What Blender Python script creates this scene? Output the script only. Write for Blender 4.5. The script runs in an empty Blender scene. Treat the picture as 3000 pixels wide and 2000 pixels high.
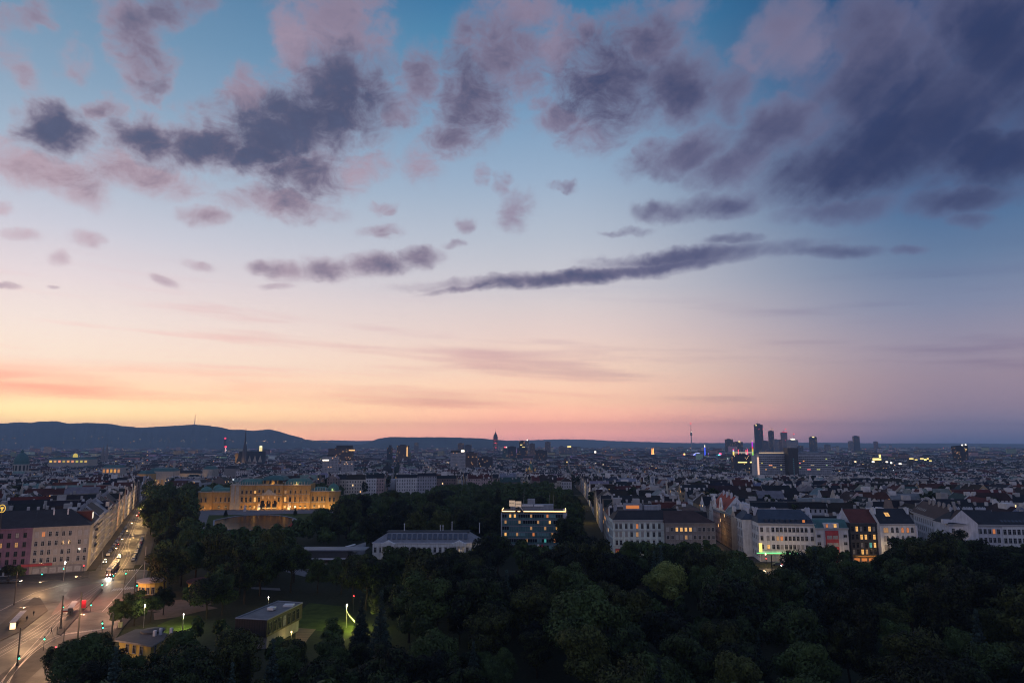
import bpy, bmesh, math, random
import numpy as np
from mathutils import Vector, Matrix

# ------------------------------------------------------------------ camera
sc = bpy.context.scene
COL = sc.collection
CAM_H = 58.0
PITCH = math.atan(296.0 / 2000.0)
cd = bpy.data.cameras.new("camera")
cd.sensor_width = 36.0
cd.lens = 24.0
cd.clip_start = 0.5
cd.clip_end = 90000.0
cam = bpy.data.objects.new("camera", cd)
COL.objects.link(cam)
cam.location = (0, 0, CAM_H)
cam.rotation_euler = (math.pi / 2 + PITCH, 0, 0)
sc.camera = cam

# ------------------------------------------------------------------ exposure
sc.view_settings.view_transform = 'Standard'
sc.view_settings.look = 'None'
sc.view_settings.exposure = 0.0
sc.view_settings.gamma = 1.0
sc.cycles.use_denoising = True
sc.cycles.max_bounces = 5
sc.cycles.diffuse_bounces = 1
sc.cycles.glossy_bounces = 2
sc.cycles.transmission_bounces = 2
sc.cycles.transparent_max_bounces = 6
sc.cycles.volume_bounces = 0
sc.cycles.sample_clamp_indirect = 1.0
sc.cycles.use_adaptive_sampling = False
sc.cycles.adaptive_threshold = 0.008
sc.cycles.filter_width = 1.1
sc.cycles.adaptive_min_samples = 12

# measured directions: a pixel of the 3000 x 2000 photograph -> a direction
CP, SP = math.cos(PITCH), math.sin(PITCH)
def ray(px, py):
    dx = (px - 1500.0) / 2000.0
    dy = (py - 1000.0) / 2000.0
    return (dx, CP + dy * SP, SP - dy * CP)
def azel(px, py):
    x, y, z = ray(px, py)
    return math.atan2(x, y), math.atan2(z, math.hypot(x, y))
def at_z(px, py, z=0.0):
    x, y, w = ray(px, py)
    t = (z - CAM_H) / w
    return Vector((x * t, y * t, z))
def at_y(px, py, Y):
    x, y, w = ray(px, py)
    t = Y / y
    return Vector((x * t, Y, CAM_H + w * t))
def s2l(c):
    return tuple((v / 12.92 if v <= 0.04045 else ((v + 0.055) / 1.055) ** 2.4) for v in (k / 255.0 for k in c))

# ------------------------------------------------------------------ world: dusk sky with clouds, all in azimuth / elevation
class NT:
    """small node-graph writer"""
    def __init__(s, tree):
        s.t = tree; s.n = tree.nodes; s.l = tree.links
    def node(s, ty, **kw):
        n = s.n.new(ty)
        for k, v in kw.items(): setattr(n, k, v)
        return n
    def put(s, sock, v):
        if hasattr(v, 'is_output'): s.l.new(v, sock)
        elif v is not None: sock.default_value = v
    def math(s, op, a, b=None, c=None, clamp=False):
        n = s.node('ShaderNodeMath', operation=op, use_clamp=clamp)
        s.put(n.inputs[0], a); s.put(n.inputs[1], b); s.put(n.inputs[2], c)
        return n.outputs[0]
    def vmath(s, op, a, b=None):
        n = s.node('ShaderNodeVectorMath', operation=op)
        s.put(n.inputs[0], a); s.put(n.inputs[1], b)
        return n.outputs['Value'] if op in ('LENGTH', 'DOT_PRODUCT', 'DISTANCE') else n.outputs[0]
    def xyz(s, x, y, z=0.0):
        n = s.node('ShaderNodeCombineXYZ')
        for i, v in enumerate((x, y, z)): s.put(n.inputs[i], v)
        return n.outputs[0]
    def sep(s, v):
        n = s.node('ShaderNodeSeparateXYZ'); s.put(n.inputs[0], v); return n.outputs
    def rng(s, v, a, b, c=0.0, d=1.0, ty='SMOOTHSTEP'):
        n = s.node('ShaderNodeMapRange', interpolation_type=ty)
        s.put(n.inputs[0], v); s.put(n.inputs[1], a); s.put(n.inputs[2], b); s.put(n.inputs[3], c); s.put(n.inputs[4], d)
        return n.outputs[0]
    def mix(s, f, a, b, blend='MIX'):
        n = s.node('ShaderNodeMix', data_type='RGBA', blend_type=blend)
        s.put(n.inputs[0], f)
        for i, v in ((6, a), (7, b)):
            if isinstance(v, tuple): v = (*v[:3], 1.0)
            s.put(n.inputs[i], v)
        return n.outputs[2]
    def noise(s, vec, scale=1.0, detail=4.0, rough=0.55, dim='3D', lac=2.0, dist=0.0):
        n = s.node('ShaderNodeTexNoise', noise_dimensions=dim)
        s.put(n.inputs['Vector'], vec)
        n.inputs['Scale'].default_value = scale; n.inputs['Detail'].default_value = detail
        n.inputs['Roughness'].default_value = rough; n.inputs['Lacunarity'].default_value = lac
        n.inputs['Distortion'].default_value = dist
        return n.outputs
    def ramp(s, f, stops, interp='LINEAR'):
        n = s.node('ShaderNodeValToRGB')
        e = n.color_ramp.elements; n.color_ramp.interpolation = interp
        stops = sorted(stops, key=lambda k: k[0])
        while len(e) > 1: e.remove(e[-1])
        e[0].position = stops[0][0]; e[0].color = (*stops[0][1], 1)
        for p, c in stops[1:]:
            k = e.new(p); k.color = (*c, 1)
        s.put(n.inputs[0], f)
        return n.outputs[0]

W = bpy.data.worlds.new("World")
sc.world = W
W.use_nodes = True
W.node_tree.nodes.clear()
g = NT(W.node_tree)
tc = g.node('ShaderNodeTexCoord')
dx_, dy_, dz_ = g.sep(tc.outputs['Generated'])
AZ = g.math('ARCTAN2', dx_, dy_)
EL = g.math('ARCSINE', dz_)
# clear-sky colours read at three azimuths (left / middle / right of the view); ramps over elevation 0..0.9 rad
EMAX = 0.9
AIR, AIR_TOP, AIR_FAR, AIR_GLOW = 6.5e-5, 500.0, 18500.0, (.055, .070, .115)
def column(px, rows):
    """colours as they reach the camera; the evening air in front of them takes its share, so the sky behind it is brighter"""
    st = []
    for py, c in rows:
        el = azel(px, py)[1]; c = s2l(c)
        T = math.exp(-AIR * min(AIR_FAR * 1.1, AIR_TOP / max(1e-4, math.sin(max(el, 1e-4)))))
        st.append((max(0.0, min(1.0, el / EMAX)), tuple(max(0.0, (v - k * (1 - T)) / T) for v, k in zip(c, AIR_GLOW))))
    return st
ELN = g.math('DIVIDE', EL, EMAX, clamp=True)
cL = g.ramp(ELN, column(150, [(1296, (246, 176, 132)), (1255, (253, 198, 144)), (1215, (255, 221, 158)), (1150, (255, 229, 182)), (1050, (251, 226, 204)), (930, (244, 226, 216)), (800, (230, 216, 218)), (650, (204, 204, 216)), (430, (164, 182, 202)), (200, (134, 161, 187)), (0, (112, 146, 176))]) + [(0.75, s2l((84, 112, 152))), (1.0, s2l((92, 116, 160)))])
cM = g.ramp(ELN, column(1500, [(1296, (184, 132, 134)), (1270, (214, 150, 140)), (1230, (240, 172, 148)), (1180, (247, 194, 162)), (1090, (244, 208, 184)), (980, (230, 206, 198)), (850, (206, 201, 206)), (700, (182, 190, 204)), (520, (152, 174, 199)), (300, (116, 152, 186)), (100, (74, 132, 171)), (0, (56, 118, 162))]) + [(0.8, s2l((62, 104, 150))), (1.0, s2l((92, 116, 160)))])
cR = g.ramp(ELN, column(2850, [(1296, (80, 88, 116)), (1250, (110, 104, 124)), (1190, (132, 118, 134)), (1100, (148, 132, 146)), (1000, (148, 140, 158)), (880, (128, 136, 162)), (740, (102, 124, 156)), (580, (74, 108, 148)), (400, (50, 90, 134)), (150, (24, 76, 124)), (0, (18, 66, 114))]) + [(0.8, s2l((52, 84, 132))), (1.0, s2l((92, 116, 160)))])
aL, aM, aR = azel(150, 1000)[0], azel(1500, 1000)[0], azel(2850, 1000)[0]
base = g.mix(g.rng(AZ, aL, aM, ty='LINEAR'), cL, cM)
base = g.mix(g.rng(AZ, aM + 0.05, aR, ty='SMOOTHSTEP'), base, cR)
# the sky behind the camera (east and south): out of view, brightened to light the facades
BEHIND = s2l((182, 183, 214))
back = g.mix(g.rng(EL, 0.0, 1.2), BEHIND, s2l((92, 116, 160)))  # unseen zenith also raised, for more light on the tree tops
base = g.mix(g.rng(dy_, 0.35, -0.25), base, back)

# --- clouds -------------------------------------------------------------------
warp1 = g.noise(g.xyz(AZ, EL, 0.0), 9.0, 3.0, 0.6)
warp2 = g.noise(g.xyz(AZ, EL, 3.7), 34.0, 3.0, 0.62)
w1 = g.sep(warp1['Color']); w2 = g.sep(warp2['Color'])
def off(a, k): return g.math('MULTIPLY', g.math('SUBTRACT', a, 0.5), k)
WS = g.rng(EL, 0.20, 0.42, 0.30, 1.0)
CAZ = g.math('ADD', AZ, g.math('MULTIPLY', WS, g.math('ADD', off(w1[0], 0.080), off(w2[0], 0.042))))
CEL = g.math('ADD', EL, g.math('MULTIPLY', WS, g.math('ADD', off(w1[1], 0.060), off(w2[1], 0.036))))
CV = g.xyz(CAZ, CEL, 0.0)
K = 3000.0 / 2352.0
# (x, y, radius x, radius y, tilt degrees, density, darkness) measured on a 2352-wide view of the photograph
BLOBS = [
 (690, 285, 225, 105, -12, 1.0, 1.0), (480, 320, 140, 70, 0, 1.0, .9), (760, 250, 130, 100, 0, 1.0, .95), (770, 60, 118, 150, 8, .85, .30), (770, 190, 118, 95, -10, 1.0, .85), (365, 312, 125, 58, 10, .95, .85),
 (560, 215, 66, 50, 20, .85, .35), (320, 388, 150, 48, 14, .72, .30), (640, 468, 135, 36, 5, .72, .38), (470, 492, 60, 28, 0, .62, .30),
 (815, 385, 110, 50, -20, .62, .18), (690, 395, 100, 70, 0, .95, .80), (600, 350, 120, 55, 0, .95, .92), (680, 110, 60, 80, 0, .8, .12),
 (115, 290, 92, 62, 8, 1.0, .95), (120, 385, 140, 52, 12, .75, .28), (45, 370, 80, 60, 0, .7, .25), (232, 244, 62, 28, -10, .75, .60), (180, 430, 80, 40, 20, .55, .2),
 (322, 110, 66, 120, -12, .86, .70), (352, 185, 44, 46, 0, .85, .80), (380, 30, 60, 50, -20, .7, .75), (290, 40, 60, 60, 0, .72, .5), (60, 50, 80, 40, -20, .52, .65), (250, 15, 60, 40, 0, .5, .40), (40, 150, 46, 90, -30, .40, .45), (170, 130, 44, 50, 0, .36, .5), (420, 20, 90, 40, 0, .55, .75),
 (1085, 225, 98, 110, 25, .95, .75), (1160, 130, 110, 120, 20, .9, .55), (1190, 25, 100, 66, 0, .8, .22), (955, 175, 50, 80, 15, .72, .55), (970, 372, 44, 58, 0, .6, .22), (1045, 310, 70, 46, 0, .85, .65), (1285, 105, 80, 66, 0, .72, .25), (900, 250, 60, 40, 0, .6, .5), (1090, 110, 46, 36, 0, .7, .2),
 (1400, 185, 140, 120, 15, .92, .80), (1320, 282, 110, 66, 10, .72, .40), (1490, 95, 110, 90, 0, .9, .68), (1560, 185, 100, 96, 0, .9, .72), (1352, 80, 56, 42, 0, .7, .18), (1230, 240, 60, 36, 0, .55, .4), (1560, 20, 70, 40, 0, .6, .3),
 (2150, 250, 290, 170, -30, 1.0, .92), (2090, 300, 340, 130, -26, 1.0, .95), (2010, 190, 210, 120, -32, .88, .85), (2290, 110, 200, 230, -20, 1.0, 1.0), (1950, 385, 235, 82, -12, .98, .85), (2260, 350, 180, 88, 0, .98, .98), (1800, 300, 150, 70, -20, .85, .65), (1830, 90, 110, 100, 20, .62, .30), (1690, 370, 150, 56, -15, .72, .50), (1565, 345, 130, 50, -20, .7, .50), (1650, 470, 120, 38, -8, .68, .60), (1530, 490, 70, 26, 0, .58, .5), (1950, 478, 190, 34, -6, .70, .6), (2210, 455, 160, 36, -8, .7, .75), (2000, 120, 130, 120, -25, .85, .75), (1680, 210, 90, 60, -20, .6, .6), (2230, 500, 60, 20, 0, .55, .6), (1740, 140, 60, 40, 20, .55, .2),
 (1182, 485, 48, 46, 0, .68, .25), (1072, 510, 24, 24, 0, .66, .30), (875, 528, 60, 18, 0, .56, .30), (885, 470, 36, 18, 0, .56, .3), (1045, 558, 28, 12, 0, .56, .4), (1155, 430, 24, 30, 0, .5, .2), (1290, 430, 40, 14, 0, .46, .4), (1440, 530, 60, 10, 0, .46, .5), (1110, 400, 30, 20, 0, .46, .3),
 (752, 614, 76, 30, -4, .86, .62), (662, 618, 66, 26, 4, .78, .42), (862, 606, 90, 27, -4, .84, .55), (968, 588, 56, 25, -4, .82, .50), (602, 612, 40, 18, 0, .66, .40), (640, 655, 44, 10, 0, .52, .3),
 (1390, 628, 430, 19, -6.8, .95, .55), (1570, 592, 220, 22, -5, .88, .58), (1680, 555, 70, 13, -4, .66, .65), (1905, 574, 110, 15, -2, .62, .55), (2085, 570, 50, 11, 0, .58, .5), (1080, 660, 110, 9, -8, .75, .6),
 (50, 540, 50, 16, 0, .62, .20), (195, 540, 44, 22, 0, .60, .15), (135, 590, 30, 22, 0, .66, .25), (378, 648, 34, 13, 20, .62, .3), (458, 612, 36, 12, 10, .52, .2), (8, 480, 30, 14, 0, .62, .25), (15, 655, 40, 8, 0, .5, .2), (130, 655, 20, 6, 0, .5, .2),
]
# thin level bands of cloud low in the sky
st1 = g.noise(g.xyz(g.math('MULTIPLY', AZ, 2.2), g.math('MULTIPLY', g.math('ADD', EL, g.math('MULTIPLY', AZ, 0.04)), 30.0), 1.3), 1.0, 5.0, 0.55)['Fac']
band = g.math('MULTIPLY', g.rng(EL, 0.01, 0.06), g.rng(EL, 0.26, 0.14))
sk = g.math('MULTIPLY', g.rng(st1, 0.50, 0.72), band)
base = g.mix(g.math('MULTIPLY', sk, 0.85), base, g.mix(g.rng(AZ, -0.7, 0.25), (1.0, .70, .70), (.66, .60, .74)), 'MULTIPLY')
# the pink bar over the hills on the left
st2 = g.noise(g.xyz(g.math('MULTIPLY', AZ, 3.0), g.math('MULTIPLY', g.math('ADD', EL, g.math('MULTIPLY', AZ, -0.02)), 34.0), 7.3), 1.0, 4.0, 0.5)['Fac']
a0, e0 = azel(60, 1110)
bar = g.math('MULTIPLY', g.rng(g.math('ABSOLUTE', g.math('SUBTRACT', EL, e0)), 0.034, 0.004), g.rng(AZ, azel(1250, 1110)[0], azel(100, 1110)[0]))
base = g.mix(g.math('MULTIPLY', bar, g.rng(st2, 0.36, 0.62, 0.25, 1.0)), base, (1.02, .60, .60), 'MULTIPLY')
fine = g.noise(g.xyz(AZ, g.math('MULTIPLY', EL, 1.5), 9.1), 20.0, 9.0, 0.70, dist=0.45)['Fac']
broad = g.noise(g.xyz(AZ, g.math('MULTIPLY', EL, 1.6), 5.2), 8.0, 2.0, 0.5)['Fac']
t_ = math.radians(36)
along = g.math('ADD', g.math('MULTIPLY', AZ, math.cos(t_)), g.math('MULTIPLY', EL, math.sin(t_)))
across = g.math('SUBTRACT', g.math('MULTIPLY', EL, math.cos(t_)), g.math('MULTIPLY', AZ, math.sin(t_)))
comb = g.noise(g.xyz(g.math('MULTIPLY', along, 5.0), g.math('MULTIPLY', across, 34.0), 4.4), 1.0, 4.0, 0.50)['Fac']
comb = g.math('ADD', g.math('MULTIPLY', g.math('SUBTRACT', comb, 0.5), 0.62), 0.5)
swept = g.rng(AZ, 0.08, 0.36)
tex = g.math('ADD', g.math('MULTIPLY', fine, g.math('SUBTRACT', 1.0, g.math('MULTIPLY', swept, 0.75))), g.math('MULTIPLY', comb, g.math('MULTIPLY', swept, 0.75)))
NOI = g.math('MULTIPLY', g.math('ADD', off(tex, 1.95), off(broad, 0.45)), g.rng(EL, 0.22, 0.40, 0.60, 1.0))
NOK = g.math('ADD', off(tex, 1.45), off(broad, 0.60))
# how a cloud looks depends on how far round from the sunset it is
litL = g.mix(g.rng(AZ, -0.70, 0.55), s2l((208, 180, 190)), s2l((112, 118, 152)))
litL = g.mix(g.rng(EL, 0.28, 0.60), litL, g.mix(0.75, litL, s2l((150, 138, 162))))
drkL = g.mix(g.rng(AZ, -0.60, 0.50), s2l((86, 92, 120)), s2l((50, 62, 100)))
GEO = []
for (bx, by, rx, ry, tl, st, dk) in BLOBS:
    if rx < 52 and dk < .36: st, dk = st * .88, dk * .4
    cx, cy = bx * K, by * K
    a0, e0 = azel(cx, cy)
    th = math.radians(tl)                       # the ellipse's axes carried from the picture to the sphere
    a1, e1 = azel(cx + math.cos(th) * rx * K * .5, cy + math.sin(th) * rx * K * .5)
    a2, e2 = azel(cx - math.sin(th) * ry * K * .5, cy + math.cos(th) * ry * K * .5)
    r1 = 2 * math.hypot(a1 - a0, e1 - e0); r2 = 2 * math.hypot(a2 - a0, e2 - e0)
    GEO.append((a0, e0, math.atan2(e1 - e0, a1 - a0), r1, r2, st, dk))
RQ = 1.6
def cloudy(lo, hi):
    """the sky with the clouds whose extent reaches azimuths lo..hi"""
    acc = None
    for (a0, e0, rot, r1, r2, st, dk) in GEO:
        cr, sr = math.cos(rot), math.sin(rot)
        ext = RQ * math.hypot(r1 * cr, r2 * sr) + 0.06
        if a0 + ext < lo or a0 - ext > hi: continue
        p = g.vmath('SUBTRACT', CV, (a0, e0, 0.0))
        q = g.vmath('LENGTH', g.xyz(g.vmath('DOT_PRODUCT', p, (cr / r1, sr / r1, 0.0)), g.vmath('DOT_PRODUCT', p, (-sr / r2, cr / r2, 0.0))))
        w = g.rng(q, RQ, 0.1, 0.0, 1.0)
        n = g.node('ShaderNodeVectorMath', operation='SCALE')
        n.inputs[0].default_value = (st, st * dk, 0.0)
        g.put(n.inputs['Scale'], w)
        acc = n.outputs[0] if acc is None else g.vmath('MAXIMUM', acc, n.outputs[0])
    D, KD, _ = g.sep(acc)
    alpha = g.rng(g.math('ADD', D, NOI), -0.16, 0.88)
    alpha = g.math('MULTIPLY', alpha, g.rng(D, 0.02, 0.30))
    dark = g.rng(g.math('ADD', g.math('MULTIPLY', KD, 0.95), NOK), -0.16, 0.96)
    lum = g.rng(tex, 0.32, 0.68, 0.82, 1.16, 'LINEAR')
    return g.mix(alpha, base, g.vmath('MULTIPLY', g.mix(dark, litL, drkL), g.xyz(lum, lum, g.math('ADD', g.math('MULTIPLY', lum, 0.8), 0.2))))
under = g.rng(EL, -0.004, -0.03)
def bgnode(c):
    n = g.node('ShaderNodeBackground'); n.inputs['Strength'].default_value = 1.0
    g.put(n.inputs['Color'], c); return n.outputs[0]
def pick(f, a, b):
    n = g.node('ShaderNodeMixShader'); g.put(n.inputs[0], f); g.l.new(a, n.inputs[1]); g.l.new(b, n.inputs[2]); return n.outputs[0]
cuts = [-0.80, -0.36, -0.04, 0.24, 0.80]
sh = bgnode(cloudy(cuts[0], cuts[1]))
for i in range(1, 4):
    sh = pick(g.math('GREATER_THAN', AZ, cuts[i]), sh, bgnode(cloudy(cuts[i], cuts[i + 1])))
inside = g.math('MULTIPLY', g.math('LESS_THAN', g.math('ABSOLUTE', AZ), 0.80), g.math('MULTIPLY', g.math('GREATER_THAN', EL, 0.16), g.math('LESS_THAN', EL, 0.85)))
sh = pick(inside, bgnode(g.mix(under, base, (0.012, 0.016, 0.03))), sh)
wo = g.node('ShaderNodeOutputWorld')
g.l.new(sh, wo.inputs['Surface'])
W.cycles.sampling_method = 'MANUAL'
W.cycles.sample_map_resolution = 512

# ------------------------------------------------------------------ helpers
rnd = random.Random(11)
def zg(x, y):
    """height of the ground: level plateau, then the slope down to the old town"""
    r = math.hypot(x, y)
    t = min(1.0, max(0.0, (r - 640.0) / 900.0))
    return -28.0 * t * t * (3 - 2 * t)

class MB:
    """collects faces into ONE mesh object"""
    def __init__(s):
        s.v = []; s.f = []; s.m = []; s.uv = []; s.c = []
        s.col = (1, 1, 1); s.M = None
    def pt(s, p):
        p = Vector(p)
        if s.M is not None: p = s.M @ p
        s.v.append(p[:]); return len(s.v) - 1
    def face(s, pts, mat=0, uv=None):
        s.f.append([s.pt(p) for p in pts]); s.m.append(mat)
        s.uv.append(uv or [(0.0, -50.0)] * len(pts)); s.c.append(s.col)
    def wall(s, a, b, z0, z1, mat=0, seed=0.0):
        """upright quad from a to b, outward normal to the right of a->b; uv in metres"""
        L = math.hypot(b[0] - a[0], b[1] - a[1])
        s.face([(a[0], a[1], z0), (b[0], b[1], z0), (b[0], b[1], z1), (a[0], a[1], z1)], mat,
               [(seed, 0), (seed + L, 0), (seed + L, z1 - z0), (seed, z1 - z0)])
    def box(s, x0, x1, y0, y1, z0, z1, mat=0, top=None, bottom=False):
        p = [(x0, y0, z0), (x1, y0, z0), (x1, y1, z0), (x0, y1, z0), (x0, y0, z1), (x1, y0, z1), (x1, y1, z1), (x0, y1, z1)]
        q = [[0, 1, 5, 4], [1, 2, 6, 5], [2, 3, 7, 6], [3, 0, 4, 7]]
        for k in q: s.face([p[i] for i in k], mat)
        s.face([p[i] for i in (4, 5, 6, 7)], mat if top is None else top)
        if bottom: s.face([p[i] for i in (3, 2, 1, 0)], mat)
    def bar(s, a, b, r0, r1=None, n=6, mat=0, caps=True):
        a, b = Vector(a), Vector(b); r1 = r0 if r1 is None else r1
        d = (b - a).normalized(); t = Vector((0, 0, 1)) if abs(d.z) < .9 else Vector((1, 0, 0))
        u = d.cross(t).normalized(); w = d.cross(u)
        A = [a + (u * math.cos(2 * math.pi * i / n) + w * math.sin(2 * math.pi * i / n)) * r0 for i in range(n)]
        B = [b + (u * math.cos(2 * math.pi * i / n) + w * math.sin(2 * math.pi * i / n)) * r1 for i in range(n)]
        for i in range(n):
            j = (i + 1) % n
            s.face([A[j], A[i], B[i], B[j]], mat)
        if caps: s.face(B[::-1], mat); s.face(A, mat)
    def lathe(s, c, prof, n=16, mat=0, a0=0.0):
        """prof: list of (radius, z)"""
        for (r0, z0), (r1, z1) in zip(prof, prof[1:]):
            for i in range(n):
                p, q = a0 + 2 * math.pi * i / n, a0 + 2 * math.pi * (i + 1) / n
                P = [(c[0] + r0 * math.cos(p), c[1] + r0 * math.sin(p), c[2] + z0), (c[0] + r0 * math.cos(q), c[1] + r0 * math.sin(q), c[2] + z0),
                     (c[0] + r1 * math.cos(q), c[1] + r1 * math.sin(q), c[2] + z1), (c[0] + r1 * math.cos(p), c[1] + r1 * math.sin(p), c[2] + z1)]
                if r1 < 1e-4: P = P[:3]
                elif r0 < 1e-4: P = [P[0], P[2], P[3]]
                s.face(P, mat)
    def prism(s, poly, z0, z1, mat=0, top=None):
        n = len(poly)
        for i in range(n):
            a, b = poly[i], poly[(i + 1) % n]
            s.wall(a, b, z0, z1, mat)
        s.face([(p[0], p[1], z1) for p in poly], mat if top is None else top)
    def build(s, name, mats, parent=None, loc=None, rotz=0.0, smooth=False):
        me = bpy.data.meshes.new(name)
        me.from_pydata(s.v, [], s.f)
        if not isinstance(mats, (list, tuple)): mats = [mats]
        for m in mats: me.materials.append(m)
        if len(mats) > 1: me.polygons.foreach_set('material_index', s.m)
        uvl = me.uv_layers.new(name='UV')
        uvl.data.foreach_set('uv', [x for f in s.uv for p in f for x in p])
        ca = me.color_attributes.new('Col', 'FLOAT_COLOR', 'CORNER')
        ca.data.foreach_set('color', [x for f, c in zip(s.f, s.c) for _ in f for x in (c[0], c[1], c[2], 1.0)])
        if smooth: me.polygons.foreach_set('use_smooth', [True] * len(s.f))
        me.update()
        o = bpy.data.objects.new(name, me); COL.objects.link(o)
        if parent is not None: o.parent = parent
        if loc is not None: o.location = loc
        o.rotation_euler.z = rotz
        return o
def tag(o, label, cat, group=None):
    o['label'] = label; o['category'] = cat
    if group: o['group'] = group
    return o
def struct(o): o['kind'] = 'structure'; return o
def stuff(o): o['kind'] = 'stuff'; return o
def thing(name, label, cat, loc=(0, 0, 0), rotz=0.0, group=None):
    o = bpy.data.objects.new(name, None); COL.objects.link(o)
    o.empty_display_size = 0.5
    o.location = loc; o.rotation_euler.z = rotz
    return tag(o, label, cat, group)
def dup(root, loc, rotz=0.0, label=None, scale=None):
    r = root.copy(); COL.objects.link(r); r.location = loc; r.rotation_euler.z = rotz
    if scale is not None: r.scale = scale
    if label: r['label'] = label
    for ch in root.children:
        c = ch.copy(); COL.objects.link(c); c.parent = r
        for gch in ch.children:
            d = gch.copy(); COL.objects.link(d); d.parent = c
    return r
def lamp(name, kind, loc, energy, color, parent=None, size=0.3, rot=None, **kw):
    l = bpy.data.lights.new(name, kind); l.energy = energy; l.color = color
    if kind in ('POINT', 'SPOT'): l.shadow_soft_size = size
    else: l.size = size
    for k, v in kw.items(): setattr(l, k, v)
    o = bpy.data.objects.new(name, l); COL.objects.link(o); o.location = loc
    if rot is not None: o.rotation_euler = rot
    if parent is not None: o.parent = parent
    return o

# ------------------------------------------------------------------ materials
def mat(name, fn=None, rough=0.85, base=None, metallic=0.0, spec=0.3, emit=None, strength=0.0, sample=False):
    m = bpy.data.materials.new(name); m.use_nodes = True
    b = m.node_tree.nodes['Principled BSDF']
    b.inputs['Roughness'].default_value = rough; b.inputs['Metallic'].default_value = metallic
    b.inputs['Specular IOR Level'].default_value = spec
    if base: b.inputs['Base Color'].default_value = (*base, 1)
    if emit:
        b.inputs['Emission Color'].default_value = (*emit, 1); b.inputs['Emission Strength'].default_value = strength
        m.cycles.emission_sampling = 'AUTO' if sample else 'NONE'
    if fn:
        gg = NT(m.node_tree); r = fn(gg, b)
        if r is not None: gg.put(b.inputs['Base Color'], r)
    return m
def opos(g): return g.node('ShaderNodeTexCoord').outputs['Object']
def gpos(g): return g.node('ShaderNodeNewGeometry').outputs['Position']
def mottled(c, amt=0.25, scale=0.6, scale2=6.0):
    def fn(g, b):
        p = opos(g)
        n1 = g.noise(p, scale, 4.0, 0.6)['Fac']; n2 = g.noise(p, scale2, 3.0, 0.6)['Fac']
        f = g.math('ADD', g.math('MULTIPLY', n1, 0.6), g.math('MULTIPLY', n2, 0.4))
        return g.mix(g.rng(f, 0.3, 0.7), tuple(k * (1 - amt) for k in c), tuple(k * (1 + amt) for k in c))
    return fn
def streaky(c, amt=0.22):
    """plaster: mottling, and grime drawn out downwards"""
    def fn(g, b):
        p = opos(g)
        x, y, z = g.sep(p)
        n1 = g.noise(p, 0.35, 4.0, 0.6)['Fac']
        n2 = g.noise(g.xyz(g.math('MULTIPLY', x, 1.4), g.math('MULTIPLY', y, 1.4), g.math('MULTIPLY', z, 0.12)), 1.0, 3.0, 0.6)['Fac']
        f = g.math('ADD', g.math('MULTIPLY', n1, 0.5), g.math('MULTIPLY', n2, 0.5))
        return g.mix(g.rng(f, 0.32, 0.66), tuple(k * (1 - amt) for k in c), tuple(min(1, k * (1 + amt * .6)) for k in c))
    return fn
def tiled(c, amt=0.3):
    """roof: rows of tiles along the slope with blotches of age"""
    def fn(g, b):
        p = opos(g); x, y, z = g.sep(p)
        rows = g.math('FRACT', g.math('MULTIPLY', z, 2.2))
        n1 = g.noise(p, 0.25, 4.0, 0.65)['Fac']; n2 = g.noise(p, 3.0, 2.0, 0.6)['Fac']
        f = g.math('ADD', g.math('MULTIPLY', n1, 0.6), g.math('ADD', g.math('MULTIPLY', n2, 0.3), g.math('MULTIPLY', rows, 0.12)))
        return g.mix(g.rng(f, 0.3, 0.72), tuple(k * (1 - amt) for k in c), tuple(k * (1 + amt) for k in c))
    return fn
M = {}
HAZE = AIR
def wallm(key, c): M[key] = mat(key + '_plaster', streaky(c), 0.9, spec=0.15); return M[key]
def roofm(key, c, rough=0.75): M[key] = mat(key + '_roofing', tiled(c), rough, spec=0.25); return M[key]
wallm('white', (.62, .62, .62)); wallm('teal_white', (.52, .60, .58)); wallm('grey_brown', (.20, .185, .18)); wallm('blue_grey', (.40, .42, .47)); wallm('red', (.34, .06, .07))
wallm('soot', (.075, .075, .085)); wallm('cream', (.30, .27, .245)); wallm('pink', (.16, .095, .145)); wallm('pale', (.50, .50, .54)); wallm('grey', (.26, .27, .30)); wallm('ochre', (.40, .24, .088)); wallm('yellow', (.55, .40, .12)); wallm('stone', (.34, .31, .27)); wallm('concrete', (.40, .40, .42))
roofm('slate', (.022, .024, .031)); roofm('tile_red', (.10, .030, .025)); roofm('tile_brown', (.050, .030, .028)); roofm('bright_red', (.26, .045, .03)); roofm('blue_slate', (.04, .055, .08)); roofm('zinc', (.16, .17, .20), 0.5); roofm('copper', (.075, .17, .145)); roofm('copper_dark', (.05, .12, .12)); roofm('gravel', (.13, .125, .13)); roofm('felt', (.05, .05, .058))
M['glass'] = mat('window_glass', rough=0.08, base=(.012, .014, .02), spec=0.5)
M['frame'] = mat('window_frame_paint', mottled((.33, .33, .34), .15), 0.6)
M['frame_dark'] = mat('dark_frame_paint', mottled((.05, .05, .055), .2), 0.5)
M['curtain'] = mat('drawn_blind', mottled((.30, .29, .28), .2), 0.9)
M['lit'] = mat('lit_window', rough=0.6, base=(.3, .2, .1), emit=(1.0, .52, .14), strength=0.9)
M['lit_dim'] = mat('dim_lit_window', rough=0.6, base=(.3, .2, .1), emit=(1.0, .50, .18), strength=0.33)
M['lit_red'] = mat('orange_lit_window', rough=0.6, base=(.3, .15, .08), emit=(1.0, .30, .07), strength=0.5)
M['lit_teal'] = mat('teal_lit_window', rough=0.6, base=(.1, .2, .2), emit=(.08, .55, .50), strength=0.5)
M['metal'] = mat('dark_metal', mottled((.035, .036, .04), .2), 0.5, metallic=0.3)
M['metal_grey'] = mat('galvanised_metal', mottled((.22, .22, .23), .2), 0.5, metallic=0.4)
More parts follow.
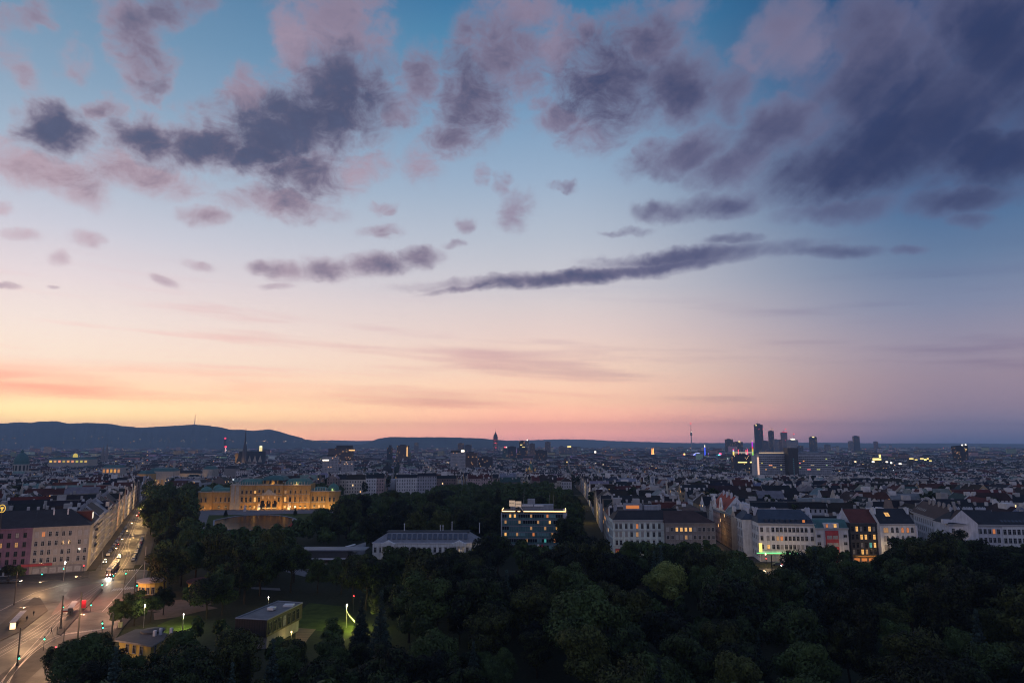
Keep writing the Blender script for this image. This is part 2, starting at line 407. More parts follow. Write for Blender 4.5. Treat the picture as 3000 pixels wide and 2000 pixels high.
M['white_metal'] = mat('pale_metal', mottled((.5, .5, .5), .15), 0.5)
M['bulb'] = mat('warm_lamp', rough=0.5, base=(1, .8, .5), emit=(1.0, .66, .30), strength=14.0)
M['bulb_white'] = mat('white_lamp', rough=0.5, base=(1, 1, 1), emit=(1.0, .90, .78), strength=14.0)
M['green_l'] = mat('green_signal', rough=0.4, base=(0, .4, .2), emit=(.03, 1.0, .45), strength=9.0)
M['red_l'] = mat('red_signal', rough=0.4, base=(.4, .02, .02), emit=(1.0, .04, .05), strength=9.0)
M['head_l'] = mat('headlight_glow', rough=0.4, base=(1, 1, 1), emit=(1.0, .86, .66), strength=12.0)
M['rubber'] = mat('tyre_rubber', base=(.012, .012, .012), rough=0.9)
M['bark'] = mat('bark', mottled((.035, .028, .022), .3, 1.5), 0.95, spec=0.1)

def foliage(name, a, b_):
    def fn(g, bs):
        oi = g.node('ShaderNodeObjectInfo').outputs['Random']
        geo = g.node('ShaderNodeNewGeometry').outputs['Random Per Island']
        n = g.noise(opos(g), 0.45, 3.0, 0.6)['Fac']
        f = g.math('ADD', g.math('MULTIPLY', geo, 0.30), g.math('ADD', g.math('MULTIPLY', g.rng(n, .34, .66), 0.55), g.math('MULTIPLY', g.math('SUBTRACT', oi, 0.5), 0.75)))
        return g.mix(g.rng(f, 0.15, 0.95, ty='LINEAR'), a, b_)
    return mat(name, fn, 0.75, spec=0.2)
M['leaf'] = foliage('broad_leaves', (.002, .004, .0025), (.052, .082, .022))
M['leaf_olive'] = foliage('olive_leaves', (.004, .006, .0025), (.076, .090, .022))
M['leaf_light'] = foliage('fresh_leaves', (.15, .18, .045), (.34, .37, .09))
M['leaf_blue'] = foliage('needle_leaves', (.008, .016, .014), (.050, .085, .072))

def city_wall(g, bs):
    """plaster in the house's own colour, with rows of window openings set out in metres"""
    col = g.node('ShaderNodeVertexColor', layer_name='Col').outputs['Color']
    uv = g.node('ShaderNodeUVMap', uv_map='UV').outputs[0]
    u, v, _ = g.sep(uv)
    U = g.math('DIVIDE', u, 2.9); V = g.math('DIVIDE', g.math('SUBTRACT', v, 0.4), 3.7)
    fu, fv = g.math('FRACT', U), g.math('FRACT', V)
    win = g.math('MULTIPLY', g.math('LESS_THAN', g.math('ABSOLUTE', g.math('SUBTRACT', fu, .5)), .18), g.math('LESS_THAN', g.math('ABSOLUTE', g.math('SUBTRACT', fv, .5)), .25))
    win = g.math('MULTIPLY', win, g.math('GREATER_THAN', v, 0.0))
    cell = g.xyz(g.math('FLOOR', U), g.math('FLOOR', V), 0.0)
    wn = g.node('ShaderNodeTexWhiteNoise', noise_dimensions='2D'); g.put(wn.inputs['Vector'], cell)
    r = wn.outputs['Value']
    lit = g.math('MULTIPLY', win, g.math('GREATER_THAN', r, 0.96))
    n = g.noise(gpos(g), 0.3, 3.0, 0.6)['Fac']
    c = g.mix(g.rng(n, .3, .7), g.mix(0.25, col, (0, 0, 0)), col)
    c = g.mix(win, c, g.mix(g.rng(r, 0.5, 0.9), (.012, .014, .02), (.10, .10, .11)))
    g.put(bs.inputs['Emission Color'], g.mix(g.rng(r, .96, 1.0, ty='LINEAR'), (1.0, .40, .10), (1.0, .66, .30)))
    g.put(bs.inputs['Emission Strength'], g.math('MULTIPLY', lit, 1.7))
    return c
M['city_wall'] = mat('city_wall_plaster', city_wall, 0.9, spec=0.15); M['city_wall'].cycles.emission_sampling = 'NONE'
def city_roof(g, bs):
    col = g.node('ShaderNodeVertexColor', layer_name='Col').outputs['Color']
    n = g.noise(gpos(g), 0.22, 4.0, 0.65)['Fac']
    return g.mix(g.rng(n, .3, .7), g.mix(0.4, col, (0, 0, 0)), col)
M['city_roof'] = mat('city_roofing', city_roof, 0.75, spec=0.2)
def glow_col(g, bs):
    col = g.node('ShaderNodeVertexColor', layer_name='Col').outputs['Color']
    g.put(bs.inputs['Emission Color'], col); bs.inputs['Emission Strength'].default_value = 3.0
    return col
M['glow'] = mat('lit_lamp_glass', glow_col, 0.6); M['glow'].cycles.emission_sampling = 'NONE'

# ------------------------------------------------------------------ terrain
def ground_mat(g, bs):
    p = gpos(g)
    n1 = g.noise(p, 0.02, 5.0, 0.6)['Fac']; n2 = g.noise(p, 0.8, 4.0, 0.65)['Fac']
    return g.mix(g.rng(g.math('ADD', g.math('MULTIPLY', n1, .5), g.math('MULTIPLY', n2, .5)), .35, .65), (.016, .022, .010), (.036, .038, .026))
M['ground'] = mat('park_ground', ground_mat, 0.95, spec=0.1)
b = MB()
rad = [0, 60, 120, 200, 300, 420, 560, 640, 720, 800, 900, 1000, 1120, 1250, 1400, 1560, 2000, 3000, 5000, 8000, 13000, 20000, 32000, 48000]
NA = 64
ring = [[b.pt((r * math.sin(2 * math.pi * i / NA), r * math.cos(2 * math.pi * i / NA), zg(r, 0) - 0.02)) for i in range(NA)] for r in rad[1:]]
c0 = b.pt((0, 0, -0.02))
for i in range(NA):
    j = (i + 1) % NA
    b.f.append([c0, ring[0][j], ring[0][i]])
    for q in range(len(ring) - 1): b.f.append([ring[q][i], ring[q][j], ring[q + 1][j], ring[q + 1][i]])
for f in b.f: b.m.append(0); b.uv.append([(0, 0)] * len(f)); b.c.append((1, 1, 1))
struct(b.build('ground', M['ground'], smooth=True))

# hills on the skyline: real ridges with their own distance and depth
def hill_mat(g, bs):
    p = gpos(g); n = g.noise(p, 0.004, 5.0, 0.65)['Fac']; n2 = g.noise(p, 0.03, 3.0, 0.6)['Fac']
    return g.mix(g.rng(g.math('ADD', g.math('MULTIPLY', n, .6), g.math('MULTIPLY', n2, .4)), .35, .65), (.028, .040, .036), (.066, .082, .070))
M['hill'] = mat('wooded_hill', hill_mat, 0.95, spec=0.05)
def ridge(name, Y, depth, prof, seed, foot=None):
    """prof: skyline pixels (x, y); a ridge of true height at distance Y, falling to the plain in front and behind"""
    r = random.Random(seed)
    xs = []; k = 0
    x = prof[0][0]
    while x <= prof[-1][0]:
        while k < len(prof) - 2 and prof[k + 1][0] < x: k += 1
        (xa, ya), (xb, yb) = prof[k], prof[k + 1]
        t = (x - xa) / (xb - xa); t = t * t * (3 - 2 * t) * .5 + t * .5
        xs.append((x, ya + (yb - ya) * t)); x += 5
    bm = MB(); rows = []
    steps = [(-1.0, 0), (-.72, .22), (-.45, .52), (-.22, .82), (0, 1.0), (.4, .8), (1.0, 0)]
    for (px, py) in xs:
        top = at_y(px, py + r.uniform(-.5, .5), Y)
        h = top.z + 28
        col = []
        for d, f in steps:
            yy = Y + d * depth
            jitter = 0 if f in (0, 1.0) else r.uniform(-.035, .035)
            col.append(bm.pt((top.x * (yy / Y if d < 0 else 1.0), yy, -30 + (h + 2) * max(0, f + jitter))))
        rows.append(col)
    for A, B in zip(rows, rows[1:]):
        for i in range(len(steps) - 1): bm.f.append([A[i], B[i], B[i + 1], A[i + 1]])
    for f in bm.f: bm.m.append(0); bm.uv.append([(0, 0)] * 4); bm.c.append((1, 1, 1))
    return struct(bm.build(name, M['hill'], smooth=True))
ridge('hills', 9200, 1500, [(-500, 1262), (-250, 1246), (-60, 1247), (0, 1240), (60, 1236), (90, 1238), (115, 1234), (165, 1233), (186, 1240), (215, 1240), (255, 1238), (310, 1240), (370, 1248), (412, 1252), (460, 1249), (520, 1246), (570, 1243), (600, 1245), (640, 1250), (675, 1258), (710, 1258), (735, 1261), (790, 1257), (812, 1262), (842, 1272), (862, 1284), (900, 1287), (940, 1292), (980, 1299), (1040, 1302)], 1)
ridge('hills', 14000, 1800, [(800, 1302), (900, 1290), (980, 1289), (1040, 1291), (1120, 1290), (1200, 1292), (1300, 1300)], 2)
ridge('hills', 9600, 1300, [(1040, 1303), (1065, 1300), (1085, 1292), (1115, 1283), (1145, 1279), (1200, 1280), (1300, 1280), (1400, 1283), (1450, 1287), (1500, 1291), (1530, 1293), (1560, 1303)], 3)
ridge('hills', 15000, 2500, [(1380, 1298), (1500, 1290), (1580, 1288), (1640, 1286), (1720, 1287), (1800, 1291), (1900, 1294), (2000, 1297), (2150, 1297), (2400, 1296), (2600, 1298), (2800, 1298), (3000, 1300), (3400, 1300)], 4)

# ------------------------------------------------------------------ the town: blocks of houses round courtyards
WALLS = [('cream', (.56, .50, .43)), ('pale grey', (.48, .48, .51)), ('white', (.70, .69, .70)), ('grey', (.30, .30, .33)), ('ochre', (.48, .36, .22)), ('pinkish', (.48, .36, .35)), ('brown', (.22, .17, .155))]
ROOFS = [('slate', (.016, .017, .024)), ('brown-tiled', (.030, .017, .015)), ('red-tiled', (.085, .020, .016)), ('black', (.014, .014, .018)), ('zinc-grey', (.19, .195, .22)), ('greenish', (.035, .055, .058))]
RW = [27, 24, 16, 12, 16, 5]
ORD = "nearest,second nearest,third nearest,fourth nearest,fifth nearest,sixth nearest,seventh nearest,eighth nearest,ninth nearest,tenth nearest,eleventh nearest,twelfth nearest,thirteenth nearest,fourteenth nearest,fifteenth nearest,sixteenth nearest,seventeenth nearest,eighteenth nearest,nineteenth nearest,twentieth nearest".split(',')
def to_px(p):
    x, y, z = p[0], p[1], p[2] - CAM_H
    f = y * CP + z * SP; u = -y * SP + z * CP
    if f < 1: return None
    return 1500 + 2000 * x / f, 1000 - 2000 * u / f
def dedupe(items, group):
    """items: (object, base label, distance): repeats of a base label are told apart by their order from the camera"""
    by = {}
    for o, t, d in items: by.setdefault(t, []).append((d, o))
    for t, l in by.items():
        l.sort(key=lambda k: k[0])
        for i, (d, o) in enumerate(l):
            o['label'] = t if len(l) == 1 else t + ', ' + ORD[min(i, 19)]
            o['group'] = group

def emit_house(W_, R_, C_, sp, lod=0):
    """walls, roof and chimneys of one house, local x along the street front, y away from it"""
    w, d, h, k = sp['w'], sp['d'], sp['h'], sp['roof']
    rh = sp['rh']; sd = sp['seed']
    W_.col = sp['wc']
    a, b, c, e = (0, 0), (w, 0), (w, d), (0, d)
    for q, (p0, p1) in enumerate(((a, b), (b, c), (c, e), (e, a))):
        s_ = sd + q * 2.9 * 40
        if q in (1, 3) and sp['fire']: W_.face([(p0[0], p0[1], 0), (p1[0], p1[1], 0), (p1[0], p1[1], h), (p0[0], p0[1], h)], sp['wm'])
        else: W_.wall(p0, p1, 0, h, sp['wm'], s_)
    o = 0.35; m = sp['rm']; G = []                      # G: gable ends, in the wall's colour
    R_.col = sp['rc']
    if k == 'gable':
        R_.face([(0, -o, h - .2), (w, -o, h - .2), (w, d / 2, h + rh), (0, d / 2, h + rh)], m)
        R_.face([(w, d + o, h - .2), (0, d + o, h - .2), (0, d / 2, h + rh), (w, d / 2, h + rh)], m)
        G.append([(w, 0, h), (w, d, h), (w, d / 2, h + rh + .35)])
        G.append([(0, d, h), (0, 0, h), (0, d / 2, h + rh + .35)])
    elif k == 'hip':
        i = min(w * .35, d / 2)
        R_.face([(-o, -o, h - .2), (w + o, -o, h - .2), (w - i, d / 2, h + rh), (i, d / 2, h + rh)], m)
        R_.face([(w + o, d + o, h - .2), (-o, d + o, h - .2), (i, d / 2, h + rh), (w - i, d / 2, h + rh)], m)
        R_.face([(w + o, -o, h - .2), (w + o, d + o, h - .2), (w - i, d / 2, h + rh)], m)
        R_.face([(-o, d + o, h - .2), (-o, -o, h - .2), (i, d / 2, h + rh)], m)
    elif k == 'mansard':
        t = 2.2
        R_.face([(0, -o, h), (w, -o, h), (w, t, h + rh * .75), (0, t, h + rh * .75)], m)
        R_.face([(w, d + o, h), (0, d + o, h), (0, d - t, h + rh * .75), (w, d - t, h + rh * .75)], m)
        R_.face([(0, t, h + rh * .75), (w, t, h + rh * .75), (w, d - t, h + rh * .75), (0, d - t, h + rh * .75)], m)
        G.append([(w, 0, h), (w, d, h), (w, d - t, h + rh * .75), (w, t, h + rh * .75)])
        G.append([(0, d, h), (0, 0, h), (0, t, h + rh * .75), (0, d - t, h + rh * .75)])
    else:
        R_.box(-.2, w + .2, -.2, d + .2, h, h + .5, m)
    W_.col = sp['wc']
    for q in G: W_.face(q, sp['wm'])
    C_.col = sp['cc']
    for (x, y, z, dx, dy, dz, *_) in sp['chim']:
        C_.box(x - dx / 2, x + dx / 2, y - dy / 2, y + dy / 2, h + z, h + z + dz, sp['cm'])

def make_spec(w, d, h, r, far=False, pale=False, kind=None):
    wi = r.choices(range(len(WALLS)), [20, 22, 26 if pale else 16, 14, 8, 8, 12])[0]
    ri = r.choices(range(len(ROOFS)), RW)[0]
    k = r.choices(['gable', 'hip', 'mansard', 'flat'], [60, 10, 22, 8])[0]
    if kind and r.random() < .8: k = kind
    j = r.uniform(.75, 1.15)
    rh = r.uniform(4.2, 5.6) if k != 'flat' else .5
    ch = []
    n = r.randint(0, 2) if far else r.randint(2, 5)
    for _ in range(n):
        side = r.random()
        x = r.choice([.6, w - .6]) if side < .6 else r.uniform(2, w - 2)
        y = r.uniform(d * .25, d * .75)
        zz = (rh * (1 - abs(y - d / 2) / (d / 2)) if k in ('gable', 'hip') else (rh * .75 if k == 'mansard' else .5)) - .6
        ch.append((x, y, zz, r.uniform(.7, 1.5), r.uniform(1.0, 2.6), r.uniform(1.6, 2.8)))
    if r.random() < .16 and not far:      # a pale lift house or roof terrace wall
        ch.append((r.uniform(4, max(4.5, w - 4)), d / 2, (rh * .7 if k != 'flat' else .5), r.uniform(3, 5), r.uniform(2.5, 4), r.uniform(2.2, 3.2)))
    if k in ('gable', 'hip') and r.random() < .42:      # a row of dormers on the street slope
        m = r.randint(2, 5)
        for q in range(m): ch.append((w * (q + 1) / (m + 1), 1.9, .3, 1.3, 2.2, 1.9, 'dormer'))
    cc = r.uniform(.30, .68)
    return dict(w=w, d=d, h=h, roof=k, rh=rh, seed=float(r.randint(0, 4000)) * 2.9, wc=tuple(v * j for v in WALLS[wi][1]), rc=tuple(v * r.uniform(.8, 1.25) for v in ROOFS[ri][1]),
                wn=WALLS[wi][0], rn=ROOFS[ri][0], wm=0, rm=0, cm=0, fire=r.random() < .55, chim=ch, cc=(cc, cc * .95, cc * .92))

HOUSES = []
def blocks(origin, ang, us, vs, ok, r, hbase=19.0, skip=None):
    """perimeter blocks in a frame turned by ang from north (clockwise); us: block edges across, vs: block edges along"""
    ax = (math.cos(ang), -math.sin(ang)); ay = (math.sin(ang), math.cos(ang))
    def Wp(u, v): return origin[0] + ax[0] * u + ay[0] * v, origin[1] + ax[1] * u + ay[1] * v
    for bi, (u0, u1) in enumerate(us):
        for bj, (v0, v1) in enumerate(vs):
            cx, cy = Wp((u0 + u1) / 2, (v0 + v1) / 2)
            if cy < 50 or abs(cx) > cy * .90 + 100: continue
            dist = math.hypot(cx, cy)
            far = dist > 1700
            hb = hbase + r.uniform(-2.5, 2); kb = r.choices(['gable', 'mansard', None], [5, 2, 3])[0]
            dep = r.uniform(11.5, 14)
            sides = [((u0, v0), (1, 0), u1 - u0, 0), ((u1, v0), (0, 1), v1 - v0, 1), ((u1, v1), (-1, 0), u1 - u0, 2), ((u0, v1), (0, -1), v1 - v0, 3)]
            for (p, dr, L, si) in sides:
                if far and si == 2: continue
                s0 = 0.0 if si in (0, 2) else dep
                end = L if si in (0, 2) else L - dep
                while s0 < end - 6:
                    w = min(r.uniform(15, 25), end - s0)
                    if end - s0 - w < 8: w = end - s0
                    q = Wp(p[0] + dr[0] * s0, p[1] + dr[1] * s0)
                    mid = Wp(p[0] + dr[0] * (s0 + w / 2), p[1] + dr[1] * (s0 + w / 2))
                    s0 += w
                    if not ok(mid[0], mid[1]) or abs(mid[0]) > mid[1] * .88 + 40: continue
                    if skip and skip(bi, bj, si): continue
                    h = hb + r.uniform(-1.6, 1.4) - (3.5 if r.random() < .07 else 0)
                    sp = make_spec(w, dep, h, r, far, pale=si in (0, 3), kind=kb)
                    rz = -ang + [0, math.pi / 2, math.pi, -math.pi / 2][si]
                    HOUSES.append((math.hypot(*mid), q, rz, sp, zg(*mid)))
                    if r.random() < .05: sp['chim'].append((w * r.uniform(.3, .7), dep * .55, 2.0, w * .3, dep * .35, r.uniform(3.5, 6)))
rc_ = random.Random(5)
def spans(a, n, wd, gap, r, j=8):
    o = []
    for _ in range(n):
        w = wd + r.uniform(-j, j); o.append((a, a + w)); a += w + gap
    return o
S1X = lambda y: 52 + .07 * (y - 364)                 # west side of the first street on the right
LC = Vector((-195.0, 325.0))                         # corner of the long house on the left
LS = Vector((-.432, .902)); LP = Vector((.902, .432))
def okR(x, y): return (x > S1X(y) - 1 or math.hypot(x, y) > 840) and y > 372 and x / y > .05
usR = [(-233, -167), (-154, -93), (-80, -13), (0, 52), (67, 156), (174, 236)] + spans(250, 22, 66, 13, rc_)
vsR = [(16, 84), (98, 170)] + spans(184, 34, 74, 13, rc_)
blocks((52, 364), math.radians(4), usR, vsR, okR, rc_, 18.0)
def okL(x, y):
    d = Vector((x, y)) - LC
    return d.dot(LP) < 1 and d.dot(LS) > 12
blocks((LC.x, LC.y), math.radians(-25.6), [(-62, 0)] + [(a - 62 - 79 * (i + 1), a - 79 * (i + 1)) for i, a in enumerate([0] * 18)], [(0, 66)] + spans(80, 40, 68, 14, rc_), okL, rc_, 19.0,
       skip=lambda bi, bj, si: si == 0 and bj == 0 and bi < 2)
def okC(x, y):
    a = math.atan2(x, y)
    if a <= .02: return (Vector((x, y)) - LC).dot(LP) > 26 and math.hypot(x, y) > (835 if a > -.2 else 790 if a > -.365 else 960)
    return .02 < a < .0505 and math.hypot(x, y) > 835
blocks((-500, 800), math.radians(-9), spans(-900, 34, 64, 14, rc_), spans(-116, 47, 66, 14, rc_), okC, rc_, 19.0)
HOUSES.sort(key=lambda k: k[0])
# pick the individuals: the nearest three hundred that stand inside the view
MARKS = [(60, 'the green domed church'), (210, 'the long lit museum'), (311, 'the small dark spire'), (430, 'the wooded hill crest'), (570, 'the hilltop mast'), (716, 'the cathedral spire'), (860, 'the hill shoulder'), (965, 'the pale slab block'), (1134, 'the black church dome'), (1270, 'the flat hill'),
         (1345, 'the hotel slab'), (1451, 'the stepped tower'), (1540, 'the twin dark towers'), (1650, 'the golden onion domes'), (1790, 'the low far hill'), (1913, 'the orange ferris wheel'), (2030, 'the television tower'), (2100, 'the funfair slide'), (2215, 'the tallest tower'), (2320, 'the dark stair tower'), (2400, 'the round topped tower'), (2510, 'the lone slim tower'), (2620, 'the floodlit trees'), (2720, 'the flat horizon'), (2820, 'the tilted dark block'), (2930, 'the far woods')]
def mark(px): return min(MARKS, key=lambda k: abs(k[0] - px))[1]
items = []
NEAR = []; rest = []
for hs in HOUSES:
    px = to_px((hs[1][0], hs[1][1], hs[4] + 15))
    if len(NEAR) < 285 and px and -20 < px[0] < 3020 and hs[0] < 1500: NEAR.append((hs, px))
    else: rest.append(hs)
for (dist, q, rz, sp, z0), px in NEAR:
    Wm, Rm, Cm = MB(), MB(), MB()
    emit_house(Wm, Rm, Cm, sp)
    t = thing('town_house', '', 'house', (q[0], q[1], z0 - .3), rz)
    Wm.build('wall', M['city_wall'], t)
    ro = Rm.build('roof', M['city_roof'], t)
    for i in range(0, len(Cm.f), 5):
        c = MB(); c.v = Cm.v[i * 4:(i + 5) * 4]; c.f = [[j - i * 4 for j in f] for f in Cm.f[i:i + 5]]
        c.m = [0] * 5; c.uv = Cm.uv[i:i + 5]; c.c = Cm.c[i:i + 5]
        c.build('chimney', M['city_wall'], ro)
    big = 'long' if sp['w'] > 21 else ('narrow' if sp['w'] < 16 else '')
    kind = {'gable': 'gabled', 'hip': 'hipped', 'mansard': 'mansard', 'flat': 'flat-topped'}[sp['roof']]
    items.append((t, f"{big} {sp['rn']} {kind} house, {sp['wn']} walls, below {mark(px[0])}".strip(), dist))
dedupe(items, 'houses packed together across the town')
# the rest of the town in one mesh, single houses still whole
far = MB()
for dist, q, rz, sp, z0 in rest:
    far.M = Matrix.Translation((q[0], q[1], z0 - .3)) @ Matrix.Rotation(rz, 4, 'Z')
    sp['rm'] = 1; sp['cm'] = 0
    emit_house(far, far, far, sp)
far.M = None
r = random.Random(8)
# beyond: roofs and blocks thinning out to the foot of the hills
for _ in range(10000):
    y = 2600 + 6200 * r.random() ** 1.3; x = r.uniform(-.92, .92) * y
    if y < 3400 and r.random() < .5: continue
    w, d, h = r.uniform(18, 60), r.uniform(12, 30), r.choice([10, 14, 18, 20, 22, 22, 26]) * r.uniform(.8, 1.2)
    if r.random() < .02: h *= 2.0
    c = r.choice(WALLS)[1]; far.col = tuple(v * r.uniform(.6, 1.1) for v in c)
    far.M = Matrix.Translation((x, y, -29)) @ Matrix.Rotation(r.uniform(-.5, .5), 4, 'Z')
    far.wall((0, 0), (w, 0), 0, h, 0, r.randint(0, 999) * 2.9); far.wall((w, 0), (w, d), 0, h, 0, 0); far.wall((0, d), (0, 0), 0, h, 0, 0)
    far.col = r.choice(ROOFS)[1]
    far.face([(0, 0, h), (w, 0, h), (w, d / 2, h + 4), (0, d / 2, h + 4)], 1); far.face([(w, d, h), (0, d, h), (0, d / 2, h + 4), (w, d / 2, h + 4)], 1)
far.M = None
stuff(far.build('distant_houses', [M['city_wall'], M['city_roof']]))
# lights of the town: lit shop windows, terraces and street lamps, thousands of them, each a small real lamp box
gl = MB(); r = random.Random(21)
CL = [(1.0, .50, .16), (1.0, .62, .26), (1.0, .40, .12), (1.0, .80, .55), (.9, .95, 1.0), (1.0, .75, .2), (1.0, .12, .10), (.5, 1.0, .6)]
for _ in range(2300):
    y = 820 + 7600 * r.random() ** 1.5; x = r.uniform(-.78, .78) * y
    if y < 1000 and -.3 < x / y < .06: continue
    s = y / 2000.0 * r.choice([.7, .8, 1.0, 1.2, 1.5]) * (.9 if y < 3000 else .7)
    c = r.choices(CL, [30, 24, 14, 14, 6, 8, 3, 1])[0]; k = r.uniform(.2, 1.0)
    gl.col = tuple(v * k for v in c)
    z = zg(x, y) + r.uniform(15, 21)
    gl.box(x, x + s * r.choice([1, 1, 1.6, 3]), y, y + s, z, z + s * r.uniform(.8, 1.2))
for _ in range(60):                                  # lights scattered up the slopes of the hills
    px = r.uniform(0, 960); p = at_y(px, 1296 - r.uniform(-6, 22) * max(.1, 1 - px / 1000) - r.random() * 3, 7700 + r.uniform(0, 300)); s = r.uniform(4, 8); k = r.uniform(.08, .4)
    gl.col = tuple(v * k for v in r.choice(CL[:4])); gl.box(p.x, p.x + s, p.y, p.y + s, p.z, p.z + s * .8)
stuff(gl.build('town_lights', M['glow']))

# ------------------------------------------------------------------ houses standing in front, built with their windows
WCACHE = {}
def window_mesh(w, h, glass, style='plain', frame='frame'):
    k = (round(w, 2), round(h, 2), glass, style, frame)
    if k in WCACHE: return WCACHE[k]
    b = MB(); t = .12
    b.face([(-w / 2, -.02, 0), (w / 2, -.02, 0), (w / 2, -.02, h), (-w / 2, -.02, h)], 1)
    b.box(-w / 2 - t, -w / 2, -.14, 0, 0, h, 0); b.box(w / 2, w / 2 + t, -.14, 0, 0, h, 0)
    b.box(-w / 2 - t, w / 2 + t, -.14, 0, h, h + t, 0); b.box(-w / 2 - t * 1.6, w / 2 + t * 1.6, -.24, 0, -t, 0, 0)
    b.box(-.04, .04, -.07, -.025, 0, h, 0); b.box(-w / 2, -.045, -.068, -.025, h * .66, h * .66 + .07, 0); b.box(.045, w / 2, -.068, -.025, h * .66, h * .66 + .07, 0)
    if style == 'hood': b.box(-w / 2 - .3, w / 2 + .3, -.38, 0, h + .38, h + .56, 0)
    if style == 'arch':
        P = [(w / 2 * math.cos(math.pi * i / 8), -.02, h + w / 2 * math.sin(math.pi * i / 8)) for i in range(9)]
        b.face(P, 1)
        for p, q in zip(P, P[1:]): b.bar((p[0] * 1.1, -.06, h + (p[2] - h) * 1.1), (q[0] * 1.1, -.06, h + (q[2] - h) * 1.1), .09, n=4, mat=0)
    o = b.build('window', [M[frame], M[glass]]); me = o.data; bpy.data.objects.remove(o)
    WCACHE[k] = me; return me
def add_window(parent, x, z, w, h, glass='glass', style='plain', y=0.0, rz=0.0, frame='frame', name='window', label=None):
    o = bpy.data.objects.new(name, window_mesh(w, h, glass, style, frame)); COL.objects.link(o)
    o.parent = parent; o.location = (x, y, z); o.rotation_euler.z = rz
    if label: o['label'] = label
    return o
def frame_of(pxA, pxB, h):
    """front eave corners seen at two pixels, at height h: origin, width, turn"""
    A, B = at_z(*pxA, h), at_z(*pxB, h)
    return Vector((A.x, A.y, 0)), (B - A).length, math.atan2(B.y - A.y, B.x - A.x)
def roof_part(t, W, D, h, rh, kind, rm, wm, inset=(0, 0)):
    b = MB(); o = .45
    z = h + .02
    if kind == 'gable':
        b.face([(-.05, -o, z - .1), (W + .05, -o, z - .1), (W + .05, D / 2, h + rh), (-.05, D / 2, h + rh)], 0)
        b.face([(W + .05, D + o, z - .1), (-.05, D + o, z - .1), (-.05, D / 2, h + rh), (W + .05, D / 2, h + rh)], 0)
        b.face([(W + .03, 0, h), (W + .03, D, h), (W + .03, D / 2, h + rh + .3)], 1); b.face([(-.03, D, h), (-.03, 0, h), (-.03, D / 2, h + rh + .3)], 1)
        b.box(-.25, .2, D / 2 - .2, D / 2 + .2, h + rh - .3, h + rh + .4, 1); 
    elif kind == 'hip':
        a, c = inset
        b.face([(-o, -o, z), (W + o, -o, z), (W - c, D / 2, h + rh), (a, D / 2, h + rh)], 0)
        b.face([(W + o, D + o, z), (-o, D + o, z), (a, D / 2, h + rh), (W - c, D / 2, h + rh)], 0)
        b.face([(W + o, -o, z), (W + o, D + o, z), (W - c, D / 2, h + rh)], 0); b.face([(-o, D + o, z), (-o, -o, z), (a, D / 2, h + rh)], 0)
    elif kind == 'mansard':
        q = 3.0; a, c = inset
        b.face([(0, -.1, z), (W, -.1, z), (W - c, q, h + rh), (a, q, h + rh)], 0)
        b.face([(W, D + .1, z), (0, D + .1, z), (a, D - q, h + rh), (W - c, D - q, h + rh)], 0)
        b.face([(W, -.1, z), (W, D + .1, z), (W - c, D - q, h + rh), (W - c, q, h + rh)], 0 if c else 1)
        b.face([(0, D + .1, z), (0, -.1, z), (a, q, h + rh), (a, D - q, h + rh)], 0 if a else 1)
        b.face([(a, q, h + rh), (W - c, q, h + rh), (W - c, D - q, h + rh), (a, D - q, h + rh)], 0)
    return b.build('roof', [rm, wm], t)
def chimney(ro, x, y, z, dx=2.2, dy=.9, dz=2.4, m='pale'):
    b = MB(); b.box(-dx / 2, dx / 2, -dy / 2, dy / 2, -1.2, dz); b.box(-dx / 2 - .12, dx / 2 + .12, -dy / 2 - .12, dy / 2 + .12, dz, dz + .18)
    n = max(2, int(dx / .7))
    for i in range(n): b.bar((-dx / 2 + (i + .5) * dx / n, 0, dz + .18), (-dx / 2 + (i + .5) * dx / n, 0, dz + .65), .16, n=6)
    return b.build('chimney', M[m], ro, (x, y, z))
def skylights(ro, xs, y0, z0, slope, w=1.2, h=1.5, lit=()):
    for i, x in enumerate(xs):
        b = MB(); c, s_ = math.cos(slope), math.sin(slope)
        def q(u, v, n): return (u, v * c - n * s_, v * s_ + n * c)
        b.face([q(-w / 2, 0, .14), q(w / 2, 0, .14), q(w / 2, h, .14), q(-w / 2, h, .14)], 1)
        for (u0, u1, v0, v1) in ((-w / 2 - .1, -w / 2, -.1, h + .1), (w / 2, w / 2 + .1, -.1, h + .1), (-w / 2, w / 2, -.1, 0), (-w / 2, w / 2, h, h + .1), (-.04, .04, 0, h), ):
            b.face([q(u0, v0, .2), q(u1, v0, .2), q(u1, v1, .2), q(u0, v1, .2)], 0); b.face([q(u0, v0, 0), q(u1, v0, 0), q(u1, v0, .2), q(u0, v0, .2)], 0)
        o = b.build('skylight', [M['frame_dark'], M[lit.get(i, 'sky_pane') if isinstance(lit, dict) else 'sky_pane']], ro, (x, y0, z0))
M['sky_pane'] = mat('skylight_glass', rough=0.12, base=(.05, .06, .09), spec=0.8)
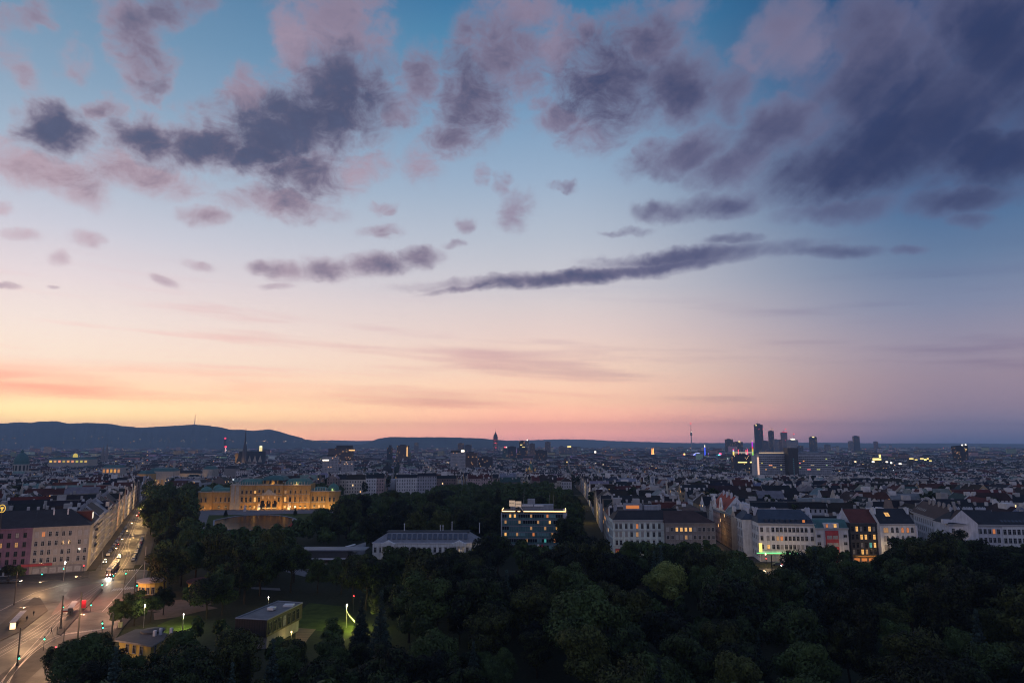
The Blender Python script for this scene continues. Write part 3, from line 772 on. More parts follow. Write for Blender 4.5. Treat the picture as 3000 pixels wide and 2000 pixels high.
def townhouse(name, label, pxA, pxB, h, D, wm, rm, rk, rh, cols, rows, ww=1.15, wh=2.1, lit={}, style='plain', inset=(0, 0), frame='frame', base=None, belts=(), group='street houses facing the park', side=0, yfix=None, curtain=.18):
    P, W, rz = frame_of(pxA, pxB, h)
    t = thing(name, label, 'house', P, rz, group)
    b = MB()
    b.wall((0, 0), (W, 0), -.3, h); b.wall((W, 0), (W, D), -.3, h); b.wall((W, D), (0, D), -.3, h); b.wall((0, D), (0, 0), -.3, h)
    b.build('wall', M[wm], t)
    c = MB()
    c.box(-.25, W + .25, -.55, 0, h - .45, h, 0, bottom=True); c.box(-.12, W + .12, -.3, 0, h - .8, h - .455, 0, bottom=True)
    c.build('cornice', M['frame' if wm not in ('soot', 'grey_brown') else wm], t)
    for z in belts: c = MB(); c.box(-.06, W + .06, -.2, 0, z, z + .28, 0, bottom=True); c.build('string_course', M['frame' if wm not in ('soot', 'grey_brown') else wm], t)
    ro = roof_part(t, W, D, h, rh, rk, M[rm], M['pale' if wm == 'soot' else wm], inset)
    xs = [W * q for q in cols] if isinstance(cols, (list, tuple)) else [W * (i + .5) / cols for i in range(cols)]
    rq = random.Random(label)
    for ri, z in enumerate(rows):
        for ci, x in enumerate(xs):
            g_ = lit.get((ri, ci), 'curtain' if rq.random() < curtain else 'glass')
            add_window(t, x, z, ww, wh, g_, style, frame=frame, label={'lit': 'lit window', 'lit_red': 'orange lit window', 'lit_teal': 'teal lit window', 'lit_dim': 'dimly lit window'}.get(g_))
    if side:
        n = int(D / 3.2)
        for z in rows:
            for i in range(n):
                if side < 0: add_window(t, 0, z, ww * .9, wh, 'glass', style, y=D * (i + .5) / n, rz=-math.pi / 2, frame=frame)
                else: add_window(t, W, z, ww * .9, wh, 'glass', style, y=D * (i + .5) / n, rz=math.pi / 2, frame=frame)
    return t, ro, W
def shopfront(t, x0, x1, z1, m, depth=.5, glow=None):
    b = MB(); b.box(x0, x1, -depth, 0, 0, z1, 0); n = max(1, int((x1 - x0) / 3))
    for i in range(n):
        a = x0 + (x1 - x0) * (i + .12) / n; c = x0 + (x1 - x0) * (i + .88) / n
        b.face([(a, -depth - .02, .4), (c, -depth - .02, .4), (c, -depth - .02, z1 - .8), (a, -depth - .02, z1 - .8)], 1)
    return b.build('shopfront', [M[m], M[glow or 'glass']], t)

R4 = [13.6, 9.5, 5.4]
# --- right-hand row, left to right
t, ro, W = townhouse('corner_house', 'teal-white corner house with lit skylights beside the receding street', (1795, 1522), (1946, 1522), 18.4, 15, 'teal_white', 'slate', 'mansard', 4.4,
    [.07, .15, .26, .36, .47, .57, .68, .79, .90], [14.0, 9.9, 5.8, 1.4], 1.15, 2.3, {(0, 4): 'lit_red', (1, 4): 'lit_dim', (1, 5): 'curtain'}, 'hood', belts=(17.0, 12.9, 4.9), side=-1, inset=(3.5, 0))
skylights(ro, [W * q for q in (.16, .24, .36, .52, .56, .67, .72, .83, .88, .92)], .7, 19.0, math.atan2(4.4, 3.1), 1.5, 2.6, {0: 'lit', 1: 'lit', 2: 'lit_dim'})
b = MB(); b.box(W * .26, W * .62, 6, 9.5, 22.8, 26.0); b.box(W * .66, W * .95, 6, 9, 22.8, 25.2); b.build('roof_house', M['grey'], t)
b = MB(); b.box(W * .30, W * .56, 5.94, 5.99, 23.5, 25.2); b.build('roof_window', M['lit_red'], t)['label'] = 'lit roof window'
for q in (.1, .64, .97): chimney(ro, W * q, 8, 23.2, 1.8, 1.0, 2.0, 'grey')
shopfront(t, 1, W * .45, 3.9, 'red', .7, 'lit_red')
t, ro, W = townhouse('apartment_house', 'plain grey-brown house with a row of four lit windows under a dark hipped roof', (1949, 1531), (2095, 1531), 17.2, 15, 'grey_brown', 'tile_brown', 'hip', 5.4,
    11, [13.0, 9.1, 5.2, 1.3], 1.2, 1.9, {(0, 2): 'lit', (0, 3): 'lit', (0, 4): 'lit', (0, 5): 'lit', (1, 4): 'lit_dim'}, inset=(.3, 9), frame='frame', side=1)
# street behind its corner, then the gabled house along the next street
def street_house(label, v0, v1, h, wm, rm, rh, rk='gable', gables=0, line=119.5, name='street_house', face=-1, D=13):
    ax = (math.cos(.07), -math.sin(.07)); ay = (math.sin(.07), math.cos(.07))
    far_ = Vector((line - 0 + ay[0] * v1, 364 + ay[1] * v1, 0))
    L = v1 - v0
    t = thing(name, label, 'house', far_, -.07 - math.pi / 2, 'houses along the side street')
    b = MB(); b.wall((0, 0), (L, 0), -.3, h); b.wall((L, 0), (L, D), -.3, h); b.wall((L, D), (0, D), -.3, h); b.wall((0, D), (0, 0), -.3, h); b.build('wall', M[wm], t)
    c = MB(); c.box(0, L, -.5, 0, h - .4, h, bottom=True); c.build('cornice', M[wm], t); c = MB(); c.box(0, L, -.25, 0, 4.4, 4.7, bottom=True); c.build('string_course', M[wm], t)
    ro = roof_part(t, L, D, h, rh, rk, M[rm], M[wm], (3, 3))
    n = int(L / 3)
    for z in [h - 4.2 - 3.9 * i for i in range(4)]:
        for i in range(n): add_window(t, L * (i + .5) / n, z, 1.15, 2.1, 'glass' if rnd.random() > .08 else 'curtain', 'hood')
    for q in range(gables):                            # curved baroque gables on the street front
        g_ = MB(); x = L * (q + .5) / gables; P = [(-4.2, 0), (4.2, 0), (4.0, 1.6), (2.8, 2.4), (2.6, 4.2), (1.7, 5.6), (0.7, 6.6), (-.7, 6.6), (-1.7, 5.6), (-2.6, 4.2), (-2.8, 2.4), (-4.0, 1.6)]
        for y in (-.55, .1): g_.face([(x + p, y, h + z) for p, z in (P if y < 0 else P[::-1])])
        for p, q2 in zip(P, P[1:] + P[:1]): g_.face([(x + q2[0], -.55, h + q2[1]), (x + p[0], -.55, h + p[1]), (x + p[0], .1, h + p[1]), (x + q2[0], .1, h + q2[1])])
        g_.build('gable', M['white'], t)
        w_ = add_window(t, x, h + 1.4, 1.1, 1.9, 'glass', 'arch', y=-.55)
    for q in range(3): chimney(ro, L * (.2 + .3 * q), D / 2 + rnd.uniform(-1, 1), h + rh - .6, 1.8, 1.0, 2.2)
    return t, ro, L
street_house('narrow white house at the street corner, left of the green-lit corner house', .3, 15, 18.5, 'white', 'blue_slate', 4.0, 'hip', D=7.2)
street_house('dark-fronted house in the side street with a pale grey roof', 15.2, 37, 18.5, 'grey_brown', 'zinc', 5.0)
street_house('white house with two curved gables under a bright red roof', 37.2, 72, 19.5, 'white', 'bright_red', 7.5, gables=2)
street_house('low brown-fronted house beyond the curved gables', 72.2, 104, 16.0, 'grey_brown', 'tile_brown', 4.5)
t, ro, W = townhouse('corner_house', 'big white corner house with the green light strip above its shops', (2222, 1531), (2387, 1533), 18.5, 15, 'white', 'blue_slate', 'hip', 6.0,
    [.05, .16, .25, .33, .40, .475, .55, .62, .69, .765, .84, .94], [14.3, 10.2, 6.1, 2.0], 1.2, 2.0, {(1, 3): 'lit_dim', (1, 4): 'lit_red', (2, 1): 'lit', (3, 4): 'lit_dim', (3, 5): 'lit_dim'}, 'plain', (1.5, 4), belts=(17.3, 5.2), side=-1)
for i in range(9): 
    x = W * (.14 + .095 * i); s_ = MB(); s_.box(x - .8, x + .8, -.1, 1.6, 18.7, 20.4, 0); s_.face([(x - .6, -.13, 18.95), (x + .6, -.13, 18.95), (x + .6, -.13, 20.2), (x - .6, -.13, 20.2)], 1)
    s_.build('dormer', [M['blue_slate'], M['lit_red' if i == 7 else 'sky_pane']], ro)
for q in (.03, .35, .97): chimney(ro, W * q, 8, 22.6, 2.2, 1.2, 2.4)
M['green_strip'] = mat('green_light_strip', rough=.5, base=(.1, .5, .2), emit=(.16, .9, .30), strength=1.3)
M['yellow_sign'] = mat('lit_yellow_poster', rough=.5, base=(.8, .7, .2), emit=(1.0, .78, .22), strength=1.0)
M['green_fascia'] = mat('fascia_panel', mottled((.34, .36, .22), .12), .7)
b = MB(); b.box(-1.5, W * .66, -.9, -.02, 3.6, 4.0); b.build('fascia', M['green_fascia'], t)
b = MB(); b.box(-1.6, W * .66, -1.0, -.02, 4.02, 4.22); b.build('light_strip', M['green_strip'], t)
shopfront(t, 0.5, W * .66, 3.4, 'grey', .6, 'curtain')
b = MB(); b.box(-.35, 1.1, -.3, -.02, 4.6, 8.8); b.build('poster', M['yellow_sign'], t)['label'] = 'glowing yellow poster at the corner'
lamp('strip_light', 'AREA', (W * .33, -1.2, 4.0), 26, (.35, 1.0, .45), t, shape='RECTANGLE', size=W * .6, size_y=.4, rot=(math.radians(20), 0, 0))
Wc = W
t, ro, W = townhouse('red_fronted_house', 'blue-grey house with a red middle bay and white window bands', (2388, 1546), (2484, 1546), 16.6, 14, 'blue_grey', 'copper_dark', 'mansard', 3.6,
    [.10, .90], [12.2, 8.6, 5.0, 1.6], 1.6, 1.3, {(3, 1): 'lit_red'}, inset=(0, 0), frame='frame')
b = MB(); b.box(W * .30, W * .68, -.8, 0, 0, 15.4); b.build('red_bay', M['red'], t)
b = MB(); b.box(W * .27, W * .71, -.4, 3, 16.62, 19.0); b.build('attic', M['pale'], t)
for z in (11.6, 8.1, 4.6, 1.2):
    for q in (.40, .58): add_window(t, W * q, z, 2.2, 1.4, 'curtain' if z != 4.6 else 'glass', y=-.82)
add_window(t, W * .35, 16.9, 1.1, 1.6, 'lit_red', y=-.42); add_window(t, W * .60, 16.9, 1.4, 1.7, 'lit', y=-.42, label='brightly lit attic window')
for q in (.05, .95): chimney(ro, W * q, 7, 20.4, 1.6, 1.0, 1.8)
t, ro, W = townhouse('sooty_house', 'soot-dark house with scattered yellow windows above an orange-lit restaurant', (2490, 1531), (2577, 1531), 18.6, 15, 'soot', 'tile_red', 'gable', 6.0,
    7, [14.6, 10.7, 6.8, 3.6], 1.15, 2.3, {(0, 1): 'lit', (0, 4): 'lit', (1, 2): 'lit', (1, 3): 'lit', (1, 5): 'lit', (1, 6): 'lit_dim', (2, 4): 'lit_teal', (2, 5): 'lit', (2, 6): 'lit', (3, 2): 'lit', (3, 3): 'lit_dim'}, 'hood', frame='frame_dark', belts=(13.6, 9.7, 5.9))
b = MB(); b.box(W * .02, W * .98, -2.6, 0, 2.7, 3.2); b.build('awning', M['ochre'], t)
shopfront(t, W * .02, W * .98, 2.6, 'grey_brown', .5, 'lit_red')
lamp('awning_lamp', 'AREA', (W * .5, -3.2, 3.6), 160, (1.0, .48, .14), t, shape='RECTANGLE', size=W * .8, size_y=.4, rot=(math.radians(-20), 0, 0))
t, ro, W = townhouse('arched_window_house', 'white house with arched top windows and one pair of glowing skylights', (2577, 1533), (2679, 1533), 18.6, 15, 'white', 'slate', 'gable', 6.6,
    [.13, .20, .35, .49, .64, .79, .92], [14.3, 10.2, 6.1, 2.0], 1.15, 1.9, {(0, 0): 'lit_dim', (0, 1): 'lit_dim', (0, 4): 'lit_red', (0, 5): 'lit_red'}, 'arch')
sl = math.atan2(6.6, 7.5)
skylights(ro, [W * q for q in (.16, .21, .36, .41, .80, .86)], .8, 19.3, sl, 1.1, 1.7, {})
skylights(ro, [W * q for q in (.33, .39)], 3.4, 21.6, sl, 1.2, 2.6, {0: 'lit', 1: 'lit'})
for q in (.02, .98): chimney(ro, W * q, 6, 23.5, 1.0, 3.0, 2.0, 'white')
b = MB(); b.box(W - .1, W + .8, -.8, .3, 0, 17.8); b.build('corner_pier', M['pale'], t)
# splayed street front, then the long house to the right edge
t, ro, W = townhouse('splayed_house', 'pinkish pale house running back along the splayed side street', (2668, 1496), (2776, 1531), 19.0, 13, 'pale', 'tile_brown', 'gable', 6.0,
    17, [14.8, 10.9, 7.0, 3.1], 1.1, 2.0, {}, 'hood', belts=(18.0, 5.9))
for q in (.25, .36, .5, .62, .75, .88): chimney(ro, W * q, 6, 24.2, 2.0, 1.0, 2.2, 'cream')
skylights(ro, [W * (.08 + .05 * i) for i in range(6)], 1.6, 20.6, math.atan2(6, 6.5), 1.0, 1.6)
t, ro, W = townhouse('long_house', 'long pale lilac house with one orange window near the right edge', (2779, 1534), (2934, 1536), 18.6, 15, 'pale', 'slate', 'hip', 6.2,
    [.08, .22, .295, .37, .45, .545, .59, .68, .765, .845, .93], [14.2, 10.1, 6.0, 1.9], 1.2, 2.2, {(0, 9): 'lit_red'}, 'plain', (6, .2), belts=(17.4,))
for q in (.3, .55, .8): chimney(ro, W * q, 8, 23.4, 4.5, 1.0, 2.2, 'blue_grey')
b = MB(); b.box(-2.2, 7, .4, 2.6, 18.7, 20.6); b.build('dormer', M['pale'], t)
t, ro, W = townhouse('end_house', 'whiter house cut off by the right edge with dark evenly spaced windows', (2935, 1536), (3045, 1537), 18.6, 15, 'white', 'slate', 'gable', 5.6,
    8, [14.0, 9.9, 5.8, 1.7], 1.3, 2.3, {}, 'plain', curtain=.03)
skylights(ro, [W * (.06 + .1 * i) for i in range(8)], 1.2, 19.6, math.atan2(5.6, 7.5), 1.0, 1.4)

# --- the left-hand block by the junction
PL = at_z(265, 1537, 20.4); dirL = Vector((LS.y, -LS.x, 0))
def left_house(name, label, a, c, h, wm, rm, rh, xs, rows, lit, style='plain', **kw):
    """part a..c metres left of the street corner, along the front"""
    P = Vector((PL.x, PL.y, 0)) - Vector((LP.x, LP.y, 0)) * a
    W = a - c; D = 16
    t = thing(name, label, 'house', P, math.atan2(LP.y, LP.x), 'houses by the junction')
    b = MB(); b.wall((0, 0), (W, 0), -.3, h); b.wall((W, 0), (W, D), -.3, h); b.wall((W, D), (0, D), -.3, h); b.wall((0, D), (0, 0), -.3, h); b.build('wall', M[wm], t)
    cc = MB(); cc.box(-.1, W + .3, -.6, 0, h - .4, h, bottom=True); cc.build('cornice', M[wm], t); cc = MB(); cc.box(-.05, W + .1, -.3, 0, 4.1, 4.5, bottom=True); cc.build('string_course', M[wm], t)
    ro = roof_part(t, W, D, h, rh, 'gable' if c > 1 else 'hip', M[rm], M['grey'], (0.1, 9))
    rq = random.Random(label)
    for ri, z in enumerate(rows):
        for ci, x in enumerate(xs):
            if (ri, ci) in kw.get('skip', ()): continue
            add_window(t, x, z, kw.get('ww', 1.1), 2.0, lit.get((ri, ci), 'curtain' if rq.random() < .12 else 'glass'), style, frame='frame_dark' if kw.get('dk') else 'frame')
    return t, ro, W
t, ro, W = left_house('pink_house', 'pink-violet house on the junction with two lit top windows at the left edge', 62, 22, 20.4, 'pink', 'slate', 7.0, [2.5 + 2.9 * i for i in range(13)], [16.2, 12.2, 8.3, 4.9], {(0, 5): 'lit_red', (0, 7): 'lit_red', (1, 9): 'lit_dim', (1, 11): 'lit_dim'}, dk=True)
shopfront(t, 8, W - 6, 3.6, 'grey', .4)
t, ro, W = left_house('cream_corner_house', 'long grey-cream house with even windows and a red shop sign on the street corner', 22, 0, 20.4, 'cream', 'slate', 7.0, [1.6 + 2.55 * i for i in range(6)] + [18.2, 20.6], [16.2, 12.2, 8.3, 4.9], {(0, 1): 'lit_red'})
shopfront(t, 1.0, W - 2, 3.4, 'grey_brown', .4, 'curtain')
b = MB(); b.box(-3, 8.5, -.7, -.02, 3.55, 4.6); b.build('shop_sign', M['red'], t)
for q in (.3, .55): chimney(ro, W * q, 5.5, 24.8, .5, .5, 2.2, 'pale')
b = MB(); b.box(W - 7, W - .5, 8.5, 14.5, 20.6, 26.0, 0); b.face([(W - .48, 9, 22.4), (W - .48, 14, 22.4), (W - .48, 14, 25.4), (W - .48, 9, 25.4)], 1); b.build('roof_house', [M['tile_red'], M['sky_pane']], ro)
b = MB()
for i in range(4): b.box(W - .46, W - .36, 9.3 + 1.2 * i, 10.1 + 1.2 * i, 22.5, 25.2)
M['lit_white'] = mat('white_lit_window', rough=.5, base=(.8, .8, .7), emit=(1.0, .90, .70), strength=.75)
b.build('lit_window', M['lit_white'], ro)
# fronts along the sloping street
defs = [('pale', 'tile_brown', 20.6, 'pale bluish house, first along the sloping street with dark balconies'), ('blue_grey', 'slate', 21.5, 'blue-grey house with narrow windows, second along the sloping street'), ('grey', 'zinc', 20.0, 'grey house under a pale metal roof on the sloping street'), ('blue_grey', 'slate', 22.0, 'tall dusky house halfway down the sloping street'), ('cream', 'tile_red', 20.5, 'cream house with a red roof low on the sloping street'), ('grey', 'slate', 21.0, 'last grey house before the sloping street disappears')]
v = 16.2
for i, (wm, rm, h, lab) in enumerate(defs):
    L = 24 if i else 20
    P = Vector((PL.x, PL.y, 0)) + Vector((LS.x, LS.y, 0)) * v - Vector((0, 0, max(0, v - 60) * .02))
    t = thing('street_house', lab, 'house', P, math.atan2(LS.y, LS.x), 'houses down the sloping street')
    D = 12.5
    b = MB(); b.wall((0, 0), (L, 0), -3, h); b.wall((L, 0), (L, D), -3, h); b.wall((L, D), (0, D), -3, h); b.wall((0, D), (0, 0), -3, h); b.build('wall', M[wm], t)
    c = MB(); c.box(0, L, -.6, 0, h - .4, h, bottom=True); c.build('cornice', M[wm], t); c = MB(); c.box(0, L, -.3, 0, 4.6, 5.0, bottom=True); c.build('string_course', M[wm], t)
    ro = roof_part(t, L, D, h, 5.2, 'gable', M[rm], M[wm])
    n = int(L / 2.9)
    for z in (16.2, 12.4, 8.6, 5.4, 1.2):
        for k in range(n):
            add_window(t, L * (k + .5) / n, z, 1.1, 2.1, 'lit_red' if rnd.random() < .03 else 'glass', 'hood')
    if i == 0:
        for z in (15.8, 12.0, 8.2):
            b = MB(); b.box(5, 15, -1.3, -.02, z - .2, z); b.box(5, 15, -1.32, -1.22, z, z + 1.0); b.build('balcony', M['frame_dark'], t)
    for q in range(3): chimney(ro, L * (.2 + .3 * q), D / 2, h + 4.6, 1.8, .9, 2.2, 'grey')
    v += L + .2

# ------------------------------------------------------------------ the floodlit palace
def pal(px): return (px - 787.0) * .298
def pzz(py): return (1491.0 - py) * .288
P0 = at_z(787, 1491, 0)
palace = thing('palace', 'long floodlit baroque palace with green copper roofs and corner domes', 'palace', (P0.x, P0.y, 0), math.radians(4.5))
def wing(u0, u1, v0, v1, z1, name='wing', belts=(), m='ochre'):
    b = MB(); b.box(u0, u1, v0, v1, -.5, z1); o = b.build(name, M[m], palace)
    c = MB(); c.box(u0 - .5, u1 + .5, v0 - .6, v0, z1 - .9, z1 - .01, bottom=True); c.box(u0 - .3, u0, v0, v1, z1 - .9, z1 - .01, bottom=True)
    for z in belts: c.box(u0 - .2, u1 + .2, v0 - .35, v0, z, z + .45, bottom=True)
    c.build('cornice', M['stone'], o)
    p = MB(); n = max(1, int((u1 - u0) / 3.4))
    for i in range(n + 1):                             # flat pilasters between the window bays
        x = u0 + (u1 - u0) * i / n
        p.box(x - .32, x + .32, v0 - .22, v0, 5.0, z1 - 1.0)
    p.build('pilasters', M['ochre'], o)
    return o
WM = 'frame_dark'
def pwin(o, xs, z, w, h, v, glass='glass', style='hood', lit={}):
    for i, x in enumerate(xs): add_window(o, x, z, w, h, lit.get(i, glass), style, y=v, frame='stone')
M_ = M
cl, cr_ = pal(675), pal(905)
low = pzz(1437); high = pzz(1417)
o = wing(pal(620), cl, 3, 18, low, belts=(5.6,)); pwin(o, [pal(x) for x in (632, 645, 658, 669)], 6.6, 1.5, 3.6, 3); pwin(o, [pal(x) for x in (640, 660)], .6, 1.6, 2.2, 3, 'glass', 'plain')
o = wing(cr_, pal(950), 3, 18, low, belts=(5.6,)); pwin(o, [pal(x) for x in (912, 925, 938, 948)], 6.6, 1.5, 3.6, 3); pwin(o, [pal(x) for x in (917, 931, 945)], 1.0, 1.5, 2.0, 3, 'lit', 'plain', {0: 'glass'})
def mainx(a, b_, n): return [pal(a + (b_ - a) * (i + .5) / n) for i in range(n)]
o = wing(cl, pal(752), 0, 22, high, belts=(5.6, 12.4)); pwin(o, mainx(702, 752, 4), 6.4, 1.7, 4.0, 0, lit={3: 'lit'}); pwin(o, mainx(702, 752, 4), 13.6, 1.5, 2.4, 0, lit={3: 'lit'}); pwin(o, mainx(702, 752, 4), 1.0, 1.5, 2.0, 0, style='plain', lit={3: 'lit'})
o = wing(pal(826), cr_, 0, 22, high, belts=(5.6, 12.4)); pwin(o, mainx(826, 900, 5), 6.4, 1.7, 4.0, 0, lit={0: 'lit'}); pwin(o, mainx(826, 900, 5), 13.6, 1.5, 2.4, 0, lit={0: 'lit_dim'}); pwin(o, mainx(826, 900, 5), 1.0, 1.5, 2.0, 0, style='plain', lit={0: 'lit', 1: 'lit_white', 2: 'lit_white'})
# the pale netted end of the main block
b = MB(); b.box(cl - .15, pal(703), -.15, 8, -.2, high + .6); b.build('scaffold_net', M['stone'], palace)
# middle part with three dark arches, attic and gable
o = wing(pal(752), pal(826), -2.5, 22, high + .4, 'middle_part', belts=(12.2,))
b = MB()
for x in (pal(771), pal(788), pal(805)):
    P = [(x - 1.9, -2.52, .2), (x + 1.9, -2.52, .2), (x + 1.9, -2.52, 6.0)] + [(x + 1.9 * math.cos(math.pi * i / 8), -2.52, 6.0 + 1.9 * math.sin(math.pi * i / 8)) for i in range(1, 8)] + [(x - 1.9, -2.52, 6.0)]
    b.face(P)
b.build('arched_doorways', M['glass'], o)
pwin(o, [pal(x) for x in (771, 788, 805)], 9.2, 1.5, 2.2, -2.5, 'lit_dim', 'plain'); pwin(o, [pal(x) for x in (760, 817)], 6.6, 1.5, 3.6, -2.5); pwin(o, [pal(x) for x in (760, 771, 788, 805, 817)], 14.6, 1.4, 2.2, -2.5)
b = MB(); b.box(pal(766), pal(811), 0, 16, high + .42, pzz(1401)); b.build('attic', M['ochre'], o)
pwin(o, [pal(x) for x in (772, 788, 804)], pzz(1414), 1.8, 2.4, 0, 'glass', 'arch')
b = MB()                                                # curved gable with its crest
P = [(-6.5, 0), (6.5, 0), (5.6, 1.2), (3.4, 1.8), (2.2, 3.4), (.8, 4.4), (-.8, 4.4), (-2.2, 3.4), (-3.4, 1.8), (-5.6, 1.2)]
b.face([(pal(788) + x, -3.1, 12.7 + z) for x, z in P]); 
for p, q in zip(P, P[1:] + P[:1]): b.face([(pal(788) + q[0], -3.1, 12.7 + q[1]), (pal(788) + p[0], -3.1, 12.7 + p[1]), (pal(788) + p[0], -2.5, 12.7 + p[1]), (pal(788) + q[0], -2.5, 12.7 + q[1])])
b.build('gable', M['stone'], o)
def hiproof(u0, u1, v0, v1, z0, z1, i, mk, name='roof', bulge=.55):
    b = MB(); a = (u0, v0, u1, v1); k = i * .35; zm = z0 + (z1 - z0) * bulge
    q = [[(u0, v0, z0), (u1, v0, z0), (u1, v1, z0), (u0, v1, z0)], [(u0 + k, v0 + k, zm), (u1 - k, v0 + k, zm), (u1 - k, v1 - k, zm), (u0 + k, v1 - k, zm)], [(u0 + i, v0 + i, z1), (u1 - i, v0 + i, z1), (u1 - i, v1 - i, z1), (u0 + i, v1 - i, z1)]]
    for A, B in zip(q, q[1:]):
        for j in range(4): b.face([A[j], A[(j + 1) % 4], B[(j + 1) % 4], B[j]])
    b.face(q[2]); return b.build(name, M[mk], palace)
hiproof(pal(695), pal(765), .6, 21, high, pzz(1401), 3.5, 'copper'); hiproof(pal(828), pal(900), .6, 21, high, pzz(1401), 3.5, 'copper')
hiproof(pal(764), pal(830), -1, 19, high + 3.8, pzz(1391), 5.5, 'copper_dark', bulge=.7)
hiproof(pal(622), cl - .2, 3.4, 17.6, low, pzz(1428), 3, 'copper'); hiproof(cr_ + .2, pal(950), 3.4, 17.6, low, pzz(1427), 3, 'copper')
# corner pavilions with their domes
def pavilion(u, v, r, z1, zt, dome):
    b = MB(); b.prism([(u + r * math.cos(math.pi / 8 + i * math.pi / 4), v + r * math.sin(math.pi / 8 + i * math.pi / 4)) for i in range(8)], -.5, z1)
    o = b.build('pavilion', M['ochre'], palace)
    c = MB(); c.lathe((u, v, z1 - .8), [(r + .1, 0), (r + .7, .3), (r + .7, .8), (r * .8, .82)], 8, a0=math.pi / 8); c.build('cornice', M['stone'], o)
    if dome:
        d = MB(); R = r * .72; h = zt - z1; d.lathe((u, v, z1), [(R, -.2), (R * 1.06, h * .18), (R * 1.0, h * .42), (R * .80, h * .68), (R * .48, h * .88), (.6, h * .97), (.55, h * 1.08), (0.12, h * 1.16), (0.0, h * 1.38)], 20)
        d.build('dome', M['copper'], o, smooth=True)
    f = v - r * math.cos(math.pi / 8)
    for x in (u - 1.8, u + 1.8) if r > 6 else (u,): add_window(o, x, 6.6, 1.4, 3.4, 'glass', 'hood', y=f - .02, frame='stone')
    add_window(o, u, 1.0, 1.5, 2.2, 'glass', y=f - .02, frame='stone')
pavilion(pal(601), 4, 6.4, low, pzz(1423), True); pavilion(pal(621), 17, 6.4, low, pzz(1420), True); pavilion(pal(971), 4, 6.6, low, pzz(1415), True)
# statues on the parapets
b = MB()
for x in [pal(701 + 7 * i) for i in range(8)] + [pal(832 + 8 * i) for i in range(9)] + [pal(908 + 8 * i) for i in range(6)] + [pal(958), pal(985)]:
    z = high if cl < x < cr_ else low
    b.bar((x, .3 if z == high else 3.2, z), (x, .3 if z == high else 3.2, z + .9), .55, .5, 6); b.bar((x, .3 if z == high else 3.2, z + .9), (x, .3 if z == high else 3.2, z + 2.2), .42, .22, 6); b.bar((x, .3 if z == high else 3.2, z + 2.2), (x, .3 if z == high else 3.2, z + 2.6), .2, .12, 6)
b.build('parapet_statues', M['stone'], palace)
# floodlights in front
def flood(u0, u1, v, e, zt=8.0, col=(1.0, .55, .17)):
    L = u1 - u0; o = lamp('floodlight', 'AREA', ((u0 + u1) / 2, v, .7), e, col, palace, shape='RECTANGLE', size=L, size_y=.5)
    o.rotation_euler = (math.radians(118), 0, 0)
flood(pal(585), pal(675), -7, 700); flood(pal(705), pal(765), -9, 900); flood(pal(765), pal(826), -10, 1400); flood(pal(826), pal(905), -8, 2100); flood(pal(905), pal(990), -6, 1700, col=(1.0, .66, .28))
for u, v, z, e in ((pal(797), -1.5, high + .8, 150), (pal(865), -1.2, high + .9, 300), (pal(971), -1.5, low + 1.0, 200)): lamp('roof_floodlight', 'POINT', (u, v, z), e, (1.0, .66, .22), palace, .3)
for i in range(14):
    u = pal(592 + 29.5 * i); lamp('floodlight', 'POINT', (u, (-2.4 if cl < u < cr_ else .6) - (2.4 if pal(752) < u < pal(826) else 0), 1.2), 42, (1.0, .50, .14), palace, .2)
# statues, cone trees and lanterns on the forecourt
def statue(px, py, label):
    p = at_z(px, py); t = thing('statue', label, 'statue', (p.x, p.y, 0), 0, 'pale statues on the forecourt')
    b = MB(); b.box(-.9, .9, -.9, .9, 0, 2.2); b.box(-1.1, 1.1, -1.1, 1.1, 2.2, 2.45); b.build('pedestal', M['pale'], t)
    b = MB(); b.lathe((0, 0, 2.45), [(.9, 0), (.75, .5), (.45, 1.2), (.62, 1.9), (.5, 2.4), (.2, 2.7), (.28, 2.9), (.26, 3.2), (0, 3.4)], 10); b.bar((.3, 0, 4.6), (1.1, -.2, 5.3), .18, .1); b.bar((-.4, 0, 3.0), (-1.3, .2, 3.8), .3, .12); b.build('figure', M['pale'], t)
statue(717, 1497, 'pale statue on a pedestal, leftmost on the forecourt'); statue(758, 1493, 'pale statue left of the palace arches'); statue(809, 1491, 'pale statue right of the palace arches'); statue(846, 1492, 'pale statue before the pink-lit doorway')
def cone(px, py, label):
    p = at_z(px, py); t = thing('cone_shrub', label, 'shrub', (p.x, p.y, 0), 0, 'clipped yews on the forecourt lawn')
    v, f = leafy(rr, [(0, 0, z, max(.35, 2.0 * (1 - z / 6.4)), 1.0) for z in np.linspace(.6, 5.6, 9)], 900, .3, .2)
    o = bpy.data.objects.new('foliage', me_of('foliage', v, f, M['leaf'])); COL.objects.link(o); o.parent = t
    b = MB(); b.bar((0, 0, -.2), (0, 0, 1.2), .15); b.build('stem', M['bark'], t)
CONES = [(661, 1511, 'clipped dark yew cone on the left forecourt lawn'), (865, 1508, 'clipped dark yew cone on the right forecourt lawn')]

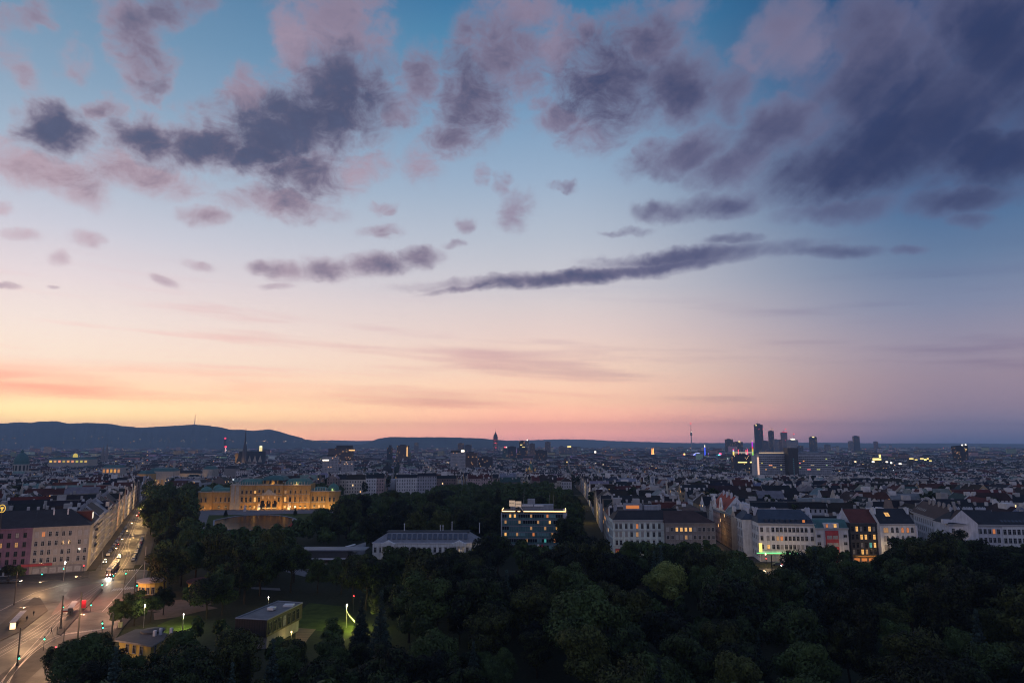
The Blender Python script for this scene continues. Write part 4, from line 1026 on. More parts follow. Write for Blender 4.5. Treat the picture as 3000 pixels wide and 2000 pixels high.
# ------------------------------------------------------------------ hotel, long palace, halls in the middle ground
M['hotel_glass'] = mat('hotel_curtain_wall', mottled((.07, .145, .155), .35, .35, 1.5), .25, spec=.6)
M['hotel_panel'] = mat('pale_teal_panel', mottled((.12, .25, .26), .25, .5), .4)
M['spandrel'] = mat('grey_spandrel', mottled((.14, .16, .19), .2), .5)
M['strip_warm'] = mat('warm_light_strip', rough=.5, base=(1, .8, .5), emit=(1.0, .60, .22), strength=3.2, sample=True)
h = 19.9
P, W, rz = frame_of((1471, 1499), (1655, 1500), h); D = 15.0
hotel = thing('hotel', 'flat-roofed teal glass hotel with a bright light strip round its roof terrace', 'hotel', P, rz)
b = MB(); b.box(0, W, 0, D, -.3, h); b.build('wall', M['hotel_glass'], hotel)
b = MB(); b.box(W - .9, W + 1.2, -.4, D, -.3, h + .6); b.box(-.6, -.02, -.3, D, -.3, h); b.build('end_wall', M['concrete'], hotel)
b = MB()
for i in range(6): b.box(0, W - .95, -.22, 0, 2.2 + i * 3.3, 2.75 + i * 3.3, bottom=True)
for i in range(27): b.box(W * i / 27 - .05, W * i / 27 + .05, -.14, 0, 0, h)
b.build('facade_grid', M['spandrel'], hotel)
rq = random.Random(3)
litw = {(0, 3): 'lit', (0, 5): 'lit', (0, 19): 'lit_red', (1, 1): 'lit_dim', (1, 7): 'lit_dim', (1, 15): 'lit_dim', (1, 20): 'lit', (1, 24): 'lit', (2, 18): 'lit_dim', (2, 23): 'lit', (3, 1): 'lit', (3, 13): 'lit_red', (4, 22): 'lit_red', (4, 18): 'lit_teal', (4, 10): 'lit_dim', (5, 6): 'lit_dim', (5, 15): 'lit_red', (3, 21): 'lit_dim', (2, 12): 'lit_dim', (0, 12): 'lit_dim', (3, 6): 'lit_dim'}
for r_ in range(6):
    z = h - 2.9 - 3.3 * r_
    run = 0
    for c in range(26):
        g_ = litw.get((r_, c))
        if not g_:
            if run <= 0: run = rq.randint(1, 5); tp = rq.choice(['glass', 'glass', 'hotel_panel', None])
            run -= 1; g_ = tp
        if not g_: continue
        x0 = W * (c + .08) / 27; x1 = W * (c + .92) / 27
        q = MB(); q.box(x0, x1, -.10, -.02, z, z + 2.25); o = q.build('window', M[g_], hotel)
        if g_.startswith('lit'): o['label'] = 'lit hotel window'
b = MB(); b.box(-.6, W + 1.0, -.9, D + .5, h + .02, h + .35); b.box(-.6, W + 1, -.9, -.6, h + .36, h + 1.0); b.box(-.6, -.3, -.6, D, h + .36, h + 1.0); b.box(W + .7, W + 1.0, -.6, D, h + .62, h + 1.0); b.build('roof', M['tile_brown'], hotel)
b = MB(); b.box(0, W * .21, -.98, -.92, h + .30, h + .75); b.box(W * .25, W * .29, -.98, -.92, h + .30, h + .75); b.box(W * .345, W + .6, -.98, -.92, h + .30, h + .75)
b.box(-.1, .15, 0, D * .8, h + 1.02, h + 1.3); b.box(W + .4, W + .62, 0, D * .8, h + 1.02, h + 1.3); b.build('light_strip', M['strip_warm'], hotel)
b = MB(); b.box(W * .32, W * .82, 6, 13, h + .36, h + 3.4); b.box(W * .40, W * .52, 8, 12, h + 3.42, h + 6.4); b.box(W * .12, W * .20, 8, 13, h + .36, h + 4.6); b.build('roof_house', M['grey'], hotel)
b = MB(); b.box(W * .31, W * .49, 5.5, 5.98, h + 2.6, h + 3.7); b.box(W * .51, W * .66, 5.5, 5.98, h + 2.6, h + 3.6); b.build('terrace_screen', M['white'], hotel)
b = MB(); b.bar((W * .335, 9, h + 3), (W * .345, 9, h + 12), .14, .05); b.bar((W * .76, 9, h + 3), (W * .76, 9, h + 9), .08); b.bar((W * .82, 9, h + 3), (W * .82, 9, h + 9), .08)
for i in range(14): b.bar((W * (.18 + .012 * i), 10, h + .4), (W * (.18 + .012 * i), 10 + rq.uniform(-.5, .5), h + rq.uniform(3, 5)), .12)
b.build('mast', M['metal_grey'], hotel)
# the two lit sign boards on the roof
def textobj(txt, size, m, parent, loc, rot=(math.pi / 2, 0, 0), name='lettering', align='CENTER', ext=.02):
    c = bpy.data.curves.new(name, 'FONT'); c.body = txt; c.size = size; c.align_x = align; c.align_y = 'CENTER'; c.extrude = ext
    o = bpy.data.objects.new(name, c); COL.objects.link(o)
    dg = bpy.context.evaluated_depsgraph_get(); me = bpy.data.meshes.new_from_object(o.evaluated_get(dg)); bpy.data.objects.remove(o)
    me.materials.clear(); me.materials.append(m)
    o = bpy.data.objects.new(name, me); COL.objects.link(o); o.parent = parent; o.location = loc; o.rotation_euler = rot
    return o
M['sign_lit'] = mat('lit_sign_board', rough=.6, base=(.7, .55, .4), emit=(1.0, .68, .40), strength=.30)
sg = thing('roof_sign', 'pair of cream lit sign boards on posts on the teal hotel roof', 'sign', P + Vector((W * .21 * math.cos(rz), W * .21 * math.sin(rz), h + .4)), rz - .12)
b = MB(); b.box(-3.4, -.15, -.1, .1, 2.7, 5.9); b.build('board', M['sign_lit'], sg); b = MB(); b.box(.15, 3.4, -.1, .1, 2.3, 5.5); b.build('board', M['sign_lit'], sg)
b = MB(); b.bar((-1.8, .2, 0), (-1.8, .2, 2.8), .12); b.bar((1.8, .2, 0), (1.8, .2, 2.5), .12); b.bar((-1.8, .2, .2), (1.8, .2, 2.4), .06); b.build('posts', M['metal'], sg)
for k, txt in ((-1.8, 'HOTEL'), (1.8, 'DANIEL')):
    textobj(txt, .92, M['frame_dark'], sg, (k, -.13, 4.3 if k < 0 else 3.9))
# the bent boat hanging over the roof edge
bt = thing('bent_boat', 'pale boat bent over the front edge of the teal hotel roof', 'sculpture', P + Vector((W * .27 * math.cos(rz), W * .27 * math.sin(rz), h + 1.2)), rz)
b = MB(); path = [(-3.2, 2.0, 1.3), (-1.6, .6, 1.5), (0, -.5, 1.4), (1.2, -1.5, .9), (2.2, -2.0, -.4), (2.8, -2.1, -2.0)]; wd = [.15, .75, 1.0, .95, .6, .1]
for (a, c, w0, w1) in zip(path, path[1:], wd, wd[1:]): 
    A, C = Vector(a), Vector(c)
    for s0, s1 in ((-1, 0), (0, 1)):
        b.face([A + Vector((0, s0 * w0, abs(s0) * .5)), C + Vector((0, s0 * w1, abs(s0) * .5)), C + Vector((0, s1 * w1, abs(s1) * .5)), A + Vector((0, s1 * w0, abs(s1) * .5))])
    b.face([A + Vector((0, -w0, .5)), A + Vector((0, w0, .5)), C + Vector((0, w1, .5)), C + Vector((0, -w1, .5))])
b.build('hull', M['white'], bt)
b = MB(); b.bar((-.4, .2, 2.0), (-2.6, 1.2, 4.6), .07); b.bar((0, -.4, 1.6), (1.8, -1.2, 1.6), .06); b.build('mast', M['white_metal'], bt)
# two banners and lit tables at the hotel entrance
for px, m_, lab in ((1577, 'white', 'tall white banner at the hotel entrance'), (1589, 'red', 'tall red banner at the hotel entrance')):
    p = at_z(px, 1632); t = thing('banner', lab, 'banner', (p.x, p.y, 0), 0); b = MB(); b.bar((-.5, 0, 0), (-.5, 0, 6.6), .07); b.build('pole', M['metal'], t); b = MB(); b.box(-.44, .44, -.03, .03, 2.2, 6.5); b.build('cloth', M[m_], t)

# long white palace with the grey mansard roof
h = 8.2
P, W, rz = frame_of((1092, 1588), (1409, 1588), h); D = 14
lp = thing('long_palace', 'long low white palace with a grey mansard roof full of skylights', 'palace', P, rz)
b = MB(); b.box(0, W, 0, D, -.3, h); b.build('wall', M['white'], lp)
b = MB(); b.box(-.3, W + .3, -.5, 0, h - .5, h, bottom=True); b.build('cornice', M['pale'], lp)
ro = roof_part(lp, W, D, h, 4.5, 'mansard', M['zinc'], M['zinc'], (7.5, 7.5))
b = MB(); b.box(6, W - 6, 3.2, D - 3.2, h + 4.52, h + 4.8); b.build('roof_ridge', M['slate'], ro)
skylights(ro, [W * (.145 + .0475 * i) for i in range(16)], .75, h + 1.5, math.atan2(4.5, 3.1), 1.5, 2.7, {})
for i in range(20):
    if i in (3, 16): continue
    add_window(lp, W * (i + .5) / 20, 3.4, 1.1, 2.2, 'glass', 'hood')
for q in (.145, .80):                                  # porches under small gables, lit from inside
    x = W * q; b = MB(); b.box(x - 3.4, x + 3.4, -2.2, 0, 6.6, 7.6); 
    for k in (-3, -1, 1, 3): b.bar((x + k, -1.9, 0), (x + k, -1.9, 6.6), .28, n=8)
    b.face([(x - 3.8, -2.3, 7.62), (x + 3.8, -2.3, 7.62), (x, -2.3, 9.3)]); b.face([(x - 3.8, -2.3, 7.62), (x, -2.3, 9.3), (x, 1, 9.3), (x - 3.8, 1, 7.62)]); b.face([(x, -2.3, 9.3), (x + 3.8, -2.3, 7.62), (x + 3.8, 1, 7.62), (x, 1, 9.3)])
    pz = b.build('porch', M['white'], lp); lamp('porch_lamp', 'POINT', (x + .5, -1.0, 3.2), 130, (1.0, .66, .30), lp, .25)
    b = MB(); b.lathe((x + .5, -1.0, 3.0), [(0, -.2), (.22, 0), (.22, .3), (0, .5)], 8); b.build('lantern', M['bulb'], lp)
lamp('gable_floodlight', 'POINT', (W * .93, -3.0, 5.0), 160, (1.0, .70, .38), lp, .25)
for q, hh in ((.27, 3.0), (.61, 2.2), (.635, 2.2), (.72, 4.0), (.98, 3.4)): chimney(ro, W * q, 7, h + 4.9, .35, .35, hh, 'pale')

# hall with the tapering pale roof, and the long dark wall beside it
A, B, C_, Dp = at_z(1072, 1587, 5.5), at_z(985, 1614, 4.6), at_z(1000, 1622, 4.6), at_z(1072, 1597, 5.2)
hall = thing('glass_roofed_hall', 'low hall with a tapering pale metal roof left of the long white palace', 'hall', (0, 0, 0))
b = MB(); q = [B, C_, at_z(1038, 1619, 4.6), Dp, A]
b.face([p[:] for p in q]); b.face([(p.x, p.y, p.z - .4) for p in q][::-1])
for p, s_ in zip(q, q[1:] + q[:1]): b.face([(p.x, p.y, p.z - .4), (s_.x, s_.y, s_.z - .4), s_[:], p[:]])
b.build('roof', M['zinc'], hall)
b = MB(); pr = [(p.x * .97 + sum(k.x for k in q) / 5 * .03, p.y * .97 + sum(k.y for k in q) / 5 * .03) for p in q]; b.prism(pr, -.2, 4.1); b.build('wall', M['grey'], hall)
b = MB(); a_, c_ = at_z(1012, 1601, 5.5), at_z(1040, 1593, 5.7); b.bar((a_.x, a_.y, 5.3), (c_.x, c_.y, 5.5), .5, n=4); b.build('roof_light', M['white'], hall)
ws = thing('museum_block', 'long dark museum block with a thin pale roof edge among the trees', 'building', at_z(826, 1660), 0)
Wd = (at_z(1000, 1640).x - at_z(826, 1640).x); b = MB(); b.box(0, Wd, 6, 16, -.2, 6.4); b.build('wall', M['frame_dark'], ws)
b = MB(); b.box(-4, Wd + 8, 5.4, 16.5, 6.42, 6.9); b.build('roof', M['zinc'], ws); b = MB(); b.box(3, Wd, 5.6, 5.98, 2.6, 3.1); b.box(4, Wd, 3.0, 5.58, 2.75, 2.95); b.build('canopy', M['pale'], ws)
b = MB(); b.box(Wd * .45, Wd * .95, 2, 5.9, -.1, .9); b.build('terrace_wall', M['stone'], ws)

# flat-roofed dark pavilion
M['dark_timber'] = mat('dark_timber_cladding', lambda g, b: g.mix(g.math('LESS_THAN', g.math('FRACT', g.math('MULTIPLY', g.math('ADD', g.sep(opos(g))[0], g.sep(opos(g))[1]), 1.6)), .18), g.mix(g.noise(opos(g), 1.2, 4.0)['Fac'], (.014, .011, .012), (.034, .026, .024)), (.004, .004, .004)), .7)
zr = 8.0
q = [at_z(690, 1811, zr), at_z(783, 1816, zr), at_z(886, 1766, zr), at_z(814, 1761, zr)]
cx_, cy_ = sum(p.x for p in q) / 4, sum(p.y for p in q) / 4
pv_ = thing('flat_roofed_pavilion', 'dark boxy pavilion with a flat pale gravel roof above the timber deck', 'building', (cx_, cy_, 0))
loc = [(p.x - cx_, p.y - cy_) for p in q]
def shrink(k): return [(p[0] * k, p[1] * k) for p in loc]
b = MB(); b.prism(shrink(1.0), zr - 4.6, zr, 0, 1); b.build('upper_storey', [M['dark_timber'], M['gravel']], pv_)
b = MB(); b.prism(shrink(.90), -.2, zr - 4.62); b.build('lower_storey', M['grey_brown'], pv_)
b = MB()
for i in range(4):
    p, s_ = loc[i], loc[(i + 1) % 4]; b.bar((p[0], p[1], zr + .12), (s_[0], s_[1], zr + .12), .22, n=4)
b.build('roof_edge', M['metal_grey'], pv_)
pa, pb = Vector(loc[1]), Vector(loc[2]); dd = (pb - pa); nn_ = Vector((dd.y, -dd.x)).normalized(); L = dd.length; rz_ = math.atan2(dd.y, dd.x)
for i in range(7):
    p = pa + dd * (.08 + .13 * i) + nn_ * .03
    add_window(pv_, p.x, zr - 3.9, 1.5, 2.9, 'glass' if i != 3 else 'curtain', y=p.y, rz=rz_, frame='frame_dark')
b = MB(); b.M = Matrix.Rotation(rz_, 4, 'Z'); b.box(-1, 1, -1, 1, zr + .3, zr + 1.0); b.M = None; b.box(2, 5, 4, 6.5, zr + .05, zr + .6); b.build('roof_hatch', M['white_metal'], pv_)

# yellow kiosk with the wide roof
zr = 4.3
q = [at_z(330, 1872, zr), at_z(447, 1890, zr), at_z(499, 1858, zr), at_z(458, 1842, zr), at_z(396, 1842, zr)]
cx_, cy_ = sum(p.x for p in q) / 5, sum(p.y for p in q) / 5
ks = thing('yellow_kiosk', 'yellow-walled station kiosk with a wide dark flat roof by the road', 'kiosk', (cx_, cy_, 0)); loc = [(p.x - cx_, p.y - cy_) for p in q]
b = MB(); b.prism(shrink(1.0), zr - .45, zr, 0, 1); b.build('roof', [M['cream'], M['felt']], ks)
b = MB(); b.prism(shrink(.80), -.2, zr - .46); b.build('wall', M['yellow'], ks)
pa, pb = Vector(loc[0]) * .8, Vector(loc[1]) * .8; dd = pb - pa; rz_ = math.atan2(dd.y, dd.x)
for k in (.28, .5, .72):
    p = pa + dd * k; add_window(ks, p.x, 1.2, 1.0, 2.0, 'glass', y=p.y - .03, rz=rz_, frame='frame')
pa, pb = Vector(loc[1]) * .8, Vector(loc[2]) * .8; dd = pb - pa
for k in (.3, .7):
    p = pa + dd * k; add_window(ks, p.x + .02, 1.2, 1.0, 2.0, 'glass', y=p.y - .03, rz=math.atan2(dd.y, dd.x), frame='frame')
b = MB(); b.box(2.5, 3.2, -1, -.2, zr + .02, zr + 1.5); b.box(3.6, 4.2, .2, 1.0, zr + .02, zr + 1.8); b.box(6.2, 6.9, 1.0, 1.7, zr + .02, zr + 1.7); b.build('chimney', M['pale'], ks)
b = MB(); b.lathe((0, 4.0, zr), [(3.2, .02), (3.2, .5), (0, .9)], 16); b.build('roof_lantern', M['felt'], ks)
# round yellow kiosks among the trees
def round_kiosk(px, py, r_, hh, lab, windows):
    p = at_z(px, py); t = thing('round_kiosk', lab, 'kiosk', (p.x, p.y, 0)); b = MB(); b.lathe((0, 0, -.2), [(r_, 0), (r_, hh)], 20); b.build('wall', M['yellow'], t)
    b = MB(); b.lathe((0, 0, hh - .2), [(r_, 0), (r_ + .9, 0), (r_ + .9, .4), (0, .9)], 20); b.build('roof', M['cream' if windows else 'tile_red'], t)
    if windows:
        for a in (-2.1, -1.75, -1.4, -1.05): add_window(t, (r_ + .04) * math.cos(a), .3, 1.0, 2.4, 'glass', y=(r_ + .04) * math.sin(a), rz=a + math.pi / 2)
    lamp('kiosk_lamp', 'POINT', (-r_ * .3, -r_ - 2.6, 3.4), 40, (1.0, .66, .16), t, .2)
round_kiosk(445, 1734, 5.0, 4.6, 'round yellow kiosk with glazed doors by the road trees', True); round_kiosk(600, 1740, 6.0, 5.2, 'round yellow kiosk with a red roof deeper among the trees', False)

# ------------------------------------------------------------------ towers, churches and rides on the skyline
def tower(name, label, pxL, pxR, pyT, Y, depth, col, cat='tower', lights=(), cap=None, turn=0.0, mast=0, group=None, roofcol=(.03, .03, .035), lit_all=None, shape=None):
    A, B = at_y(pxL, pyT, Y), at_y(pxR, pyT, Y)
    z0 = zg((A.x + B.x) / 2, Y) - 1; W = (B - A).length; H = A.z - z0
    t = thing(name, label, cat, (A.x, Y, z0), turn, group)
    b = MB(); b.col = col; sd = int(abs(A.x)) * 2.9
    P = shape(W, depth) if shape else [(0, 0), (W, 0), (W, depth), (0, depth)]
    for p, q in zip(P, P[1:] + P[:1]): b.wall(p, q, 0, H, 0, sd); sd += 290
    b.build('wall', M['city_wall'], t)
    r_ = MB(); r_.col = roofcol; r_.face([(p[0], p[1], H) for p in P], 0)
    r_.box(W * .25, W * .7, depth * .3, depth * .7, H + .02, H + max(2.5, H * .03), 0)
    ro = r_.build('roof', M['city_roof'], t)
    if cap:
        c = MB(); c.col = cap[0]; c.box(W * cap[1], W * cap[2], depth * .2, depth * .8, H + .05, H + cap[3]); c.build('rooftop_block', M['city_roof'], t)
    if mast:
        c = MB(); c.bar((W * .45, depth * .5, H), (W * .45, depth * .5, H + mast), W * .03 + .3, .15, 5); c.build('mast', M['metal'], t)
    for (u, py, w, h_, c, k) in lights:                # lit signs and windows: along the front, at a measured height
        z = at_y((pxL + pxR) / 2, py, Y).z - z0
        g_ = MB(); g_.col = tuple(v * k for v in c); g_.box(W * u, W * u + w, -.8, -.1, z, z + h_); g_.build('lit_sign', M['glow'], t)
    return t, W, H
WARM, WHT, RED, YEL = (1.0, .55, .20), (1.0, .88, .70), (1.0, .06, .10), (1.0, .78, .25)
DK = (.030, .034, .050); BR = (.12, .085, .075); PA = (.36, .35, .36); MD = (.14, .14, .17)
tower('slab_block', 'pale slab block with rows of balconies and a white light strip near its top', 945, 990, 1336, 1480, 14, PA, lights=[(.02, 1349, 13, 2.2, WHT, .9)])
tower('apartment_block', 'lower pale block just right of the slab with the white light strip', 1000, 1034, 1349, 1420, 14, PA)
tower('office_block', 'brown stepped block with a heavy flat top above the pale slab', 962, 1029, 1313, 2300, 40, BR, cap=((.05, .045, .045), .32, .98, 10), lights=[(.9, 1320, 20, 4, WARM, .4)])
tower('office_tower', 'squat dark tower with a wider black cap left of the brown block', 1134, 1148, 1310, 2700, 22, DK, cap=(DK, .3, .8, 9))
tower('office_block', 'broad brown office block with a lit stair strip on its right edge', 1163, 1196, 1304, 2600, 30, BR, lights=[(.86, 1336, 4.5, 34, WARM, .34)])
tower('office_tower', 'thin pale tower against the flat hill', 1213, 1225, 1297, 4300, 22, MD)
tower('residential_tower', 'left of two stubby brown towers before the flat hill', 1341, 1359, 1298, 4200, 30, BR); tower('residential_tower', 'right and darker of two stubby brown towers before the flat hill', 1361, 1381, 1303, 4100, 30, (.07, .06, .065))
tower('hotel_slab', 'pale ribbed hotel slab with a glowing roof sign', 1320, 1363, 1325, 1750, 15, PA, roofcol=(.02, .02, .02), lights=[(.72, 1323, 8, 4.0, WHT, 1.2)], cap=((.02, .02, .022), .02, .98, 4))
tower('office_block', 'brown twin-gabled block right of the ribbed hotel slab', 1364, 1398, 1326, 1800, 20, BR); tower('office_block', 'low dark block right of the brown twin-gabled block', 1400, 1443, 1338, 1850, 26, (.06, .055, .07))
t, W, H = tower('skyscraper', 'stepped round skyscraper with red lights and a needle on the flat hill', 1445, 1458, 1277, 5400, 36, (.075, .065, .085), lights=[(.3, 1298, 14, 4, RED, .6), (.1, 1288, 24, 2.5, RED, .3), (.5, 1312, 8, 8, RED, .35)], shape=lambda w, d: [(w / 2 + w / 2 * math.cos(a), d / 2 + w / 2 * math.sin(a)) for a in [math.pi * 2 * i / 14 for i in range(14)]])
b = MB(); b.lathe((W / 2, 18, H), [(W * .42, 0), (W * .40, 12), (W * .25, 14), (W * .18, 24), (W * .13, 26), (W * .12, 32), (0, 33)], 12); b.bar((W / 2, 18, H + 32), (W / 2, 18, H + 62), 1.1, .2); b.build('crown', M['metal'], t)
tower('office_tower', 'teal glass office block with a small red logo', 1472, 1486, 1312, 3000, 24, (.05, .12, .13), lights=[(.35, 1311, 10, 5, RED, .6), (.62, 1311, 7, 5, WHT, .5)]); tower('office_tower', 'black block joined to the teal glass one', 1487, 1512, 1308, 2990, 26, DK)
tower('skyscraper', 'dark twin-stepped tower with a few yellow windows', 1521, 1540, 1292, 3100, 30, DK, lights=[(.15, 1304, 9, 4, YEL, .4), (.45, 1310, 12, 3.5, YEL, .4), (.1, 1316, 8, 4, YEL, .35)]); tower('office_tower', 'lower dark shoulder block of the twin-stepped tower', 1515, 1545, 1311, 3080, 18, DK)
tower('chimney_tower', 'slender pale tower with a white light on top behind the dark tower', 1542, 1549, 1289, 3600, 10, MD, lights=[(.2, 1290, 5, 5, WHT, 1.2)]); tower('residential_tower', 'brownish tower right of the slender pale one', 1551, 1567, 1299, 3500, 26, BR); tower('office_block', 'wide black block below the brownish tower', 1568, 1603, 1319, 2600, 30, DK); tower('office_tower', 'lone grey-brown tower on the far plain', 1597, 1613, 1294, 4200, 28, (.10, .085, .09))
tower('office_block', 'grey block with a lit sign on the far plain', 1655, 1690, 1309, 4000, 40, MD, lights=[(.2, 1309, 22, 5, YEL, .8)]); tower('office_block', 'paler low block beside the grey one with the lit sign', 1638, 1654, 1307, 4050, 30, (.2, .18, .19))
tower('gasometer_block', 'dark low block among the far roofs right of the golden domes', 1735, 1745, 1325, 3400, 20, DK, lights=[(.6, 1326, 9, 8, WHT, .9)])
# the high-rise group beyond the river
def prow(w, d): return [(0, d * .2), (w * .55, 0), (w, d * .12), (w, d), (0, d)]
t, W, H = tower('skyscraper', 'tallest black skyscraper with a mast in the right-hand group', 2213, 2235, 1243, 5300, 36, (.012, .016, .030), mast=34, lights=[(.0, 1247, 11, 7, YEL, .5), (.42, 1257, 4, 4, RED, .8), (.95, 1257, 4, 4, RED, .8), (.96, 1273, 4, 4, RED, .7)], shape=prow)
t, W, H = tower('skyscraper', 'dark slim tower with cranes on its unfinished top', 2254, 2267, 1262, 5200, 30, (.022, .026, .040), lights=[(.15, 1260, 3, 12, WARM, .3), (.75, 1260, 3, 12, WARM, .3)])
b = MB(); b.bar((W * .7, 10, H), (W * .7, 10, H + 28), .9); b.bar((W * .7, 10, H + 22), (W * .1, 10, H + 42), .7); b.bar((W * .7, 10, H + 22), (W * 1.0, 10, H + 20), .7); b.build('crane', M['metal_grey'], t)
t, W, H = tower('skyscraper', 'pale ribbed high-rise with a red line of light at its top', 2291, 2306, 1266, 5250, 34, (.17, .15, .17), lights=[(.0, 1266, 40, 2.5, RED, .45), (.66, 1258, 6, 6, RED, 1.1), (.55, 1290, 5, 5, RED, .5)], mast=20)
t, W, H = tower('skyscraper', 'broad silver tower with a domed lit roof', 2310, 2338, 1288, 5100, 40, (.25, .25, .28))
b = MB(); b.col = (.8, .75, .5); b.lathe((W * .55, 20, H), [(W * .27, 0), (W * .22, 6), (W * .1, 10), (0, 11)], 14); b.build('lit_dome', M['glow'], t)
b = MB(); b.bar((W * .7, 20, H + 8), (W * .7, 20, H + 42), .8, .3); b.build('mast', M['metal'], t); b = MB(); b.col = RED; b.box(W * .7 - 3, W * .7 + 3, 17, 23, H + 40, H + 46); b.build('warning_light', M['glow'], t)
tower('skyscraper', 'round-shouldered dark tower right of the silver domed one', 2375, 2395, 1280, 5000, 34, (.030, .040, .058), lights=[(.2, 1281, 16, 5, YEL, .7)], cap=((.03, .04, .055), .15, .85, 5), shape=lambda w, d: [(0, d * .3), (w * .3, 0), (w * .7, 0), (w, d * .3), (w, d), (0, d)])
for px0, px1, py, c, lab in [(2127, 2147, 1286, DK, 'dark blocky tower left of the funfair light towers'), (2150, 2176, 1294, (.04, .05, .06), 'wide dark tower with a yellow roof light beside the blocky one'), (2236, 2251, 1291, (.06, .06, .08), 'low dark tower tucked beside the tallest black skyscraper'), (2269, 2282, 1287, (.16, .16, .19), 'pale mid-height tower between the slim dark and the ribbed ones'), (2283, 2291, 1288, (.12, .07, .07), 'narrow reddish tower touching the pale ribbed high-rise'), (2340, 2353, 1306, DK, 'small dark tower under the silver domed one'), (2419, 2433, 1302, MD, 'small grey tower left of the lone slim tower'), (2489, 2500, 1292, MD, 'stub of a grey tower just left of the lone slim tower'), (2502, 2518, 1277, (.030, .036, .052), 'lone slim dark tower standing apart on the right horizon'), (2564, 2572, 1293, (.16, .10, .13), 'tiny reddish tower on the right horizon')]:
    tower('high_rise', lab, px0, px1, py, 5600 if px0 > 2480 else 4900, 30, c, lights=[(.5, 1294, 14, 5, YEL, .8)] if px0 == 2150 else ())
# tilted dark block
A = at_y(2804, 1337, 2500); z0 = zg(A.x, 2500) - 1; W = at_y(2838, 1337, 2500).x - A.x; Ht = at_y(2804, 1305, 2500).z - z0
t = thing('leaning_office_block', 'black leaning office block with two white roof lights on the right horizon', 'tower', (A.x, 2500, z0))
b = MB(); b.col = (.012, .014, .022); P0_ = [(2, 0), (W - 1, 0), (W - 1, 26), (2, 26)]; P1_ = [(-2.5, 0, Ht - 2), (W, 0, Ht + 3), (W, 26, Ht + 3), (-2.5, 26, Ht - 2)]
for i in range(4): b.face([(*P0_[i], 0), (*P0_[(i + 1) % 4], 0), P1_[(i + 1) % 4], P1_[i]], 0, [(900 + i * 90, 0), (900 + i * 90 + W, 0), (900 + i * 90 + W, Ht), (900 + i * 90, Ht)])
b.face(P1_); b.build('wall', M['city_wall'], t)
b = MB(); b.col = WHT; b.box(W * .5, W * .58, -1, 2, Ht, Ht + 4); b.box(W * .8, W * .88, -1, 2, Ht + 1.5, Ht + 5.5); b.col = tuple(v * .4 for v in YEL); b.box(W * .75, W * .9, -.9, -.1, Ht - 15, Ht - 12); b.build('roof_lights', M['glow'], t)
# television tower
p = at_y(2027, 1330, 5200); zt = at_y(2027, 1240, 5200).z; z0 = -29; k = zt - z0
t = thing('television_tower', 'thin television tower with a round pod and a red tip light', 'tower', (p.x, 5200, z0))
b = MB(); b.lathe((0, 0, 0), [(5.5, 0), (3.4, k * .55), (3.0, k * .60)], 10); b.build('shaft', M['concrete'], t)
b = MB(); b.lathe((0, 0, k * .60), [(3.0, 0), (8.5, 5), (9.5, 8), (8.5, 11), (6, 13), (6, 19), (7.2, 20), (7.0, 26), (3, 29), (2.2, k * .22), (1.2, k * .30), (.7, k * .39)], 14); b.build('pod', M['metal_grey'], t)
b = MB(); b.col = RED; b.box(-3.2, 3.2, -3.2, 3.2, k - 3, k + 3); b.col = tuple(v * .5 for v in WHT); b.box(-4, 4, -10, -8, k * .60 + 27, k * .60 + 32); b.build('warning_light', M['glow'], t)
# hospital slab with its stair tower
M['slab_conc'] = M['concrete']
A, B = at_y(2222, 1327, 1230), at_y(2416, 1331, 1256); z0 = zg(A.x, 1230) - 1; W = B.x - A.x; H = A.z - z0
t = thing('hospital_slab', 'long grey hospital slab with window bands and a lit roof line', 'hospital', (A.x, 1230, z0), .015)
b = MB(); b.col = (.42, .43, .47); b.box(0, W, 0, 18, 0, H - 3); b.build('wall', M['city_roof'], t)
rq = random.Random(12)
b = MB()
for i in range(14): b.box(.5, W - .5, -.14, -.04, H - 6.9 - i * 3.7, H - 5.6 - i * 3.7)
b.build('window_band', M['glass'], t)
b = MB()
for k_ in range(int(W / 3.4)): b.box(3.4 * k_, 3.4 * k_ + .28, -.3, 0, 0, H - 3.2)
b.build('mullions', M['concrete'], t)
b = MB()
for _ in range(19):
    i = rq.choice([1, 2, 3, 4, 5, 6, 12, 12]); c = rq.randint(0, int(W / 3.4) - 1); b.col = tuple(v * rq.uniform(.10, .35) for v in WARM); w_ = rq.choice([2.6, 2.6, 6]); b.box(3.4 * c + .5, min(W - 1, 3.4 * c + .5 + w_), -.2, -.15, H - 7.1 - i * 3.7, H - 5.5 - i * 3.7)
b.build('lit_windows', M['glow'], t)
b = MB(); b.box(1, W - 1, 3, 16, H - 2.98, H); b.build('roof_storey', M['zinc'], t)
b = MB()
for k_ in range(24): b.col = tuple(v * .30 for v in (1.0, .70, .40)); b.box(2 + 1.85 * k_, 2 + 1.85 * k_ + 1.2, 2.4, 2.9, H + .1, H + 1.4)
b.build('roof_lights', M['glow'], t)
b = MB(); b.box(-8, -3.4, -1, 14, 0, H - 4); b.build('end_tower', M['concrete'], t); b = MB(); b.col = (.30, .18, .13); b.box(-3.3, -.3, -1.2, 10, 0, H - 7); b.build('lit_stairwell', M['glow'], t)['label'] = 'softly lit stairwell strip'
tw = thing('stair_tower', 'black stair tower rising in front of the grey hospital slab', 'tower', (at_y(2309, 1320, 1212).x, 1212, z0)); Wt = at_y(2337, 1320, 1212).x - at_y(2309, 1320, 1212).x
b = MB(); b.box(0, Wt, 0, 17, 0, H + 2, 0); b.box(-1.2, Wt + 1.0, -.8, 17.5, H + 2.02, H + 9.5); b.build('shaft', M['frame_dark'], tw)
b = MB()
